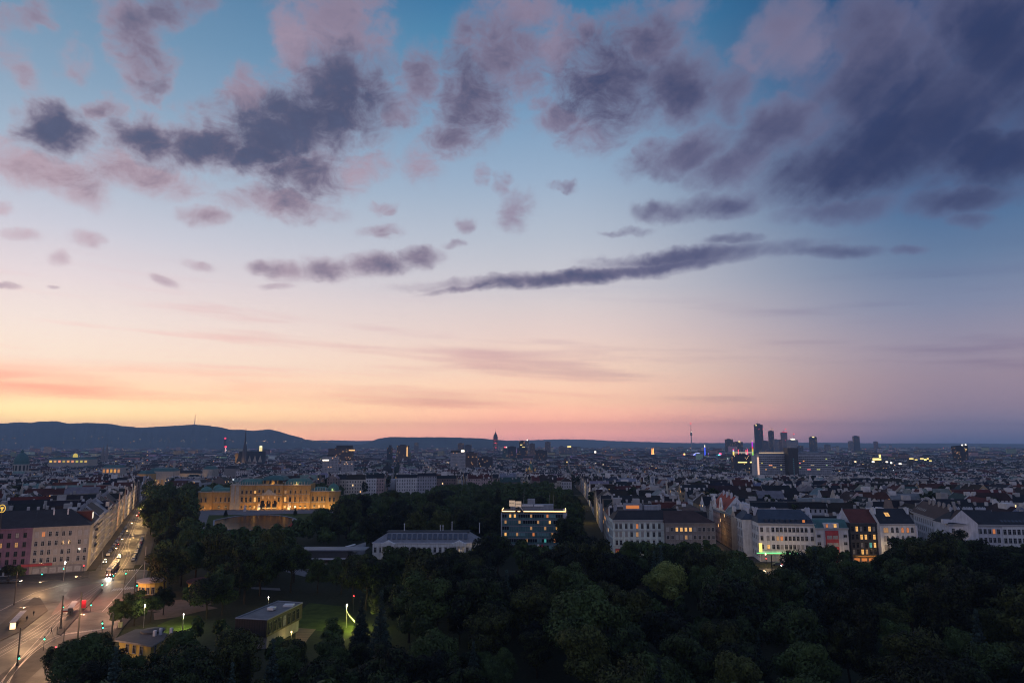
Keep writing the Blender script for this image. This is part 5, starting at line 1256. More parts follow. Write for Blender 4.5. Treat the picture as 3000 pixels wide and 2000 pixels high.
for i in range(14): b.box(Wt * .44, Wt * .56, -.1, -.02, 6 + i * 3.6, 8.2 + i * 3.6)
b.build('stair_windows', M['hotel_panel'], tw)
tower('office_block', 'dark block with a row of yellow lamps on its roof left of the hospital slab', 2150, 2205, 1333, 1700, 24, (.07, .07, .09), lights=[(.03, 1326, 46, 1.6, WHT, .26), (.2, 1355, 22, 2.4, YEL, .6), (.86, 1355, 4, 3.0, YEL, .7)])
# cathedral
p = at_y(716, 1341, 2200); z0 = -29.0; cz = at_y(716, 1256, 2200).z - z0
cat_ = thing('cathedral', 'dark gothic cathedral with one very tall needle spire', 'church', (p.x, 2200, z0), .2)
b = MB(); s_ = cz / 137.0
b.lathe((0, 0, 0), [(9.5 * s_, 0), (9 * s_, 42 * s_), (8.2 * s_, 44 * s_), (7.6 * s_, 64 * s_), (6.0 * s_, 68 * s_), (5.0 * s_, 82 * s_), (3.4 * s_, 86 * s_), (2.5 * s_, 100 * s_), (1.0 * s_, 128 * s_), (.6 * s_, 137 * s_)], 8)
for a in range(4): 
    q = math.pi / 4 + a * math.pi / 2; b.lathe((7.4 * s_ * math.cos(q), 7.4 * s_ * math.sin(q), 40 * s_), [(1.6, 0), (1.4, 14), (0, 30)], 6)
b.build('spire', M['soot'], cat_)
b = MB(); b.box(-26, 60, 10, 34, 0, 24); b.build('nave', M['stone'], cat_)
b = MB(); b.face([(-26, 9, 24), (60, 9, 24), (60, 22, 60), (-20, 22, 60)]); b.face([(60, 35, 24), (-26, 35, 24), (-20, 22, 60), (60, 22, 60)]); b.face([(-26, 35, 24), (-26, 9, 24), (-20, 22, 60)]); b.face([(60, 9, 24), (60, 35, 24), (60, 22, 60)]); b.build('roof', M['slate'], cat_)
b = MB()
for x in (14, 30, 46): b.face([(x - 7, 8.6, 23), (x + 7, 8.6, 23), (x, 8.6, 46)]); b.face([(x - 7, 8.6, 23), (x, 8.6, 46), (x, 22, 46), (x - 7, 18, 23)]); b.face([(x + 7, 8.6, 23), (x + 7, 18, 23), (x, 22, 46), (x, 8.6, 46)])
b.build('side_gables', M['stone'], cat_)
b = MB(); b.lathe((-26, 18, 0), [(5, 0), (5, 46), (5.6, 47), (5.2, 49), (3.6, 53), (0, 55)], 8); b.build('north_tower', M['ochre'], cat_)
lamp('floodlight', 'POINT', (-6, -22, 24), 9000, (1.0, .55, .2), cat_, 1.0); lamp('floodlight', 'POINT', (-30, -6, 34), 4000, (1.0, .62, .25), cat_, 1.0)
# lit slim tower and the two masts
def slim(name, lab, px, py0, py1, Y, r_, parts, cat='tower'):
    p = at_y(px, py1, Y); z0 = zg(p.x, Y) - 1; top = at_y(px, py0, Y).z - z0; t = thing(name, lab, cat, (p.x, Y, z0))
    for nm, m_, col, f0, f1, rr0, rr1 in parts:
        b = MB(); b.col = col; b.lathe((0, 0, top * f0), [(r_ * rr0, 0), (r_ * rr1, top * (f1 - f0)), (0, top * (f1 - f0) + .05)], 10); b.build(nm, M[m_], t)
    return t, top
slim('office_tower', 'floodlit cream tower right of the cathedral', 763, 1305, 1332, 2500, 5.6, [('shaft', 'glow', (.34, .27, .12), 0, .93, 1, .95), ('top', 'glow', (.5, .45, .25), .93, 1.0, .9, .8)])  # floodlight on the tower walls put in as their own glow
slim('mast', 'dark chimney mast with a red collar left of the cathedral', 657, 1281, 1335, 5200, 7, [('shaft', 'metal', (0, 0, 0), 0, .9, 1, .8), ('red_collar', 'glow', (.5, .02, .06), .9, 1.0, .9, .9)])
slim('mast', 'white and red lit mast just below the dark chimney mast', 659.5, 1306, 1335, 3800, 5, [('shaft', 'pale', (0, 0, 0), 0, .55, .6, .6), ('lit_shaft', 'glow', (.25, .15, .14), .55, .88, .6, .6), ('red_top', 'glow', (.6, .03, .06), .88, 1.0, 1.1, 1.1)])
p = at_y(570, 1246, 9200); zt = at_y(570, 1213, 9200).z
t = thing('radio_mast', 'thin red and white radio mast on the highest wooded hill', 'mast', (p.x, 9200, p.z - 4)); b = MB(); b.bar((0, 0, -20), (0, 0, (zt - p.z) * .6), 5.0, 4.0, 6); b.build('lower_mast', M['concrete'], t); b = MB(); b.bar((0, 0, (zt - p.z) * .6), (0, 0, zt - p.z), 3.4, 2.2, 6); b.build('upper_mast', M['red'], t)
# domed churches
def dome_church(lab, px, pyb, pyt, Y, wpx, dm, wm, lantern=True, body=1.0):
    p = at_y(px, pyb, Y); z0 = zg(p.x, Y) - 1; R = wpx / 2000.0 * Y / 1.01 / 2; top = at_y(px, pyt, Y).z - z0; zb = at_y(px, pyb, Y).z - z0
    t = thing('domed_church', lab, 'church', (p.x, Y, z0))
    b = MB(); b.box(-R * 1.9 * body, R * 1.9 * body, -R * .9, R * 1.5, 0, max(8, zb - R * .9)); b.build('nave', M[wm], t)
    b = MB(); b.lathe((0, 0, zb - R * .95), [(R * .96, -8), (R * .96, R * .95), (R * 1.06, R * .97), (R * 1.0, R * 1.1)], 20); dr = b.build('drum', M[wm], t)
    for i in range(7):
        a = -math.pi / 2 + (i - 3) * .5; add_window(dr, R * .97 * math.cos(a), zb - R * .75, R * .22, R * .9, 'glass', 'plain', y=R * .97 * math.sin(a), rz=a + math.pi / 2, frame='stone')
    hd = (top - zb) * (.74 if lantern else .86)
    b = MB(); b.lathe((0, 0, zb + R * .12), [(R, 0), (R * .97, hd * .3), (R * .84, hd * .58), (R * .58, hd * .83), (R * .2, hd * .98), (0, hd)], 24); b.build('dome', M[dm], t, smooth=True)
    b = MB(); b.lathe((0, 0, zb + hd), [(R * .20, 0), (R * .20, (top - zb - hd) * .5), (R * .24, (top - zb - hd) * .52), (R * .12, (top - zb - hd) * .7), (.15, top - zb - hd), (0, top - zb - hd + .1)], 10); b.build('lantern', M[dm], t)
    return t
dome_church('green-domed church with a tall lantern at the left edge of town', 62, 1362, 1315, 1500, 40, 'copper_dark', 'stone')
dome_church('black-domed church with a white round drum behind the garden trees', 1134, 1388, 1355, 1080, 33, 'slate', 'pale', body=.8)
t = dome_church('small church with golden onion domes on the plain right of centre', 1555, 1378, 1350, 1450, 12, 'copper_dark', 'ochre')
b = MB(); 
for x, z, r_ in ((-9, 27, 2.2), (9, 27, 2.2), (-3, 30, 2.6), (0, 42, 2.0)): b.lathe((x, -5 if r_ > 2.1 else 0, z), [(r_ * .5, 0), (r_, 2), (r_ * .8, 4), (r_ * .2, 6), (0, 9)], 10)
M['gold'] = mat('gilded_copper', mottled((.62, .42, .14), .2), .35, metallic=.5); b.build('onion_domes', M['gold'], t); lamp('floodlight', 'POINT', (0, -16, 30), 1200, (1, .7, .35), t, .6)
for px, py0, py1, Y, lab in [(311, 1298, 1345, 2500, 'small dark church with a sharp spire far left in town'), (300, 1302, 1345, 2520, 'thinner twin spire just left of the sharp dark church spire'), (1808, 1311, 1347, 3000, 'dark church spire among the far roofs left of the orange wheel')]:
    p = at_y(px, py1, Y); z0 = zg(p.x, Y) - 1; H = at_y(px, py0, Y).z - z0; t = thing('spired_church', lab, 'church', (p.x, Y, z0)); b = MB(); b.lathe((0, 0, 0), [(6, 0), (6, H * .55), (7, H * .56), (0, H)], 6); b.build('spire', M['grey_brown'], t); b = MB(); b.box(-10, 10, 6, 50, 0, 22); b.build('nave', M['grey_brown'], t)
# lit palaces of the old town
def lit_block(lab, pxL, pxR, pyT, pyB, Y, depth, wm, m_lit, f0, f1, n, turn=0, roof='copper_dark', k=.5):
    A, B = at_y(pxL, pyT, Y), at_y(pxR, pyT, Y); z0 = zg(A.x, Y) - 1; W = B.x - A.x; H = A.z - z0
    t = thing('town_palace', lab, 'palace', (A.x, Y, z0), turn, None)
    b = MB(); b.box(0, W, 0, depth, 0, H); b.build('wall', M[wm], t)
    b = MB(); i = min(4, depth * .3); b.face([(0, 0, H + .02), (W, 0, H + .02), (W - i, i, H + 5), (i, i, H + 5)]); b.face([(W, depth, H + .02), (0, depth, H + .02), (i, depth - i, H + 5), (W - i, depth - i, H + 5)]); b.face([(W, 0, H + .02), (W, depth, H + .02), (W - i, depth - i, H + 5), (W - i, i, H + 5)]); b.face([(0, depth, H + .02), (0, 0, H + .02), (i, i, H + 5), (i, depth - i, H + 5)]); b.face([(i, i, H + 5), (W - i, i, H + 5), (W - i, depth - i, H + 5), (i, depth - i, H + 5)]); b.build('roof', M[roof], t)
    for j in range(n):
        w_ = W / n; b = MB(); b.col = tuple(v * k * rnd.uniform(.5, 1.2) for v in m_lit); x = w_ * j; b.box(x + w_ * .22, x + w_ * .78, -.5, -.05, H * f0, H * f1); b.build('lit_window', M['glow'], t)
    return t, W, H
def wash(t, W, H, e, c=(1.0, .56, .2)):
    for i in range(2): lamp('floodlight', 'POINT', (W * (.3 + .4 * i), -12, H * .35), e, c, t, .8)
lit_block('long museum with a glowing yellow cornice strip far left', 143, 262, 1345, 1358, 1900, 40, 'stone', (1.0, .60, .16), .80, .93, 9, -.05, k=.26)
lit_block('pair of orange-lit shop fronts beyond the museum strip', 300, 354, 1369, 1376, 1450, 20, 'stone', (1.0, .42, .10), .7, .9, 5, k=.22)
t, W, H = lit_block('floodlit orange palace corner at the foot of the sloping street', 402, 432, 1388, 1414, 1090, 22, 'ochre', (1.0, .55, .18), .72, .84, 5, -.25, k=.1); wash(t, W, H, 2600)
t, W, H = lit_block('grey palace with floodlit columns beside the orange corner', 435, 508, 1380, 1402, 1180, 24, 'stone', (1.0, .60, .24), .25, .6, 6, k=.06); wash(t, W, H, 2200)
t, W, H = lit_block('white-columned lit theatre front left of the big palace', 594, 623, 1374, 1402, 1160, 24, 'stone', (1.0, .72, .36), .1, .62, 4, k=.22); wash(t, W, H, 5200)
lit_block('dark office building with two rows of yellow windows left of the big palace', 657, 690, 1372, 1398, 1140, 20, 'grey_brown', (1.0, .60, .15), .50, .62, 8, roof='slate', k=.26)
t, W, H = lit_block('square with bright shops and many lamps left of the white theatre', 520, 588, 1386, 1400, 1230, 14, 'stone', (1.0, .52, .15), .2, .6, 9, roof='slate', k=.35); wash(t, W, H, 5200)
tower('tower_house', 'pale corner house standing tall behind the palace roofs', 691, 722, 1377, 1010, 16, (.48, .44, .44)); tower('apartment_block', 'white-framed office box behind the right palace wing', 900, 932, 1391, 1050, 18, (.22, .25, .33)); tower('apartment_block', 'broad grey apartment house behind the right palace dome', 933, 998, 1388, 1080, 16, (.28, .26, .27))
p = at_y(221, 1333, 2400); t = thing('gilded_dome', 'small yellow-lit dome above the museum strip', 'dome', (p.x, 2400, p.z)); b = MB(); b.col = (.20, .15, .03); b.lathe((0, 0, -4), [(7, -26), (7.5, 0), (7, 5), (4.5, 9), (0, 11)], 14); b.build('dome', M['glow'], t)  # yellow light on the dome put in as its own glow
# rides of the funfair
def wheel(lab, px, pyT, pyB, Y, squash, ringc, spokec, hubc, k):
    T, Bm = at_y(px, pyT, Y), at_y(px, pyB, Y); R = (T.z - Bm.z) / 2; c = (T + Bm) / 2
    t = thing('ferris_wheel', lab, 'ferris wheel', c, squash, None); rr_ = max(.8, R * .05)
    b = MB(); b.col = tuple(v * k for v in ringc)
    for y in (-R * .12, R * .12):
        for i in range(30): 
            a0, a1 = 2 * math.pi * i / 30, 2 * math.pi * (i + 1) / 30; b.bar((R * math.cos(a0), y, R * math.sin(a0)), (R * math.cos(a1), y, R * math.sin(a1)), rr_, n=5, caps=False)
    b.build('rim', M['glow'], t)
    b = MB(); b.col = tuple(v * k for v in spokec)
    for i in range(24): a = 2 * math.pi * i / 24; b.bar((0, 0, 0), (R * math.cos(a), 0, R * math.sin(a)), rr_ * (.9 if spokec[2] > .5 else .35), n=4, caps=False)
    b.build('spokes', M['glow'], t)
    b = MB(); b.col = tuple(v * k for v in hubc); b.bar((0, -R * .25, 0), (0, R * .25, 0), R * (.34 if spokec[2] > .5 else .1), n=12); b.build('hub', M['glow'], t)
    b = MB()
    for i in range(15): a = 2 * math.pi * i / 15; x, z = R * 1.06 * math.cos(a), R * 1.06 * math.sin(a); b.box(x - R * .05, x + R * .05, -R * .08, R * .08, z - R * .06, z + R * .04)
    b.build('gondolas', M['red'], t)
    b = MB()
    for s in (-1, 1): b.bar((s * R * .5, s * R * .3, -R * 1.25), (0, s * R * .2, 0), rr_, n=5)
    b.build('legs', M['metal'], t)
wheel('tall ferris wheel outlined in orange light, seen nearly edge-on', 1912.5, 1313, 1345, 3500, math.radians(76), (1.0, .42, .10), (.5, .2, .06), (1, .5, .2), .7)
wheel('blue ferris wheel with a white hub half sunk behind the roofs', 2044.5, 1326, 1356, 3400, 0.0, (.55, .60, 1.0), (.06, .10, .95), (1.0, .85, 1.0), .55)
def lamps_tower(name, lab, px, py0, py1, Y, wpx, cols, k=.6, cat='ride'):
    T, Bm = at_y(px, py0, Y), at_y(px, py1, Y); z0 = -29; w_ = wpx / 2000 * Y / 2
    t = thing(name, lab, cat, (Bm.x, Y, z0)); b = MB(); b.bar((0, w_, 0), (0, w_, Bm.z - z0), w_ * .8, n=6); b.build('mast', M['metal'], t); H = T.z - Bm.z
    for (nm, c, f0, f1, ww) in cols:
        b = MB(); b.col = tuple(v * k for v in c); b.bar((0, 0, Bm.z - z0 + H * f0), (0, 0, Bm.z - z0 + H * f1), w_ * ww, w_ * ww * .9, 8); b.build(nm, M['glow'], t)
lamps_tower('drop_tower', 'blue-lit drop tower with a white tip right of the blue wheel', 2066, 1303, 1341, 3400, 3.6, [('blue_shaft', (.05, .10, .85), 0, .82, 1), ('white_tip', (1, .85, .6), .82, 1.0, .7)], .5)
lamps_tower('swing_tower', 'rainbow-lit tower, violet at the top to green at its foot', 2206, 1288, 1341, 3200, 4.4, [('green_light', (.05, .9, .45), 0, .16, 1.1), ('lime_light', (.4, .95, .1), .16, .34, 1), ('yellow_light', (1, .75, .08), .34, .50, 1), ('red_light', (1, .08, .08), .50, .62, 1), ('violet_light', (.65, .05, .85), .62, .90, .9), ('white_tip', (1, .8, .4), .90, 1.0, .6)], .30)
lamps_tower('drop_tower', 'yellow drop tower with a red and blue head left of the rainbow tower', 2149.5, 1315, 1337, 3200, 4.6, [('yellow_shaft', (1, .70, .16), 0, .72, 1), ('blue_collar', (.15, .45, 1), .72, .86, .9), ('red_head', (1, .05, .1), .86, 1.0, .9)], .5)
lamps_tower('small_ride', 'low yellow and magenta ride light below the yellow drop tower', 2145.5, 1335, 1347, 3200, 4, [('magenta_light', (1, .06, .45), 0, .35, 1), ('yellow_light', (1, .8, .2), .35, 1, .9)], .5)
lamps_tower('thrill_arm', 'leaning red ride arm left of two red ride arms', 2163.5, 1316, 1330, 3200, 3.4, [('red_arm', (1, .08, .12), 0, 1, .8)], .5); lamps_tower('thrill_arm', 'left of two upright red ride arms', 2186, 1317, 1331, 3200, 3.4, [('red_arm', (1, .12, .12), .3, 1, .8), ('white_foot', (1, .7, .6), 0, .3, .8)], .5); lamps_tower('thrill_arm', 'right of two upright red ride arms', 2190.5, 1315, 1331, 3200, 3.4, [('red_arm', (1, .06, .2), .0, 1, .8)], .5)
lamps_tower('small_mast_light', 'small violet ride mast beside the blue drop tower', 2075.5, 1326, 1342, 3400, 1.6, [('violet_light', (.35, .2, .8), 0, 1, 1)], .3)
def glowbits(name, lab, pts, Y, cat='ride'):
    c = at_y(pts[0][0], pts[0][1], Y); t = thing(name, lab, cat, c)
    for nm, px, py, wpx, hpx, col in [(f'{q[5]}', *q[:5]) for q in pts]:
        p = at_y(px, py, Y) - c; w_, h_ = wpx / 2000 * Y, hpx / 2000 * Y; b = MB(); b.col = tuple(v * .6 for v in col); b.box(p.x - w_ / 2, p.x + w_ / 2, -w_ * .3, w_ * .3, p.z - h_ / 2, p.z + h_ / 2); b.build(nm, M['glow'], t)
    b = MB(); b.box(-6, 6, 4, 12, -30 - c.z, -2); b.build('base', M['metal'], t)
CY, GR, PK = (.15, .75, 1.0), (.25, .9, .25), (1, .1, .25)
glowbits('water_slide', 'cyan-lit stepped slide with a pink tower head', [(2091, 1342, 7, 3, CY, 'lower_light'), (2097, 1339, 7, 3, CY, 'step_light'), (2103, 1335, 7, 3, CY, 'step_light'), (2107, 1332, 6, 3, CY, 'top_light'), (2104, 1341, 8, 4, (.5, .85, 1), 'pool_light'), (2110, 1329, 6, 5, PK, 'tower_head')], 3300)
glowbits('carousel', 'green and gold carousel lights right of the cyan slide', [(2118, 1339, 9, 3, (1, .7, .3), 'gold_light'), (2126, 1340, 8, 4, GR, 'green_light'), (2137, 1343, 3, 3, (1, .7, .2), 'gold_light')], 3300)
glowbits('coaster_light', 'yellow and red coaster lights left of the blue wheel', [(2009, 1336, 9, 3, YEL, 'yellow_light'), (2003, 1333, 4, 4, RED, 'red_light'), (2005, 1330, 4, 5, YEL, 'loop_light')], 3300)
glowbits('fair_booth', 'cyan and yellow booth lights touching the blue wheel', [(2021, 1337, 4, 4, CY, 'cyan_light'), (2025, 1339, 5, 2.5, YEL, 'yellow_light'), (2032, 1340, 4, 3, (1, .5, .7), 'pink_light')], 3300)
glowbits('stadium_lights', 'golden lit hall with white floodlights on the right plain', [(2569, 1344.5, 19, 5, YEL, 'hall_light'), (2577.5, 1335, 4, 8, YEL, 'tall_light'), (2558, 1352, 6, 4, WHT, 'floodlight'), (2598, 1352.5, 5, 4, WHT, 'floodlight'), (2611, 1355, 4, 5, WHT, 'floodlight'), (2637, 1358, 6, 4, WHT, 'floodlight'), (2506, 1352, 4, 4, (1, .7, .4), 'floodlight')], 1900, 'hall')
glowbits('lit_offices', 'black office row with scattered gold windows on the right plain', [(2670, 1343, 9, 2.5, YEL, 'gold_window'), (2684, 1346, 6, 2, YEL, 'gold_window'), (2701, 1343, 8, 2.5, YEL, 'gold_window'), (2711, 1346, 5, 4, YEL, 'gold_window'), (2718, 1343, 4, 3, YEL, 'gold_window'), (2726, 1349, 6, 2, YEL, 'gold_window')], 1950, 'office')

# ------------------------------------------------------------------ trees
def leafy(rr, lobes, n, size, up=0.25):
    """many small leaf blades spread over the outer shell of a set of lobes; returns verts, faces"""
    wts = [l[3] ** 2 for l in lobes]
    idx = rr.choice(len(lobes), n, p=np.array(wts) / sum(wts))
    L = np.array(lobes)[idx]
    d = rr.normal(size=(n, 3)); d[:, 2] += up; d /= np.linalg.norm(d, axis=1)[:, None]
    rad = L[:, 3] * rr.uniform(.72, 1.06, n)
    sc = np.stack([np.ones(n), np.ones(n), L[:, 4]], 1)
    c = L[:, :3] + d * rad[:, None] * sc
    nn = d + rr.normal(size=(n, 3)) * .34; nn /= np.linalg.norm(nn, axis=1)[:, None]
    t = np.cross(nn, rr.normal(size=(n, 3))); t /= np.linalg.norm(t, axis=1)[:, None]
    bt = np.cross(nn, t)
    s = size * rr.uniform(.6, 1.25, n)[:, None]
    v = np.stack([c - t * s, c - bt * s * .55, c + t * s, c + bt * s * .55], 1).reshape(-1, 3)
    return v, [[4 * i, 4 * i + 1, 4 * i + 2, 4 * i + 3] for i in range(n)]
def lobes_round(rr, R, z0, z1, n):
    """overlapping lobes filling a crown R wide between heights z0 and z1"""
    o = []; h = (z1 - z0) / 2; zc = (z0 + z1) / 2
    for i in range(n):
        a = i * 2.399 + rr.uniform(-.4, .4); t = rr.uniform(-.75, .95)
        q = math.sqrt(max(0, 1 - t * t * .8)) * rr.uniform(.35, .78)
        lr = R * rr.uniform(.26, .46)
        o.append((R * q * math.cos(a), R * q * math.sin(a), zc + h * t * .80, lr, rr.uniform(.7, .95)))
    o.append((0, 0, zc + h * .2, R * .62, h / R * .9))
    return o
def me_of(name, v, f, m):
    me = bpy.data.meshes.new(name); me.from_pydata(v.tolist() if hasattr(v, 'tolist') else v, [], f)
    me.materials.append(m); me.update(); return me
def trunk_mesh(rr, H, R, r0):
    b = MB(); p = Vector((0, 0, -.3)); n = 4
    pts = [Vector((rr.uniform(-.25, .25) * i / n * 2, rr.uniform(-.25, .25) * i / n * 2, H * .62 * i / n)) for i in range(n + 1)]; pts[0].z = -.3
    for i in range(n): b.bar(pts[i], pts[i + 1], r0 * (1 - i / n * .6), r0 * (1 - (i + 1) / n * .6), 7)
    for i in range(5):
        a = i * 1.257 + rr.uniform(-.3, .3); s_ = pts[2].lerp(pts[3], rr.uniform(0, 1))
        e = s_ + Vector((math.cos(a) * R * .55, math.sin(a) * R * .55, H * rr.uniform(.12, .28)))
        b.bar(s_, e, r0 * .35, r0 * .10, 5)
    me_o = b.build('trunk', M['bark']); me = me_o.data; bpy.data.objects.remove(me_o); return me
rr = np.random.default_rng(4)
KINDS = {}
for key, R, z0, z1, nl, mk, shape in [('dark', 6.4, 3.2, 15.5, 17, 'leaf', 'round'), ('dark2', 6.0, 3.0, 17.5, 19, 'leaf', 'tall'), ('dark3', 7.2, 3.4, 14.0, 20, 'leaf', 'broad'), ('olive', 6.2, 3.2, 15.0, 17, 'leaf_olive', 'round'), ('olive2', 6.8, 3.0, 16.5, 20, 'leaf_olive', 'broad'), ('light', 6.6, 2.6, 13.6, 20, 'leaf_light', 'round')]:
    v, f = leafy(rr, lobes_round(rr, R, z0, z1, nl), 8500, .34)
    KINDS[key] = (trunk_mesh(rr, z1, R, .34), me_of('crown', v, f, M[mk]), R, z1, shape)
lob = [(rr.uniform(-.4, .4), rr.uniform(-.4, .4), z, 1.3 + 1.0 * math.sin(math.pi * min(1, (z - 1) / 27)) , 1.25) for z in np.linspace(2.5, 26.0, 26)]
v, f = leafy(rr, lob, 6500, .30, .5); KINDS['poplar'] = (trunk_mesh(rr, 26, 1.6, .4), me_of('crown', v, f, M['leaf_olive']), 2.4, 27.5, 'columnar')
lob = [(math.cos(i * 2.4) * (19 - z) * .13, math.sin(i * 2.4) * (19 - z) * .13, z, max(.5, (19.5 - z) * .14), .55) for i, z in enumerate(np.linspace(2, 19, 46))]
v, f = leafy(rr, lob, 6000, .30, .1); KINDS['fir'] = (trunk_mesh(rr, 19, 1.2, .3), me_of('crown', v, f, M['leaf_blue']), 3.2, 19.5, 'conical')
CNAME = {'leaf': 'dark green', 'leaf_olive': 'olive green', 'leaf_light': 'fresh yellow-green', 'leaf_blue': 'blue-green'}
TREES = []
def poly_px(pts): return [at_z(*p)[:2] for p in pts]
def inside(x, y, poly):
    c = False; n = len(poly)
    for i in range(n):
        (x0, y0), (x1, y1) = poly[i], poly[i - 1]
        if (y0 > y) != (y1 > y) and x < (x1 - x0) * (y - y0) / (y1 - y0) + x0: c = not c
    return c
PARK = [at_z(486, 1628)[:2], at_z(486, 1700)[:2], at_z(450, 1790)[:2], at_z(350, 1880)[:2], at_z(235, 2010)[:2], at_z(175, 2130)[:2], (-80, 100), (-60, 96), (190, 96), (345, 340), (226, 344), (176, 343), (120, 342), (52, 344), (-30, 352), (-55, 395), (-200, 400)]
GARDEN = [at_z(1670, 1650)[:2], (37, 380), (62, 740), (50, 815), (-165, 800), (-270, 770), (-290, 870), (-330, 955), at_z(428, 1470)[:2], at_z(440, 1500)[:2], at_z(436, 1560)[:2], at_z(444, 1630)[:2]]
CLEAR = [poly_px(p) for p in [
    [(330, 1830), (420, 1800), (530, 1795), (545, 1860), (515, 1930), (300, 1960), (300, 1880)],      # kiosk and its lawn
    [(684, 1815), (800, 1735), (905, 1740), (1000, 1760), (1060, 1800), (1050, 1870), (960, 1890), (860, 1895), (760, 1850), (690, 1850)],   # pavilion and floodlit lawn
    [(425, 1700), (472, 1700), (478, 1752), (590, 1745), (560, 1722), (640, 1720), (640, 1765), (520, 1790), (430, 1790), (410, 1760)],                    # round yellow kiosks
    [(2195, 1720), (2190, 1632), (2340, 1632), (2330, 1690), (2420, 1745), (2400, 1775), (2290, 1730)],             # junction on the right
    [(1180, 1790), (1180, 1700), (1260, 1700), (1260, 1790)],
    [(560, 1580), (570, 1480), (1000, 1480), (1000, 1520), (930, 1545), (900, 1575), (800, 1582)],                  # forecourt and pool
    [(545, 1475), (1010, 1475), (1010, 1507), (545, 1507)],
    [(1080, 1606), (1420, 1606), (1420, 1580), (1080, 1580)],
    [(1462, 1640), (1668, 1640), (1668, 1590), (1462, 1590)],
    [(820, 1700), (840, 1630), (1000, 1600), (1075, 1600), (1075, 1632), (1000, 1690)],
    [(455, 1535), (520, 1535), (520, 1500), (545, 1470), (480, 1470)],
    [(1060, 1690), (1060, 1618), (1440, 1618), (1440, 1690)],
    [(1325, 1800), (1375, 1800), (1370, 1850), (1320, 1850)],
    [(2560, 1885), (2620, 1870), (2740, 1890), (2700, 1905)], [(2720, 1950), (2800, 1940), (3000, 2000), (2900, 2020)], [(860, 1712), (930, 1700), (920, 1725), (850, 1730)]]]
def grow(poly, dist, r, n, scale, kinds, wts, ymax=1e9):
    """mixed ages: old broad crowns, younger trees between them, and the odd gap"""
    xs = [p[0] for p in poly]; ys = [p[1] for p in poly]
    for q in range(n):
        x, y = r.uniform(min(xs), max(xs)), r.uniform(min(ys), max(ys))
        if not inside(x, y, poly) or abs(x) > y * .90 + 14 or any(inside(x, y, c) for c in CLEAR): continue
        gapn = math.sin(x * .043 + 1.3) * math.sin(y * .051 + x * .017) 
        if gapn > .80: continue
        s = (scale[1] if q < n * .12 else r.uniform(*scale)) * r.uniform(.85, 1.18)
        k = r.choices(kinds, wts)[0]
        R = KINDS[k][2] * s
        if any((x - t[0]) ** 2 + (y - t[1]) ** 2 < ((R + KINDS[t[2]][2] * t[3]) * dist) ** 2 for t in TREES): continue
        if y < 175: s = min(s, .98)
        TREES.append((x, y, k, s, r.uniform(0, 6.28), None))
def plant(px, py, k, s, label): 
    p = at_z(px, py); TREES.append((p.x, p.y, k, s, rnd.uniform(0, 6), label))
plant(1415, 1995, 'dark3', .5, None); plant(1470, 2015, 'dark', .55, None); plant(1378, 2005, 'dark', .5, None); plant(1440, 2040, 'dark3', .6, None)
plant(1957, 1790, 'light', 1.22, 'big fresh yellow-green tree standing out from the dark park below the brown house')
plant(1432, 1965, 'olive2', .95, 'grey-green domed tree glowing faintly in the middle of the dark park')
plant(2765, 1962, 'poplar', .98, 'very tall columnar tree rising out of the park near the right edge')
plant(1112, 1960, 'fir', .95, 'blue-green conical fir right of the floodlit lawn')
plant(1055, 1905, 'fir', .8, 'smaller blue-green fir just beside the tall fir, right of the floodlit lawn')
plant(352, 1838, 'dark', .62, 'dark street tree by the pavement above the yellow kiosk, nearest the road')
plant(393, 1832, 'dark2', .66, 'taller street tree lit from below beside the lamp above the yellow kiosk')
plant(440, 1822, 'dark3', .56, 'small street tree at the lawn corner above the yellow kiosk')
plant(478, 1800, 'dark', .58, 'rounded street tree right of the lamp beside the lit lawn')
plant(22, 1702, 'dark3', .46, 'small bushy tree on the pavement in front of the pink house')
plant(52, 1700, 'dark', .44, 'second small bushy tree before the pink house, beside the shop windows')
for px, py, s in [(160, 1990, .55), (215, 2020, .62), (280, 2000, .60), (330, 1985, .5), (390, 2010, .62), (455, 2012, .6), (520, 2030, .66)]: plant(px, py, rnd.choice(['olive', 'dark', 'dark2']), s, None)
plant(530, 1716, 'dark3', 1.2, 'great dark spreading tree between the two round yellow kiosks')
plant(572, 1700, 'dark', 1.2, None); plant(640, 1700, 'dark3', 1.15, None); plant(484, 1680, 'dark2', .85, None); plant(605, 1810, 'dark3', .95, None); plant(650, 1800, 'dark', .8, None); plant(575, 1850, 'olive', .85, None); plant(640, 1870, 'dark', .9, None); plant(700, 1740, 'dark2', .8, None); plant(560, 1790, 'dark', .6, None); plant(970, 1905, 'dark2', .5, 'dark bushy tree standing in front of the floodlit lawn'); plant(760, 1715, 'dark', .8, None); plant(1000, 1740, 'dark3', 1.0, None); plant(930, 1735, 'dark', .9, None)
plant(2312, 1690, 'poplar', .42, 'dark narrow cypress-like tree beside the right junction')
for px, py in [(1560, 1628), (1520, 1640), (1120, 1640), (1180, 1638), (1250, 1640), (1320, 1642), (1385, 1640)]: plant(px, py, 'dark3', .42, None)
for px, py in [(1664, 1612), (1686, 1612)]: plant(px, py, rnd.choice(['dark', 'dark2']), 1.05, None)
r = random.Random(17)
grow(PARK, .74, r, 9000, (.55, 1.30), ['dark', 'dark2', 'dark3', 'olive', 'olive2', 'fir', 'poplar'], [24, 16, 24, 16, 16, 4, 1])
grow(GARDEN, .76, r, 9000, (.62, 1.25), ['dark', 'dark2', 'dark3', 'olive', 'olive2', 'poplar'], [24, 22, 22, 10, 8, 5])
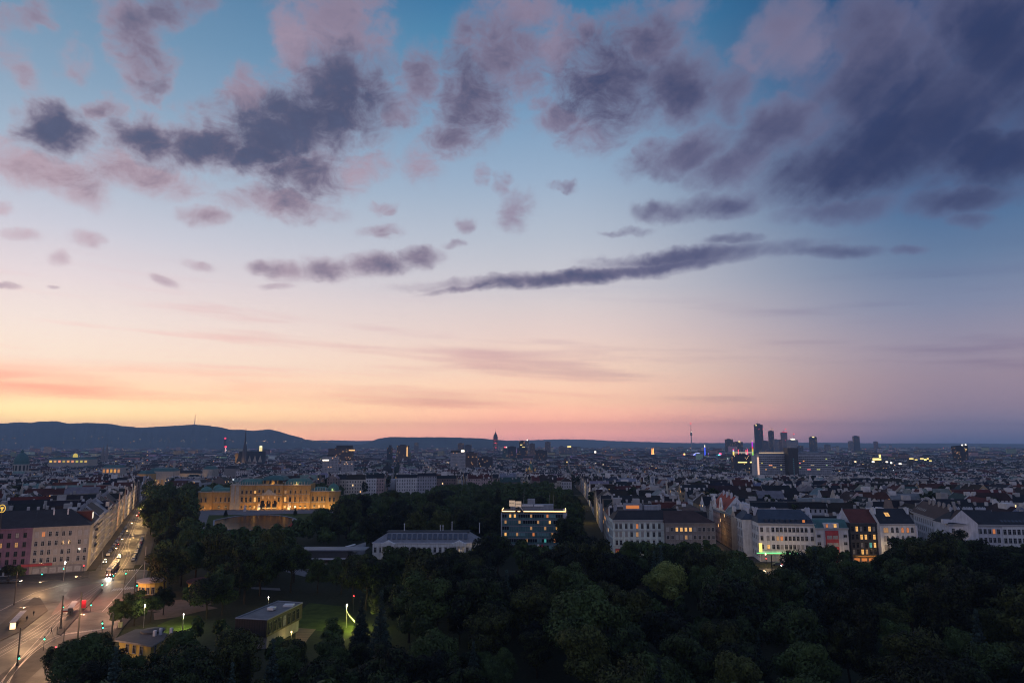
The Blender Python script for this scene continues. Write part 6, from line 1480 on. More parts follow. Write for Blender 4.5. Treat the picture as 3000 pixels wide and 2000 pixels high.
# how high the tree line stands before the buildings behind it (measured), nearer and farther part of the wood
LIM_N = [(300, 1700), (430, 1560), (520, 1545), (600, 1560), (880, 1562), (900, 1632), (1000, 1640), (1075, 1625), (1085, 1609), (1410, 1609), (1425, 1560), (1468, 1568), (1545, 1580), (1552, 1604), (1640, 1602), (1655, 1528), (1735, 1530), (1748, 1600), (1800, 1622), (1828, 1622), (1836, 1582), (1990, 1584), (2045, 1604), (2060, 1580), (2110, 1584), (2125, 1606), (2185, 1612), (2195, 1690), (2335, 1690), (2345, 1612), (2400, 1592), (2476, 1606), (2484, 1655), (2572, 1655), (2585, 1588), (2700, 1586), (2780, 1568), (2880, 1572), (2900, 1598), (3100, 1600)]
LIM_F = [(420, 1398), (575, 1408), (600, 1545), (850, 1545), (880, 1520), (905, 1498), (950, 1478), (990, 1460), (1030, 1452), (1250, 1444), (1290, 1424), (1480, 1412), (1600, 1414), (1640, 1432), (1760, 1450)]
LIM_0 = [(-200, 2300), (118, 2300), (135, 1990), (150, 1896), (200, 1884), (285, 1868), (305, 1860), (340, 1866), (356, 1914), (500, 1910), (520, 1836), (560, 1808), (640, 1812), (676, 1848), (700, 1856), (760, 1866), (800, 1880), (868, 1888), (905, 1842), (950, 1838), (985, 1874), (1064, 1876), (1085, 1790), (1150, 1640), (1300, 1640), (1320, 1790), (1376, 1790), (1390, 1600), (3100, 1600)]
def lim(tab, px):
    for (a, p), (b_, q) in zip(tab, tab[1:]):
        if a <= px <= b_: return p + (q - p) * (px - a) / max(1e-6, b_ - a)
    return tab[0][1] if px < tab[0][0] else tab[-1][1]
SHOW = [(1872, 2040, 1742, 247), (1360, 1508, 1896, 180), (2698, 2760, 1840, 182), (1076, 1140, 1900, 180)]      # nearer trees stay below these
kept = []
for t in TREES:
    x, y, k, s, rz, lab = t
    if not lab:
        px = to_px((x, y, 8))
        if px:
            pyl = max(lim(LIM_N, px[0]), lim(LIM_0, px[0]) if y < 236 else 0) if y < 380 else (lim(LIM_F, px[0]) if y < 640 or not 575 < px[0] < 1000 else 1420)
            rp = KINDS[k][2] * s / y * 1900
            for (x0, x1, py_, ys_) in SHOW:
                if y < ys_ and px[0] + rp > x0 and px[0] - rp < x1: pyl = max(pyl, py_)
            zt = at_y(px[0], pyl, y).z - zg(x, y) + (t[4] - 3.1) * (.5 if y < 380 else 1.1)
            H = KINDS[k][3] * s
            if H > zt: s *= zt / H
            if s < .30: continue
            s = max(s, .36)
    kept.append((x, y, k, s, rz, lab))
TREES[:] = kept
TREES.sort(key=lambda t: math.hypot(t[0], t[1]) / t[3] * (0 if t[5] else 1))
SPOTS = [(200, 'the tram junction'), (410, 'the yellow kiosk'), (560, 'the round kiosks'), (730, 'the flat-roofed pavilion'), (900, 'the timber deck'), (1010, 'the floodlit lawn'), (1150, 'the long palace, west end'), (1330, 'the long palace, east end'), (1500, 'the teal hotel, sign side'), (1620, 'the teal hotel, street side'), (1760, 'the receding street'), (1870, 'the teal-white corner house'), (2020, 'the brown house'), (2150, 'the gabled house'), (2290, 'the green-lit corner house'), (2430, 'the red-fronted house'), (2535, 'the soot-dark house'), (2630, 'the arched-window house'), (2730, 'the splayed side street'), (2860, 'the long pale house'), (2970, 'the picture edge, right')]
SPOTS2 = [(490, 'the sloping street'), (620, 'the palace, left dome'), (780, 'the palace centre'), (930, 'the palace, right dome'), (1050, 'the glass-roofed hall'), (1160, 'the black church dome'), (1300, 'the long palace ridge'), (1450, 'the stepped tower'), (1560, 'the hotel terrace'), (1700, 'the receding street')]
items = []; n_ind = 0; wood = []
for (x, y, k, s, rz, lab) in TREES:
    tr, cr, R, H, shape = KINDS[k]
    px = to_px((x, y, H * s * .7))
    if n_ind < 295 and px and -60 < px[0] < 3060 and px[1] - 25 < 2040:
        n_ind += 1
        name = {'fir': 'fir_tree', 'poplar': 'columnar_tree'}.get(k, 'broadleaf_tree')
        t = thing(name, lab or '', 'tree', (x, y, 0), rz, 'trees filling the park')
        t.scale = (s, s, s * (.92 + .16 * ((x * 7.3 + y * 3.1) % 1)))
        o = bpy.data.objects.new('trunk', tr); COL.objects.link(o); o.parent = t
        o = bpy.data.objects.new('crown', cr); COL.objects.link(o); o.parent = t
        if not lab:
            far_ = y > 370
            sp_ = min(SPOTS2 if far_ else SPOTS, key=lambda q: abs(q[0] - px[0]))[1]
            size = 'large' if s > .95 else ('small' if s < .78 else 'mid-sized')
            items.append((t, f"{size} {CNAME[cr.materials[0].name.replace('broad_leaves','leaf').replace('olive_leaves','leaf_olive').replace('fresh_leaves','leaf_light').replace('needle_leaves','leaf_blue')]} {shape} tree {'behind the park below' if far_ else 'below'} {sp_}", math.hypot(x, y)))
    else: wood.append((x, y, k, s, rz))
dedupe(items, 'trees filling the park')
# the remaining wood, and the green courts of the town, as one mass
VV = []; FF = []; nv = 0
def blob(x, y, z, R, H, n, size):
    global nv
    v, f = leafy(rr, lobes_round(rr, R, H * .2, H, 9), n, size)
    v = v + np.array([x, y, z]); VV.append(v)
    FF.append(np.arange(nv, nv + len(v)).reshape(-1, 4)); nv += len(v)
for (x, y, k, s, rz) in wood:
    R, H = KINDS[k][2] * s, KINDS[k][3] * s
    blob(x, y, zg(x, y), R, H, 420, 1.15)
me = bpy.data.meshes.new('woodland')
def fill(me):
    V = np.concatenate(VV); F = np.concatenate(FF)
    me.vertices.add(len(V)); me.vertices.foreach_set('co', V.ravel())
    me.loops.add(F.size); me.loops.foreach_set('vertex_index', F.ravel().astype(np.int32))
    me.polygons.add(len(F)); me.polygons.foreach_set('loop_start', (np.arange(len(F)) * 4).astype(np.int32))
    me.update(calc_edges=True)
fill(me); me.materials.append(M['leaf'])
o = bpy.data.objects.new('woodland', me); COL.objects.link(o); stuff(o)
VV = []; FF = []; nv = 0
r = random.Random(31)
for _ in range(900):
    y = 430 + 3600 * r.random() ** 1.4; x = r.uniform(-.78, .78) * y
    if not (okR(x, y) or okL(x, y) or okC(x, y)): continue
    blob(x, y, zg(x, y), r.uniform(4, 8), r.uniform(17, 26), 90 if y > 1200 else 260, 2.2 if y > 1200 else 1.3)
for cx, cy, w, n in [(2650, 1353, 170, 70), (2900, 1362, 130, 60), (1840, 1337, 40, 14), (1760, 1322, 60, 20), (1150, 1366, 70, 24), (2120, 1375, 60, 14), (2860, 1326, 120, 50)]:      # dark belts of trees out in the town
    for _ in range(n):
        p = at_z(cx + r.uniform(-w, w), cy + r.uniform(-6, 6), -8); blob(p.x, p.y, zg(p.x, p.y), 12, 25, 70, 3.2)
me = bpy.data.meshes.new('courtyard_trees'); fill(me); me.materials.append(M['leaf'])
o = bpy.data.objects.new('courtyard_trees', me); COL.objects.link(o); stuff(o)

# ------------------------------------------------------------------ roads, tracks and lawns
def asphalt_fn(g, bs):
    p = gpos(g)
    n1 = g.noise(p, 0.08, 5.0, 0.65)['Fac']; n2 = g.noise(p, 1.2, 4.0, 0.65)['Fac']; n3 = g.noise(p, 8.0, 2.0, 0.6)['Fac']
    f = g.math('ADD', g.math('MULTIPLY', n1, .45), g.math('ADD', g.math('MULTIPLY', n2, .35), g.math('MULTIPLY', n3, .2)))
    g.put(bs.inputs['Roughness'], g.rng(n1, .35, .65, .52, .75))
    return g.mix(g.rng(f, .32, .68), (.016, .015, .016), (.038, .034, .033))
M['asphalt'] = mat('asphalt', asphalt_fn, .5, spec=.4)
M['paving'] = mat('paving', mottled((.042, .038, .037), .3, .4, 5), .8, spec=.2)
M['gravel_path'] = mat('gravel_path', mottled((.16, .15, .16), .25, .3, 6), .9)
M['path_brown'] = mat('earth_path', mottled((.13, .095, .07), .3, .3, 5), .95)
M['grass'] = mat('lawn_grass', mottled((.045, .062, .014), .45, .25, 9), .95, spec=.1)
M['deck'] = mat('timber_deck', lambda g, b: g.mix(g.math('LESS_THAN', g.math('FRACT', g.math('MULTIPLY', g.sep(opos(g))[1], .55)), .14), g.mix(g.noise(opos(g), 2.0, 3.0)['Fac'], (.12, .075, .045), (.20, .13, .08)), (.03, .02, .015)), .8)
M['road_paint'] = mat('worn_road_paint', mottled((.42, .41, .38), .35, 1.0, 9), .8)
M['rail'] = mat('polished_rail', rough=.5, base=(.20, .18, .18), metallic=.5)
M['red_asphalt'] = mat('red_cycle_surface', mottled((.070, .042, .040), .3, .3, 5), .6)  # asphalt with the red light on it mixed into its colour
def sheet(name, pts, z, m, world=False, kerb=0):
    P = [Vector(p) if world else at_z(p[0], p[1], 0) for p in pts]
    b = MB(); V = [(p.x, p.y, z + zg(p.x, p.y) * (1 if world else 0)) for p in P]
    b.face(V)
    if kerb:
        for p, q in zip(V, V[1:] + V[:1]): b.face([(p[0], p[1], p[2] - kerb), (q[0], q[1], q[2] - kerb), q, p])
    o = b.build(name, M[m])
    bm = bmesh.new(); bm.from_mesh(o.data); bmesh.ops.triangulate(bm, faces=[f for f in bm.faces if len(f.verts) > 4]); bmesh.ops.recalc_face_normals(bm, faces=bm.faces)
    if sum(f.normal.z * f.calc_area() for f in bm.faces) < 0: bmesh.ops.reverse_faces(bm, faces=bm.faces)
    bm.to_mesh(o.data); bm.free()
    return struct(o)
def sw(u, v): return (LC.x + LP.x * u + LS.x * v, LC.y + LP.y * u + LS.y * v, 0)
def ribbon(name, u0, u1, v0, v1, z, m, n=14, kerb=0):
    b = MB()
    for i in range(n):
        a, c = v0 + (v1 - v0) * i / n, v0 + (v1 - v0) * (i + 1) / n
        P = [sw(u0, a), sw(u1, a), sw(u1, c), sw(u0, c)]; V = [(p[0], p[1], z + zg(p[0], p[1])) for p in P]
        b.face(V)
        if kerb:
            for p, q in ((1, 2), (3, 0)): b.face([(V[p][0], V[p][1], V[p][2] - kerb), (V[q][0], V[q][1], V[q][2] - kerb), V[q], V[p]])
    return struct(b.build(name, M[m]))
sheet('road', [(-420, 1675), (262, 1673), (300, 1668), (436, 1668), (420, 1715), (396, 1766), (345, 1830), (318, 1890), (292, 1950), (205, 2020), (130, 2200), (-700, 2200)], .0, 'asphalt')
ribbon('road', 3.6, 19.0, -2.0, 640, .004, 'asphalt', 26)
ribbon('pavement', 0.0, 3.55, 2, 640, .13, 'paving', 26, .14); ribbon('pavement', 19.05, 24.5, 6, 640, .13, 'paving', 26, .14)
sheet('pavement', [(-420, 1694), (245, 1679), (262, 1671), (258, 1690), (225, 1697), (-420, 1717)], .13, 'paving', kerb=.14)
sheet('pavement', [(432, 1690), (446, 1690), (408, 1782), (362, 1836), (332, 1880), (300, 1968), (250, 2010), (235, 2000), (292, 1940), (322, 1872), (352, 1822), (398, 1764)], .13, 'paving', kerb=.14)
sheet('platform', [(166, 1856), (178, 1860), (302, 1727), (294, 1724)], .22, 'paving', kerb=.25)
sheet('platform', [(-60, 1858), (-60, 1905), (62, 1848), (140, 1788), (118, 1752), (100, 1749), (0, 1830)], .18, 'paving', kerb=.2)
sheet('cycle_crossing', [(150, 1800), (205, 1722), (330, 1700), (398, 1722), (395, 1760), (300, 1795), (262, 1790)], .008, 'red_asphalt')  # red light on the junction, painted as a reddish patch of road
sheet('road_patch', [(0, 1975), (120, 1890), (165, 1915), (60, 2010), (-40, 2060)], .006, 'paving')
def stripes(a, b_, n, l, w, name='crossing_stripes'):
    A, B = at_z(*a), at_z(*b_); d = (B - A) / n; L = Vector((l[0], l[1], 0)).normalized() * w; b = MB(); u = d.normalized() * .28 * d.length
    for i in range(n):
        c = A + d * (i + .5); b.face([(c - u - L)[:2] + (.012,), (c + u - L)[:2] + (.012,), (c + u + L)[:2] + (.012,), (c - u + L)[:2] + (.012,)])
    return struct(b.build(name, M['road_paint']))
stripes((182, 1857), (300, 1842), 13, (.55, .85), 2.0); stripes((328, 1727), (396, 1720), 12, (-.30, .95), 2.4); stripes((76, 1757), (104, 1748), 4, (.5, .85), 2.0); stripes((306, 1676), (404, 1668), 14, (-.43, .9), 1.6)
def line_px(pts, w, z, m, name):
    P = [at_z(*p) for p in pts]; b = MB()
    for p, q in zip(P, P[1:]):
        d = (q - p).normalized(); n = Vector((-d.y, d.x, 0)) * w / 2; b.face([(p - n)[:2] + (z,), (q - n)[:2] + (z,), (q + n)[:2] + (z,), (p + n)[:2] + (z,)])
    return struct(b.build(name, M[m]))
def smooth(pts, n=8):
    o = []; Q = [pts[0]] + list(pts) + [pts[-1]]
    for i in range(1, len(Q) - 2):
        for k in range(n):
            t = k / n; a, b_, c, d = Q[i - 1], Q[i], Q[i + 1], Q[i + 2]
            o.append(tuple(.5 * ((2 * b_[j]) + (-a[j] + c[j]) * t + (2 * a[j] - 5 * b_[j] + 4 * c[j] - d[j]) * t * t + (-a[j] + 3 * b_[j] - 3 * c[j] + d[j]) * t ** 3) for j in (0, 1)))
    return o + [tuple(pts[-1])]
TR = [[(412, 1490), (386, 1560), (372, 1600), (378, 1622), (366, 1650), (340, 1682), (268, 1745), (150, 1830), (40, 1895), (-60, 1950)], [(398, 1490), (366, 1560), (344, 1612), (328, 1662), (308, 1702), (232, 1752), (112, 1836), (0, 1905), (-80, 1950)],
      [(232, 1752), (185, 1800), (113, 1880), (40, 1960), (0, 2030), (-30, 2100)], [(206, 1850), (150, 1872), (80, 1920), (10, 2000), (-40, 2090)]]
for q in TR:
    P = [at_z(*p) for p in smooth(q)]
    for s in (-.72, .72):
        b = MB()
        for i in range(len(P) - 1):
            d0 = (P[min(i + 1, len(P) - 1)] - P[max(i - 1, 0)]).normalized(); d1 = (P[min(i + 2, len(P) - 1)] - P[i]).normalized()
            n0, n1 = Vector((-d0.y, d0.x, 0)), Vector((-d1.y, d1.x, 0)); w = .09
            b.face([(P[i] + n0 * (s - w))[:2] + (.018,), (P[i + 1] + n1 * (s - w))[:2] + (.018,), (P[i + 1] + n1 * (s + w))[:2] + (.018,), (P[i] + n0 * (s + w))[:2] + (.018,)])
        struct(b.build('tram_track', M['rail']))
for pts in ([(0, 1788), (100, 1735), (200, 1708)], [(300, 1790), (352, 1736), (420, 1650)], [(322, 1655), (356, 1612), (386, 1552)]): line_px(pts, .22, .010, 'road_paint', 'lane_line')
# park surfaces
sheet('lawn', [(455, 1862), (528, 1868), (560, 1850), (585, 1800), (520, 1806), (462, 1830)], .01, 'grass'); sheet('lawn', [(868, 1800), (905, 1765), (1000, 1775), (1062, 1825), (1015, 1872), (962, 1850), (868, 1838)], .01, 'grass')
sheet('deck', [(866, 1838), (926, 1842), (905, 1866), (890, 1890), (866, 1872)], .03, 'deck'); sheet('deck', [(985, 1852), (1012, 1872), (1000, 1884), (978, 1868)], .03, 'deck')
sheet('path', [(452, 1815), (520, 1806), (585, 1790), (640, 1780), (600, 1772), (520, 1778), (450, 1795)], .008, 'path_brown'); sheet('path', [(440, 1738), (500, 1758), (620, 1745), (640, 1765), (520, 1790), (430, 1790)], .006, 'path_brown')
sheet('path', [(735, 1718), (820, 1722), (822, 1729), (735, 1724)], .008, 'gravel_path'); sheet('path', [(830, 1660), (1000, 1650), (985, 1668), (900, 1690), (830, 1672)], .008, 'gravel_path')
sheet('path', [(1332, 1780), (1366, 1778), (1372, 1800), (1350, 1828), (1338, 1846), (1330, 1826)], .008, 'gravel_path'); sheet('path', [(2580, 1834), (2630, 1838), (2720, 1856), (2700, 1862), (2620, 1850)], .008, 'gravel_path'); sheet('path', [(2735, 1955), (2800, 1962), (2940, 2000), (2990, 2030), (2900, 2010), (2800, 1978)], .008, 'path_brown'); sheet('path', [(2420, 1942), (2490, 1938), (2500, 1944), (2430, 1950)], .008, 'path_brown')
# palace forecourt, lawn and pool
sheet('forecourt', [(586, 1494), (990, 1491), (985, 1500), (905, 1503), (700, 1507), (622, 1508), (600, 1560), (566, 1566), (588, 1502)], .006, 'gravel_path')
sheet('lawn', [(612, 1508), (700, 1508), (905, 1504), (940, 1512), (900, 1530), (700, 1545), (600, 1545)], .010, 'grass')
M['pool'] = mat('pool_water', lambda g, b: None, .18, base=(.008, .009, .009), spec=.10)
nb = M['pool'].node_tree; bmp = nb.nodes.new('ShaderNodeBump'); nz = nb.nodes.new('ShaderNodeTexNoise'); nz.inputs['Scale'].default_value = .8; nz.inputs['Detail'].default_value = 3; bmp.inputs['Strength'].default_value = .06; nb.links.new(nz.outputs['Fac'], bmp.inputs['Height']); nb.links.new(bmp.outputs[0], nb.nodes['Principled BSDF'].inputs['Normal'])
pool = smooth([(627, 1524), (655, 1518), (700, 1511), (755, 1508), (810, 1509), (850, 1515), (868, 1524), (855, 1545), (790, 1553), (690, 1553), (632, 1545), (627, 1524)], 5)
sheet('pool', pool[:-1], .02, 'pool')
M['pool'].node_tree.nodes['Principled BSDF'].inputs['IOR'].default_value = 1.14
P = [at_z(*p) for p in pool]; b = MB()
for p, q in zip(P, P[1:]):
    d = (q - p).normalized(); n = Vector((-d.y, d.x, 0)) * .5; c = (p - n, q - n, q + n, p + n); b.face([k[:2] + (.35,) for k in c]); 
    for k in ((0, 1), (2, 3)): b.face([c[k[0]][:2] + (0,), c[k[1]][:2] + (0,), c[k[1]][:2] + (.35,), c[k[0]][:2] + (.35,)])
struct(b.build('pool_edge', M['grey']))
for q in CONES: cone(*q)
# right-hand junction and the street before the row
sheet('road', [(2180, 1735), (2196, 1640), (1500, 1648), (1500, 1656), (2190, 1662), (2190, 1640), (3300, 1652), (3300, 1642), (2340, 1636), (2330, 1698), (2425, 1748), (2440, 1790), (2390, 1782), (2290, 1728)], .0, 'asphalt') if False else None
X0, X1 = 30, 330; sheet('road', [(X0, 345, 0), (X1, 345, 0), (X1, 359, 0), (X0, 359, 0)], .0, 'asphalt', True); sheet('pavement', [(X0, 359.05, 0), (X1, 359.05, 0), (X1, 363.8, 0), (X0, 363.8, 0)], .13, 'paving', True, .14)
sheet('road', [(2196, 1664), (2340, 1664), (2332, 1700), (2428, 1748), (2470, 1810), (2410, 1800), (2290, 1735), (2190, 1738)], .004, 'asphalt')
ax = (math.cos(.07), -math.sin(.07)); ay = (math.sin(.07), math.cos(.07))
def side_street(u0, u1, v1):
    V = [(52 + ax[0] * u + ay[0] * v, 364 + ax[1] * u + ay[1] * v, 0) for u, v in ((u0, 0), (u1, 0), (u1, v1), (u0, v1))]; sheet('road', V, .004, 'asphalt', True)
side_street(-13, -1, 460); side_street(53, 66, 300)

# ------------------------------------------------------------------ vehicles
def car_proto(paint):
    t = thing('parked_car', '', 'car')
    prof = [(-2.15, .38), (2.15, .36), (2.2, .72), (1.35, .92), (.62, 1.42), (-1.0, 1.46), (-1.85, 1.02), (-2.2, .90)]
    b = MB(); w = .86
    for s in (-1, 1):
        f = [(x, s * (w if z < 1.0 else w * .78), z) for x, z in prof]; b.face(f if s < 0 else f[::-1])
    for p, q in zip(prof, prof[1:] + prof[:1]):
        wp, wq = (w if p[1] < 1.0 else w * .78), (w if q[1] < 1.0 else w * .78); b.face([(p[0], wp, p[1]), (q[0], wq, q[1]), (q[0], -wq, q[1]), (p[0], -wp, p[1])])
    b.build('body', paint, t)
    b = MB()
    b.face([(1.25, -.70, .97), (1.25, .70, .97), (.70, .62, 1.36), (.70, -.62, 1.36)]); b.face([(-1.76, .70, 1.06), (-1.76, -.70, 1.06), (-1.12, -.62, 1.42), (-1.12, .62, 1.42)])
    b.M = Matrix.Translation((0.02, 0, .012)); b.M = None
    for s in (-1, 1):
        f = [(1.05, s * .84, 1.0), (.58, s * .705, 1.36), (-.95, s * .705, 1.40), (-1.6, s * .84, 1.04)]; b.face(f if s < 0 else f[::-1])
    b.build('windows', M['glass'], t)
    for x in (-1.35, 1.35):
        for s in (-1, 1):
            q = MB(); q.bar((x, s * .92, .32), (x, s * .70, .32), .32, n=12); q.build('wheel', M['rubber'], t)
    return t
def add_lights(t, front=False, rear=False, gl=True):
    for s in (-1, 1):
        if front: b = MB(); b.box(2.18, 2.26, s * .62 - .17, s * .62 + .17, .56, .76); b.build('headlight', M['head_l'], t)
        if rear: b = MB(); b.box(-2.26, -2.18, s * .66 - .16, s * .66 + .16, .70, .90); b.build('tail_light', M['red_l'], t)
PAINT = {n: mat(n + '_car_paint', mottled(c, .08), .3, spec=.5) for n, c in [('white', (.55, .55, .56)), ('silver', (.30, .31, .32)), ('black', (.015, .015, .018)), ('dark grey', (.06, .062, .068)), ('red', (.22, .02, .025)), ('blue', (.03, .05, .12))]}
PROTO = {}
def put_car(x, y, rz, colour, label, front=False, rear=False, group=None, name=None):
    if colour not in PROTO:
        PROTO[colour] = t = car_proto(PAINT[colour]); t.location = (x, y, .02 + zg(x, y)); t.rotation_euler.z = rz
    else: t = dup(next(k for k in [PROTO[colour]]), (x, y, .02 + zg(x, y)), rz)
    if t is not PROTO[colour]:
        for c in [c for c in t.children if c.name.split('.')[0] in ('headlight', 'tail_light', 'taxi_sign')]: bpy.data.objects.remove(c)
    if name: t.name = name
    t['label'] = label
    if group: t['group'] = group
    elif 'group' in t: del t['group']
    add_lights(t, front, rear)
    return t
sa = math.atan2(LS.y, LS.x)
cc = ['white', 'dark grey', 'silver', 'black', 'black', 'blue', 'silver', 'dark grey', 'white', 'black', 'red', 'silver', 'dark grey', 'black']
r = random.Random(4)
for i in range(22):
    p = sw(4.9 + r.uniform(-.15, .15), 44 + i * 6.3 + r.uniform(-.4, .4)); c = cc[i % 14]
    put_car(p[0], p[1], sa, c, f"{c} car on the sloping street's left kerb, {ORD[min(i, 19)]} to the junction" if i < 20 else f"{c} car at the far end of the left kerb row", group='cars parked along the sloping street')
for i in range(15):
    p = sw(17.6 + r.uniform(-.15, .15), 22 + i * 6.1 + r.uniform(-.4, .4)); c = cc[(i * 5 + 2) % 14]
    put_car(p[0], p[1], sa, c, f"{c} car parked on the street's tree side, {ORD[i]} to the junction", group='cars parked along the sloping street')
def car_px(px, py, rz, c, lab, f=False, r_=False, nm='moving_car'): p = at_z(px, py); return put_car(p.x, p.y, rz, c, lab, f, r_, None, nm)
def taxi(t):
    b = MB(); b.box(-.35, .05, -.28, .28, 1.47, 1.66); b.build('taxi_sign', M['bulb'], t)
taxi(car_px(308, 1647, sa + math.pi, 'silver', 'silver taxi with headlights on at the mouth of the sloping street', True, nm='taxi')); taxi(car_px(349, 1633, sa + math.pi, 'white', 'white taxi with headlights on driving behind the tram', True, nm='taxi'))
car_px(344, 1596, sa, 'dark grey', 'dark car with red tail lights leaving the junction uphill', False, True)
for i, (px, py, c, f, q) in enumerate([(410, 1503, 'white', 0, 1), (420, 1495, 'silver', 0, 1), (424, 1488, 'black', 0, 1), (430, 1480, 'dark grey', 0, 1), (404, 1512, 'red', 0, 1), (418, 1478, 'silver', 1, 0), (408, 1488, 'black', 1, 0)]):
    car_px(px, py, sa if q else sa + math.pi, c, f"{c} car {'with red tail lights' if q else 'with white headlights'} queuing at the bottom of the sloping street" + (', frontmost' if i == 3 else ', rearmost' if i == 4 else ''), bool(f), bool(q))
car_px(14, 1708, math.radians(8), 'black', 'black car with red tail lights at the left edge of the junction', False, True); car_px(44, 1706, math.radians(8), 'dark grey', 'dark car with bright headlights passing the small bushy trees', True, False)
car_px(2276, 1656, math.radians(170), 'dark grey', 'dark car braking at the right junction under the green strip', False, True); car_px(2302, 1660, math.radians(178), 'silver', 'silver car crossing the right junction', True); car_px(2226, 1676, math.radians(-12), 'black', 'black car with headlights at the left of the right junction', True); car_px(2214, 1690, math.radians(60), 'red', 'red car with tail lights half under the trees at the right junction', False, True)
car_px(2485, 1662, math.radians(180), 'black', 'black car with lights passing the orange restaurant', True, True); car_px(2560, 1663, 0, 'dark grey', 'dark car with red tail lights before the arched-window house', False, True)
for i, (px, c) in enumerate([(1848, 'red'), (1888, 'black'), (1915, 'silver'), (1935, 'white'), (1968, 'dark grey')]): car_px(px, 1664, 0, c, f"{c} car with tail lights glimpsed through the trees below the teal-white house", i in (2, 3), i not in (2, 3))
# tram
A, B = at_z(318, 1689), at_z(345, 1655); d = (B - A); rzT = math.atan2(d.y, d.x)
tram = thing('tram', 'red and white tram with bright headlights coming down to the junction', 'tram', A, rzT)
M['tram_red'] = mat('tram_red_paint', mottled((.25, .02, .025), .1), .4); M['tram_white'] = mat('tram_white_paint', mottled((.5, .49, .46), .1), .4); M['cab_glow'] = mat('lit_cab', rough=.5, base=(.4, .3, .2), emit=(1.0, .66, .36), strength=.45)
Lt = 27.0
b = MB(); b.box(.5, Lt, -1.15, 1.15, .35, 1.45); b.face([(0, -.8, .4), (0, .8, .4), (.5, 1.15, .36), (.5, -1.15, .36)]); b.face([(0, .8, .4), (0, -.8, .4), (.12, -.8, 1.45), (.12, .8, 1.45)]); 
for s in (-1, 1): f = [(0, s * .8, .4), (.12, s * .8, 1.45), (.52, s * 1.15, 1.45), (.52, s * 1.15, .36)]; b.face(f if s > 0 else f[::-1])
b.build('lower_body', M['tram_red'], tram)
b = MB(); b.box(.6, Lt, -1.14, 1.14, 2.75, 3.3); b.face([(.3, .8, 2.75), (.3, -.8, 2.75), (.6, -1.0, 3.3), (.6, 1.0, 3.3)]); b.build('roof', M['tram_white'], tram)
b = MB(); b.box(.62, Lt - .05, -1.12, 1.12, 1.47, 2.74); b.build('window_band', M['glass'], tram)
b = MB(); b.face([(.14, .8, 1.46), (.14, -.8, 1.46), (.3, -.8, 2.74), (.3, .8, 2.74)]); b.face([(.14, -.8, 1.46), (.6, -1.13, 1.46), (.6, -1.13, 2.74), (.3, -.8, 2.74)]); b.face([(.6, 1.13, 1.46), (.14, .8, 1.46), (.3, .8, 2.74), (.6, 1.13, 2.74)]); b.build('windscreen', M['glass'], tram)
b = MB(); b.box(.22, .30, -.7, .7, 2.8, 3.15); b.build('destination_sign', M['cab_glow'], tram)
for s in (-1, 1):
    b = MB(); b.bar((.06, s * .6, .85), (-.03, s * .6, .85), .2, n=10); b.build('headlight', M['head_l'], tram)
for x in (3, 8.5, 14, 19.5, 24): b = MB(); b.box(x - 1.4, x + 1.4, -.8, .8, 3.32, 3.75); b.build('roof_box', M['metal_grey'], tram)
b = MB(); b.bar((12, 0, 3.35), (10.6, 0, 4.3), .06); b.bar((10.6, 0, 4.3), (12, 0, 5.2), .06); b.box(11.9, 12.1, -.9, .9, 5.2, 5.26); b.build('pantograph', M['metal'], tram)
for x in (9.2, 18.2): b = MB(); b.box(x - .35, x + .35, -1.16, 1.16, .4, 3.25); b.build('bellows', M['rubber'], tram)
for x in (2.5, 13.5, 24.5):
    for s in (-1, 1): b = MB(); b.bar((x, s * 1.0, .33), (x, s * .8, .33), .33, n=10); b.build('wheel', M['metal'], tram)
lamp('headlight_beam', 'SPOT', (-.1, 0, 1.0), 7000, (1.0, .90, .74), tram, .3, rot=(math.radians(80), 0, math.radians(90)), spot_size=math.radians(60), spot_blend=.8)
p, q = at_z(2352, 1745), at_z(2418, 1792)
bus = thing('bus', 'red and white bus half hidden by trees on the diagonal road', 'bus', (p.x, p.y, 0), math.atan2(q.y - p.y, q.x - p.x))
b = MB(); b.box(0, 12, -1.25, 1.25, .4, 1.4); b.build('body', M['tram_red'], bus); b = MB(); b.box(0.02, 11.98, -1.22, 1.22, 1.42, 2.5); b.build('windows', M['glass'], bus); b = MB(); b.box(0, 12, -1.25, 1.25, 2.52, 3.0); b.build('roof', M['tram_white'], bus)
for x in (2.3, 9.2):
    for s in (-1, 1): b = MB(); b.bar((x, s * 1.27, .48), (x, s * 1.0, .48), .48, n=12); b.build('wheel', M['rubber'], bus)
for s in (-1, 1): b = MB(); b.box(12.0, 12.06, s * .9 - .2, s * .9 + .2, .7, .95); b.build('headlight', M['head_l'], bus)

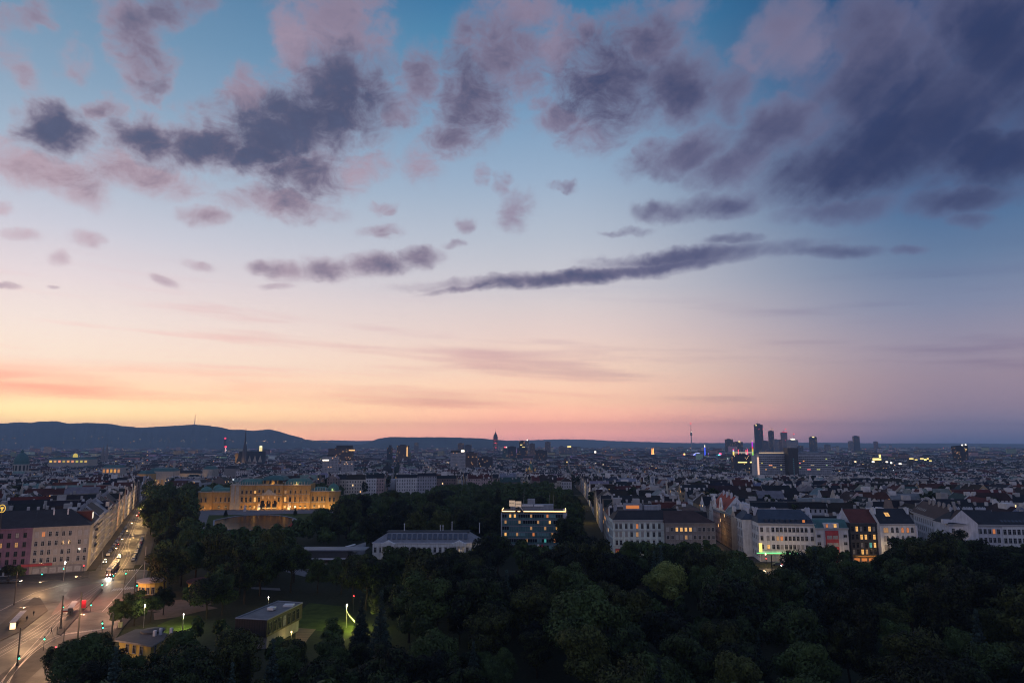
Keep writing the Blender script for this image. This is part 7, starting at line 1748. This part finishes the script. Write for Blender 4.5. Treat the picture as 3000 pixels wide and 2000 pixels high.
# ------------------------------------------------------------------ poles, lamps and signals
def top_of(px, pyt, P): return at_y(px, pyt, P.y).z
def pole(px, pyb, pyt, label, r_=.15, arm=None, group='dark poles round the junction', m='metal'):
    P = at_z(px, pyb); H = top_of(px, pyt, P); t = thing('pole', label, 'pole', P, 0, group)
    b = MB(); b.bar((0, 0, -.2), (0, 0, H), r_ * 1.25, r_, 8); b.build('mast', M[m], t); b = MB(); b.lathe((0, 0, 0), [(r_ * 2.2, 0), (r_ * 2, .5), (r_, .8)], 8); b.build('foot', M[m], t)
    if arm:
        Q = at_y(arm[0], arm[1], P.y) - P; b = MB(); b.bar((0, 0, Q.z - 1.0), (Q.x, Q.y, Q.z), .09, .06, 6); b.build('arm', M['metal_grey'], t)
    return t, P, H
pole(41, 1771, 1673, 'dark pole on the pavement left of the tram stop', .16); pole(177, 1840, 1743, 'thick dark pole beside the tram shelter', .2); pole(226, 1888, 1733, 'tallest dark pole in the middle of the junction', .2); pole(327, 1864, 1796, 'short thick dark pole by the trees above the kiosk', .22); pole(361, 1742, 1698, 'thin pole at the end of the kerbed platform', .1)
pole(50, 1948, 1837, 'dark signal pole with a pale arm at the lower left', .15, (127, 1867)); pole(393, 1741, 1681, 'dark pole beside the upper crossing', .16); pole(420, 1708, 1600, 'pale pole at the tree edge of the sloping street', .13, m='metal_grey'); pole(220, 1998, 1920, 'thin greenish pole among the lowest trees', .09, m='metal_grey'); pole(297, 1668, 1610, 'slim pole before the corner house', .1, m='metal_grey')
pole(186, 1842 + 40, 1836, 'stub pole by the lower crossing', .1); pole(2263, 1690, 1625, 'dark pole in the middle of the right junction', .2); pole(2409, 1740, 1692, 'slim pole among trees right of the diagonal road', .1, m='metal_grey'); pole(2168, 1830, 1785, 'slim pale pole rising from the middle of the park', .1, m='metal_grey'); pole(625, 1610, 1578, 'slim pale pole in front of the palace pool', .1, m='metal_grey')
def signal(px, pyb, py, on, label):
    P = at_z(px, pyb); H = top_of(px, py, P); t = thing('traffic_light', label, 'traffic light', P, math.atan2(P.y, P.x) - math.pi / 2, 'traffic lights round the junctions')
    b = MB(); b.bar((0, 0, -.1), (0, 0, H + .3), .07, n=6); b.build('post', M['metal'], t); b = MB(); b.box(-.19, .19, -.3, -.08, H - .38, H + .72); b.build('head', M['metal'], t)
    k = 0 if on == 'green' else .5
    for i, z in enumerate((-.12, .18, .48)):
        lit = (on == 'green' and i == 0) or (on == 'red' and i == 2); b = MB(); c = .17 if lit else .11
        b.bar((0, -.30, H + z), (0, -.36, H + z), c, n=10); b.build(('green_lens' if i == 0 else 'red_lens' if i == 2 else 'amber_lens'), M[('green_l' if on == 'green' else 'red_l') if lit else 'glass'], t)
for px, pyb, py, on, lab in [(183, 1795, 1776, 'green', 'green signal above the platform shelter'), (265, 1790, 1770, 'green', 'green signal on the kerb right of the shelter'), (297, 1862, 1823, 'green', 'upper of two green signals by the lower crossing'), (299, 1866, 1836, 'green', 'lower of two green signals by the lower crossing'), (127, 1905, 1869, 'green', 'green signal at the tip of the long pale arm'), (54, 1950, 1925, 'green', 'green signal low on the lower left pole'), (297, 1738, 1711, 'green', 'green signal at the head of the kerbed platform'), (331, 1702, 1684, 'green', 'green signal beside the tram front'), (367, 1702, 1678, 'green', 'brightest green signal, right of the tram'), (121, 1700, 1680, 'green', 'green signal before the shop windows'), (183, 1700, 1664, 'green', 'green signal under the bright white lamp'), (399, 1722, 1702, 'green', 'upper green signal by the trees'), (400, 1732, 1713, 'green', 'small green signal just under the one by the trees'),
                           (161, 1925, 1899, 'red', 'red signal at the edge of the lowest trees'), (242, 1695, 1659, 'red', 'red signal at the house corner'), (2246, 1662, 1638, 'red', 'red signal beneath the green light strip'), (1035, 1790, 1748, 'red', 'red signal light on the path above the floodlit lawn'), (2338, 1795, 1764, 'red', 'red signal among the trees below the bus')]:
    signal(px, pyb, py, on, lab)
def street_lamp(px, pyb, pyt, label, e, col=(1.0, .66, .32), m='bulb', arm=0.0, name='street_lamp', power=True, r_=.09, globe=.17):
    P = at_z(px, pyb); H = top_of(px, pyt, P); t = thing(name, label, 'street lamp', P, 0, 'street lamps')
    b = MB(); b.bar((0, 0, -.2), (0, 0, H), r_, r_ * .7, 8)
    if arm: b.bar((0, 0, H), (arm, 0, H + .25), r_ * .6, n=6)
    b.build('mast', M['metal_grey'], t); b = MB(); b.lathe((arm, 0, H - .12), [(0, -.1), (globe, .05), (globe * .8, .3), (0, .42)], 10); b.build('lamp_head', M[m], t)
    if e: lamp('lamp_light', 'POINT', (arm, -.1, H - .5), e, col, t, .35)
    return t
street_lamp(186, 1702, 1646, 'brightest white street lamp, before the corner house', 2600, (1.0, .86, .68), 'bulb_white', globe=.34)
street_lamp(420, 1838, 1771, 'pale lamp post lighting the street trees above the kiosk', 1100, (1.0, .86, .45), 'bulb_white', .0); street_lamp(535, 1842, 1799, 'small park lamp at the right end of the kiosk lawn', 2400, (.85, 1.0, .35), 'bulb_white'); street_lamp(785, 1782, 1749, 'white lamp behind the flat-roofed pavilion', 360, (1.0, .78, .40), 'bulb_white')
street_lamp(853, 1872, 1850, 'yellow wall lamp post by the timber deck', 260, (1.0, .74, .22), 'bulb'); t = street_lamp(1014, 1838, 1771, 'tall wooden lamp post with bunting on the floodlit lawn', 3600, (.95, 1.0, .30), 'bulb_white', 0)
P = at_z(1014, 1838); Q = at_z(1060, 1840); Q.z = 1.6; H = top_of(1014, 1778, P)
b = MB(); A_ = Vector((0, 0, H - 1)); B_ = Q - P
for i in range(12):
    a, c = A_.lerp(B_, i / 12), A_.lerp(B_, (i + 1) / 12); sag = lambda k: Vector((0, 0, -1.0 * 4 * k * (1 - k))); b.bar(a + sag(i / 12), c + sag((i + 1) / 12), .03, n=4); m_ = (a + c) / 2 + sag((i + .5) / 12); b.face([m_ + Vector((-.25, 0, 0)), m_ + Vector((.25, 0, 0)), m_ + Vector((0, 0, -.6))])
b.build('bunting', M['pale'], t)
P = at_z(1057, 1846); t = thing('lawn_floodlight', 'round yellow floodlight on a tripod at the lawn edge', 'floodlight', P); b = MB()
for a in (0, 2.1, 4.2): b.bar((.5 * math.cos(a), .5 * math.sin(a), 0), (0, 0, 1.3), .05)
b.build('tripod', M['metal'], t); b = MB(); b.lathe((0, 0, 1.3), [(0, 0), (.42, .3), (.42, .6), (0, .85)], 12); b.build('lamp_head', M['bulb'], t); lamp('lamp_light', 'POINT', (-.7, .4, 2.4), 3800, (.95, .95, .20), t, .3)
for i, (v, e) in enumerate([(2, 6000), (36, 7000), (74, 6500), (116, 6000), (165, 6000), (215, 7000), (270, 8000), (330, 9000)]):      # lamps slung over the street on wires
    p = sw(11.0, v); z0 = zg(p[0], p[1]); t = thing('hanging_street_lamp', f"warm lamp slung on a wire over the sloping street, {ORD[i]} to the junction", 'street lamp', (p[0], p[1], z0), math.atan2(LP.y, LP.x), 'lamps hung over the sloping street')
    b = MB(); b.bar((-10.9, 0, 10.2), (0, 0, 9.3), .02, n=4); b.bar((0, 0, 9.3), (11.5, 0, 10.2), .02, n=4); b.build('wire', M['metal'], t); b = MB(); b.box(-.4, .4, -.18, .18, 8.95, 9.25); b.build('housing', M['metal_grey'], t); b = MB(); b.box(-.34, .34, -.14, .14, 8.84, 8.94); b.build('lamp_glass', M['bulb'], t); lamp('lamp_light', 'POINT', (0, 0, 8.5), e, (1.0, .58, .20), t, .4)
for i, (px, py, e) in enumerate([(215, 1770, 12000), (110, 1790, 9500), (60, 1880, 9500), (235, 1905, 8000), (330, 1760, 6500), (130, 1970, 7500), (110, 1722, 9000)]):  # the last one is an added lamp that warms the roadway
    p = at_z(px, py); t = thing('hanging_street_lamp', ['warm lamp slung over the middle of the junction', 'warm lamp slung over the tracks left of the shelter', 'warm lamp slung over the tracks at the lower left', 'warm lamp slung above the lower crossing', 'warm lamp slung by the upper crossing', 'warm lamp slung over the bottom left track bend', 'warm lamp slung over the roadway before the pink house'][i], 'street lamp', (p.x, p.y, 0), .4 * i, 'lamps hung over the junction')
    b = MB(); b.bar((-9, 0, 10.0), (9, 0, 10.0), .02, n=4); b.build('wire', M['metal'], t); b = MB(); b.box(-.3, .3, -.15, .15, 9.66, 9.98); b.build('housing', M['metal_grey'], t); lamp('lamp_light', 'POINT', (0, 0, 9.3), e, (1.0, .46, .24) if i in (0, 4) else (1.0, .56, .26), t, .4)
for i, (px, e, lab) in enumerate([(1812, 1500, 'street lamp glowing at the foot of the teal-white house'), (1955, 1100, 'street lamp behind the trees before the brown house'), (2140, 1700, 'street lamp in the mouth of the gabled side street'), (2245, 1500, 'yellow street lamp at the right junction'), (2330, 1400, 'street lamp before the big white corner house'), (2480, 1000, 'street lamp left of the orange restaurant'), (2627, 2800, 'bright street lamp between the dark and arched-window houses'), (2800, 1500, 'street lamp at the splayed corner')]):
    street_lamp(px, 1656, 1622, lab, e)
for i, (px, py, lab) in enumerate([(520, 1487, 'highest of three garden lamps beside the pink villa'), (516, 1503, 'middle of three garden lamps beside the pink villa'), (510, 1517, 'lowest of three garden lamps beside the pink villa'), (2822, 1868, 'tiny amber lamp deep in the dark right-hand park'), (1735, 1885, 'faint amber path lamp in the middle of the park'), (2348, 1820, 'amber lamp among the trees below the bus')]):
    street_lamp(px, py + 14, py, lab, 160, (1.0, .55, .2))
for v in (150, 280, 400): 
    p = (52 + ax[0] * -7 + ay[0] * v, 364 + ay[1] * v); t = thing('hanging_street_lamp', f"lamp slung over the receding side street, {'near' if v == 150 else 'middle' if v == 280 else 'far'} one", 'street lamp', (p[0], p[1], 0), 0, 'lamps hung over the receding street'); b = MB(); b.bar((-6, 0, 9), (6, 0, 9), .02, n=4); b.box(-.3, .3, -.15, .15, 8.7, 8.98); b.build('housing', M['metal_grey'], t); lamp('lamp_light', 'POINT', (0, 0, 8.3), 2600, (1.0, .66, .22), t, .4)
p = (112 + ay[0] * 40, 364 + ay[1] * 40); t = thing('hanging_street_lamp', 'lamp slung over the gabled side street', 'street lamp', (p[0], p[1], 0), 0); b = MB(); b.bar((-6, 0, 9), (6, 0, 9), .02, n=4); b.box(-.3, .3, -.15, .15, 8.7, 8.98); b.build('housing', M['metal_grey'], t); lamp('lamp_light', 'POINT', (0, 0, 8.3), 1600, (1.0, .60, .22), t, .4)
# tram stop: shelters, advertising, kiosk boards
def shelter(px0, py0, px1, py1, label, ad, adm):
    A, B = at_z(px0, py0), at_z(px1, py1); t = thing('tram_shelter', label, 'shelter', A, math.atan2(B.y - A.y, B.x - A.x)); L = (B - A).length
    b = MB(); b.box(-.3, L + .3, -.9, .9, 2.5, 2.62); b.build('roof', M['grey'], t); b = MB(); b.box(0, L, .72, .76, .3, 2.4); b.build('glass_wall', M['glass'], t)
    for x in (0, L): b = MB(); b.bar((x, .74, 0), (x, .74, 2.5), .05); b.build('post', M['metal'], t)
    b = MB(); b.box(-.12, .04, -.85, .65, .4, 2.3); b.build('advert_panel', M[adm], t); b = MB(); b.box(L * .2, L * .8, .3, .65, .42, .48); b.build('bench', M['metal'], t)
    if ad: lamp('panel_light', 'POINT', (-.8, -.2, 1.4), ad, (1.0, .72, .42), t, .3)
M['ad_glow'] = mat('backlit_poster', rough=.5, base=(.8, .6, .4), emit=(1.0, .70, .38), strength=1.1)
shelter(35, 1846, 66, 1812, 'long tram shelter with a glowing poster panel at its near end', 60, 'ad_glow'); shelter(205, 1802, 218, 1782, 'dark tram shelter on the kerbed platform', 0, 'frame_dark')
P = at_z(196, 1796); t = thing('poster_board', 'orange and white poster board by the dark shelter', 'sign', P, .5); b = MB(); b.box(-1.7, 1.7, -.08, .08, .5, 1.5); b.build('board', M['white'], t); b = MB(); b.box(-1.4, 1.5, -.12, -.085, .55, 1.05); b.build('picture', M['bright_red'], t); b = MB(); b.bar((-1.2, 0, 0), (-1.2, 0, .5), .05); b.bar((1.2, 0, 0), (1.2, 0, .5), .05); b.build('legs', M['metal'], t)
M['red_board'] = mat('backlit_red_board', rough=.5, base=(.5, .04, .05), emit=(1.0, .05, .06), strength=.10)  # glow added to a dark red board
P = at_z(243, 1785); t = thing('advert_column', 'dark red lit advertising board on the platform', 'sign', P, .3); b = MB(); b.box(-.8, .8, -.15, .15, .6, 3.2); b.build('board', M['red_board'], t); b = MB(); b.bar((0, 0, 0), (0, 0, .6), .15); b.build('foot', M['metal'], t); lamp('board_light', 'POINT', (0, -.9, 3.0), 130, (1.0, .10, .14), t, .5)  # red fill lamp, added at the board to tint the junction
P = at_z(352, 1838); t = thing('junction_box', 'small yellow-green electric box on the pavement by the trees', 'box', P); b = MB(); b.box(-.5, .5, -.3, .3, 0, 1.7); b.box(-.56, .56, -.36, .36, 1.7, 1.78); b.build('cabinet', M['green_fascia'], t); b = MB(); b.box(-.04, .04, -.34, -.31, .2, 1.6); b.build('door_edge', M['metal'], t)
# round golden emblem on its mast over the left roofs
R_ = at_y(6, 1489, 300); t = thing('emblem_sign', 'glowing gold ring emblem on a dark mast at the left edge', 'sign', (R_.x, 300, 0), .55)
M['gold_glow'] = mat('glowing_gold', rough=.5, base=(.7, .5, .1), emit=(1.0, .62, .10), strength=.75)
b = MB(); rr_, ry_ = 1.15, 1.6
for i in range(28):
    a0, a1 = 2 * math.pi * i / 28, 2 * math.pi * (i + 1) / 28; b.bar((rr_ * math.cos(a0), 0, R_.z + ry_ * math.sin(a0)), (rr_ * math.cos(a1), 0, R_.z + ry_ * math.sin(a1)), .15, n=6, caps=False)
b.build('ring', M['gold_glow'], t)
b = MB(); b.lathe((0, 0, R_.z), [(.0, -1.15), (.16, -1.1), (.22, -.3), (.62, .25), (.60, .55), (.25, .62), (.2, .5), (0, .5)], 14); b.build('emblem', M['gold_glow'], t); b = MB(); b.bar((0, .1, 0), (0, .1, R_.z - 1.6), .22, n=8); b.build('mast', M['metal'], t)
# pink villa and small roofs between the street and the palace
def villa(px, py, W, D, h, rh, wm, rm, rz, lab):
    P = at_z(px, py); t = thing('villa', lab, 'house', P, rz); b = MB(); b.box(0, W, 0, D, -.3, h); b.build('wall', M[wm], t); ro = roof_part(t, W, D, h, rh, 'hip', M[rm], M[wm], (W * .35, W * .35))
    for x in (.2, .5, .8):
        for z in (1.0, 4.4):
            if z + 2 < h: add_window(t, W * x, z, 1.0, 1.7, 'glass', 'plain')
    chimney(ro, W * .3, D / 2, h + rh - .8, 1.0, .8, 1.5, 'pale')
villa(482, 1522, 16, 13, 9, 6, 'pink', 'zinc', -.3, 'pink-walled villa with a pale pointed roof beside the three garden lamps'); villa(459, 1540, 13, 8, 4.6, 4.0, 'pale', 'tile_red', -.2, 'low pale villa with a dark red roof by the sloping street'); villa(842, 1562, 7, 7, 4.0, 3.4, 'pale', 'bright_red', 0, 'tiny red-roofed garden pavilion with a white lantern below the pool')
# people: one skinned body each
M['coat'] = mat('dark_clothing', mottled((.02, .02, .026), .2), .9); M['coat_light'] = mat('pale_clothing', mottled((.30, .28, .25), .2), .9); M['skin'] = mat('skin_tone', mottled((.42, .26, .19), .1), .6)
def person(px, py, rz, label, coat='coat', step=.28, hgt=1.74):
    P = at_z(px, py); t = thing('person', label, 'person', P, rz, None); k = hgt / 1.74
    V = [(0, 0, .95), (0, 0, 1.18), (0, .01, 1.42), (0, 0, 1.52), (0, -.01, 1.62), (0, -.01, 1.72), (.19, 0, 1.40), (.25, .10, 1.14), (.24, -.02, .90), (-.19, 0, 1.40), (-.25, -.08, 1.14), (-.24, .05, .90), (.10, 0, .90), (.11, step * .4, .48), (.11, step * 1.0, .08), (.11, step * .6, .03), (-.10, 0, .90), (-.11, -step * .6, .50), (-.11, -step * .9, .08), (-.11, -step * 1.3, .03)]
    E = [(0, 1), (1, 2), (2, 3), (3, 4), (4, 5), (2, 6), (6, 7), (7, 8), (2, 9), (9, 10), (10, 11), (0, 12), (12, 13), (13, 14), (14, 15), (0, 16), (16, 17), (17, 18), (18, 19)]
    Rr = [.16, .17, .17, .06, .105, .085, .085, .06, .045, .085, .06, .045, .10, .07, .05, .05, .10, .07, .05, .05]
    me = bpy.data.meshes.new('body'); me.from_pydata([tuple(c * k for c in v) for v in V], E, []); o = bpy.data.objects.new('body', me); COL.objects.link(o); o.parent = t
    me.materials.append(M[coat]); md = o.modifiers.new('skin', 'SKIN'); md.use_smooth_shade = True; o.modifiers.new('sub', 'SUBSURF').levels = 1; o.modifiers['sub'].render_levels = 1
    for i, s in enumerate(me.skin_vertices[0].data): s.radius = (Rr[i] * k * (1.15 if i < 3 else 1), Rr[i] * k * (.8 if i < 3 else 1)); s.use_root = (i == 0)
    b = MB(); b.lathe((0, -.012 * k, 1.60 * k), [(.0, .0), (.10 * k, .03), (.115 * k, .10), (.08 * k, .17), (0, .19)], 10); b.build('hair', M['coat'], t)
    b = MB(); b.lathe((0, -.055 * k, 1.56 * k), [(0, 0), (.06 * k, .03), (.072 * k, .09), (.05 * k, .15), (0, .16)], 8); b.build('face', M['skin'], t)
person(98, 1803, 1.2, 'person in dark clothes walking on the left platform'); person(78, 1818, .4, 'person in dark clothes standing behind the glowing shelter', step=.05); person(150, 1855, 2.2, 'person in a dark coat crossing the tracks alone'); person(167, 1852, 2.0, 'person in a dark top and pale trousers waiting at the kerb', step=.06); person(50, 1835, .9, 'person sheltering beside the glowing poster', step=.04); person(206, 1802, .8, 'person in dark clothes next to the orange poster board', step=.05)

# ------------------------------------------------------------------ evening haze over the whole town
hz = bpy.data.materials.new('haze_air'); hz.use_nodes = True
nt = hz.node_tree; nt.nodes.clear()
pv = nt.nodes.new('ShaderNodeVolumePrincipled')
pv.inputs['Color'].default_value = (.50, .72, 1.0, 1)
pv.inputs['Density'].default_value = HAZE
pv.inputs['Anisotropy'].default_value = 0.0
oo = nt.nodes.new('ShaderNodeOutputMaterial'); nt.links.new(pv.outputs[0], oo.inputs['Volume'])
b = MB(); b.box(-16500, 16500, -1500, 18500, -31.5, 558, 0, bottom=True)
hb = stuff(b.build('haze', hz)); hb.display_type = 'WIRE'
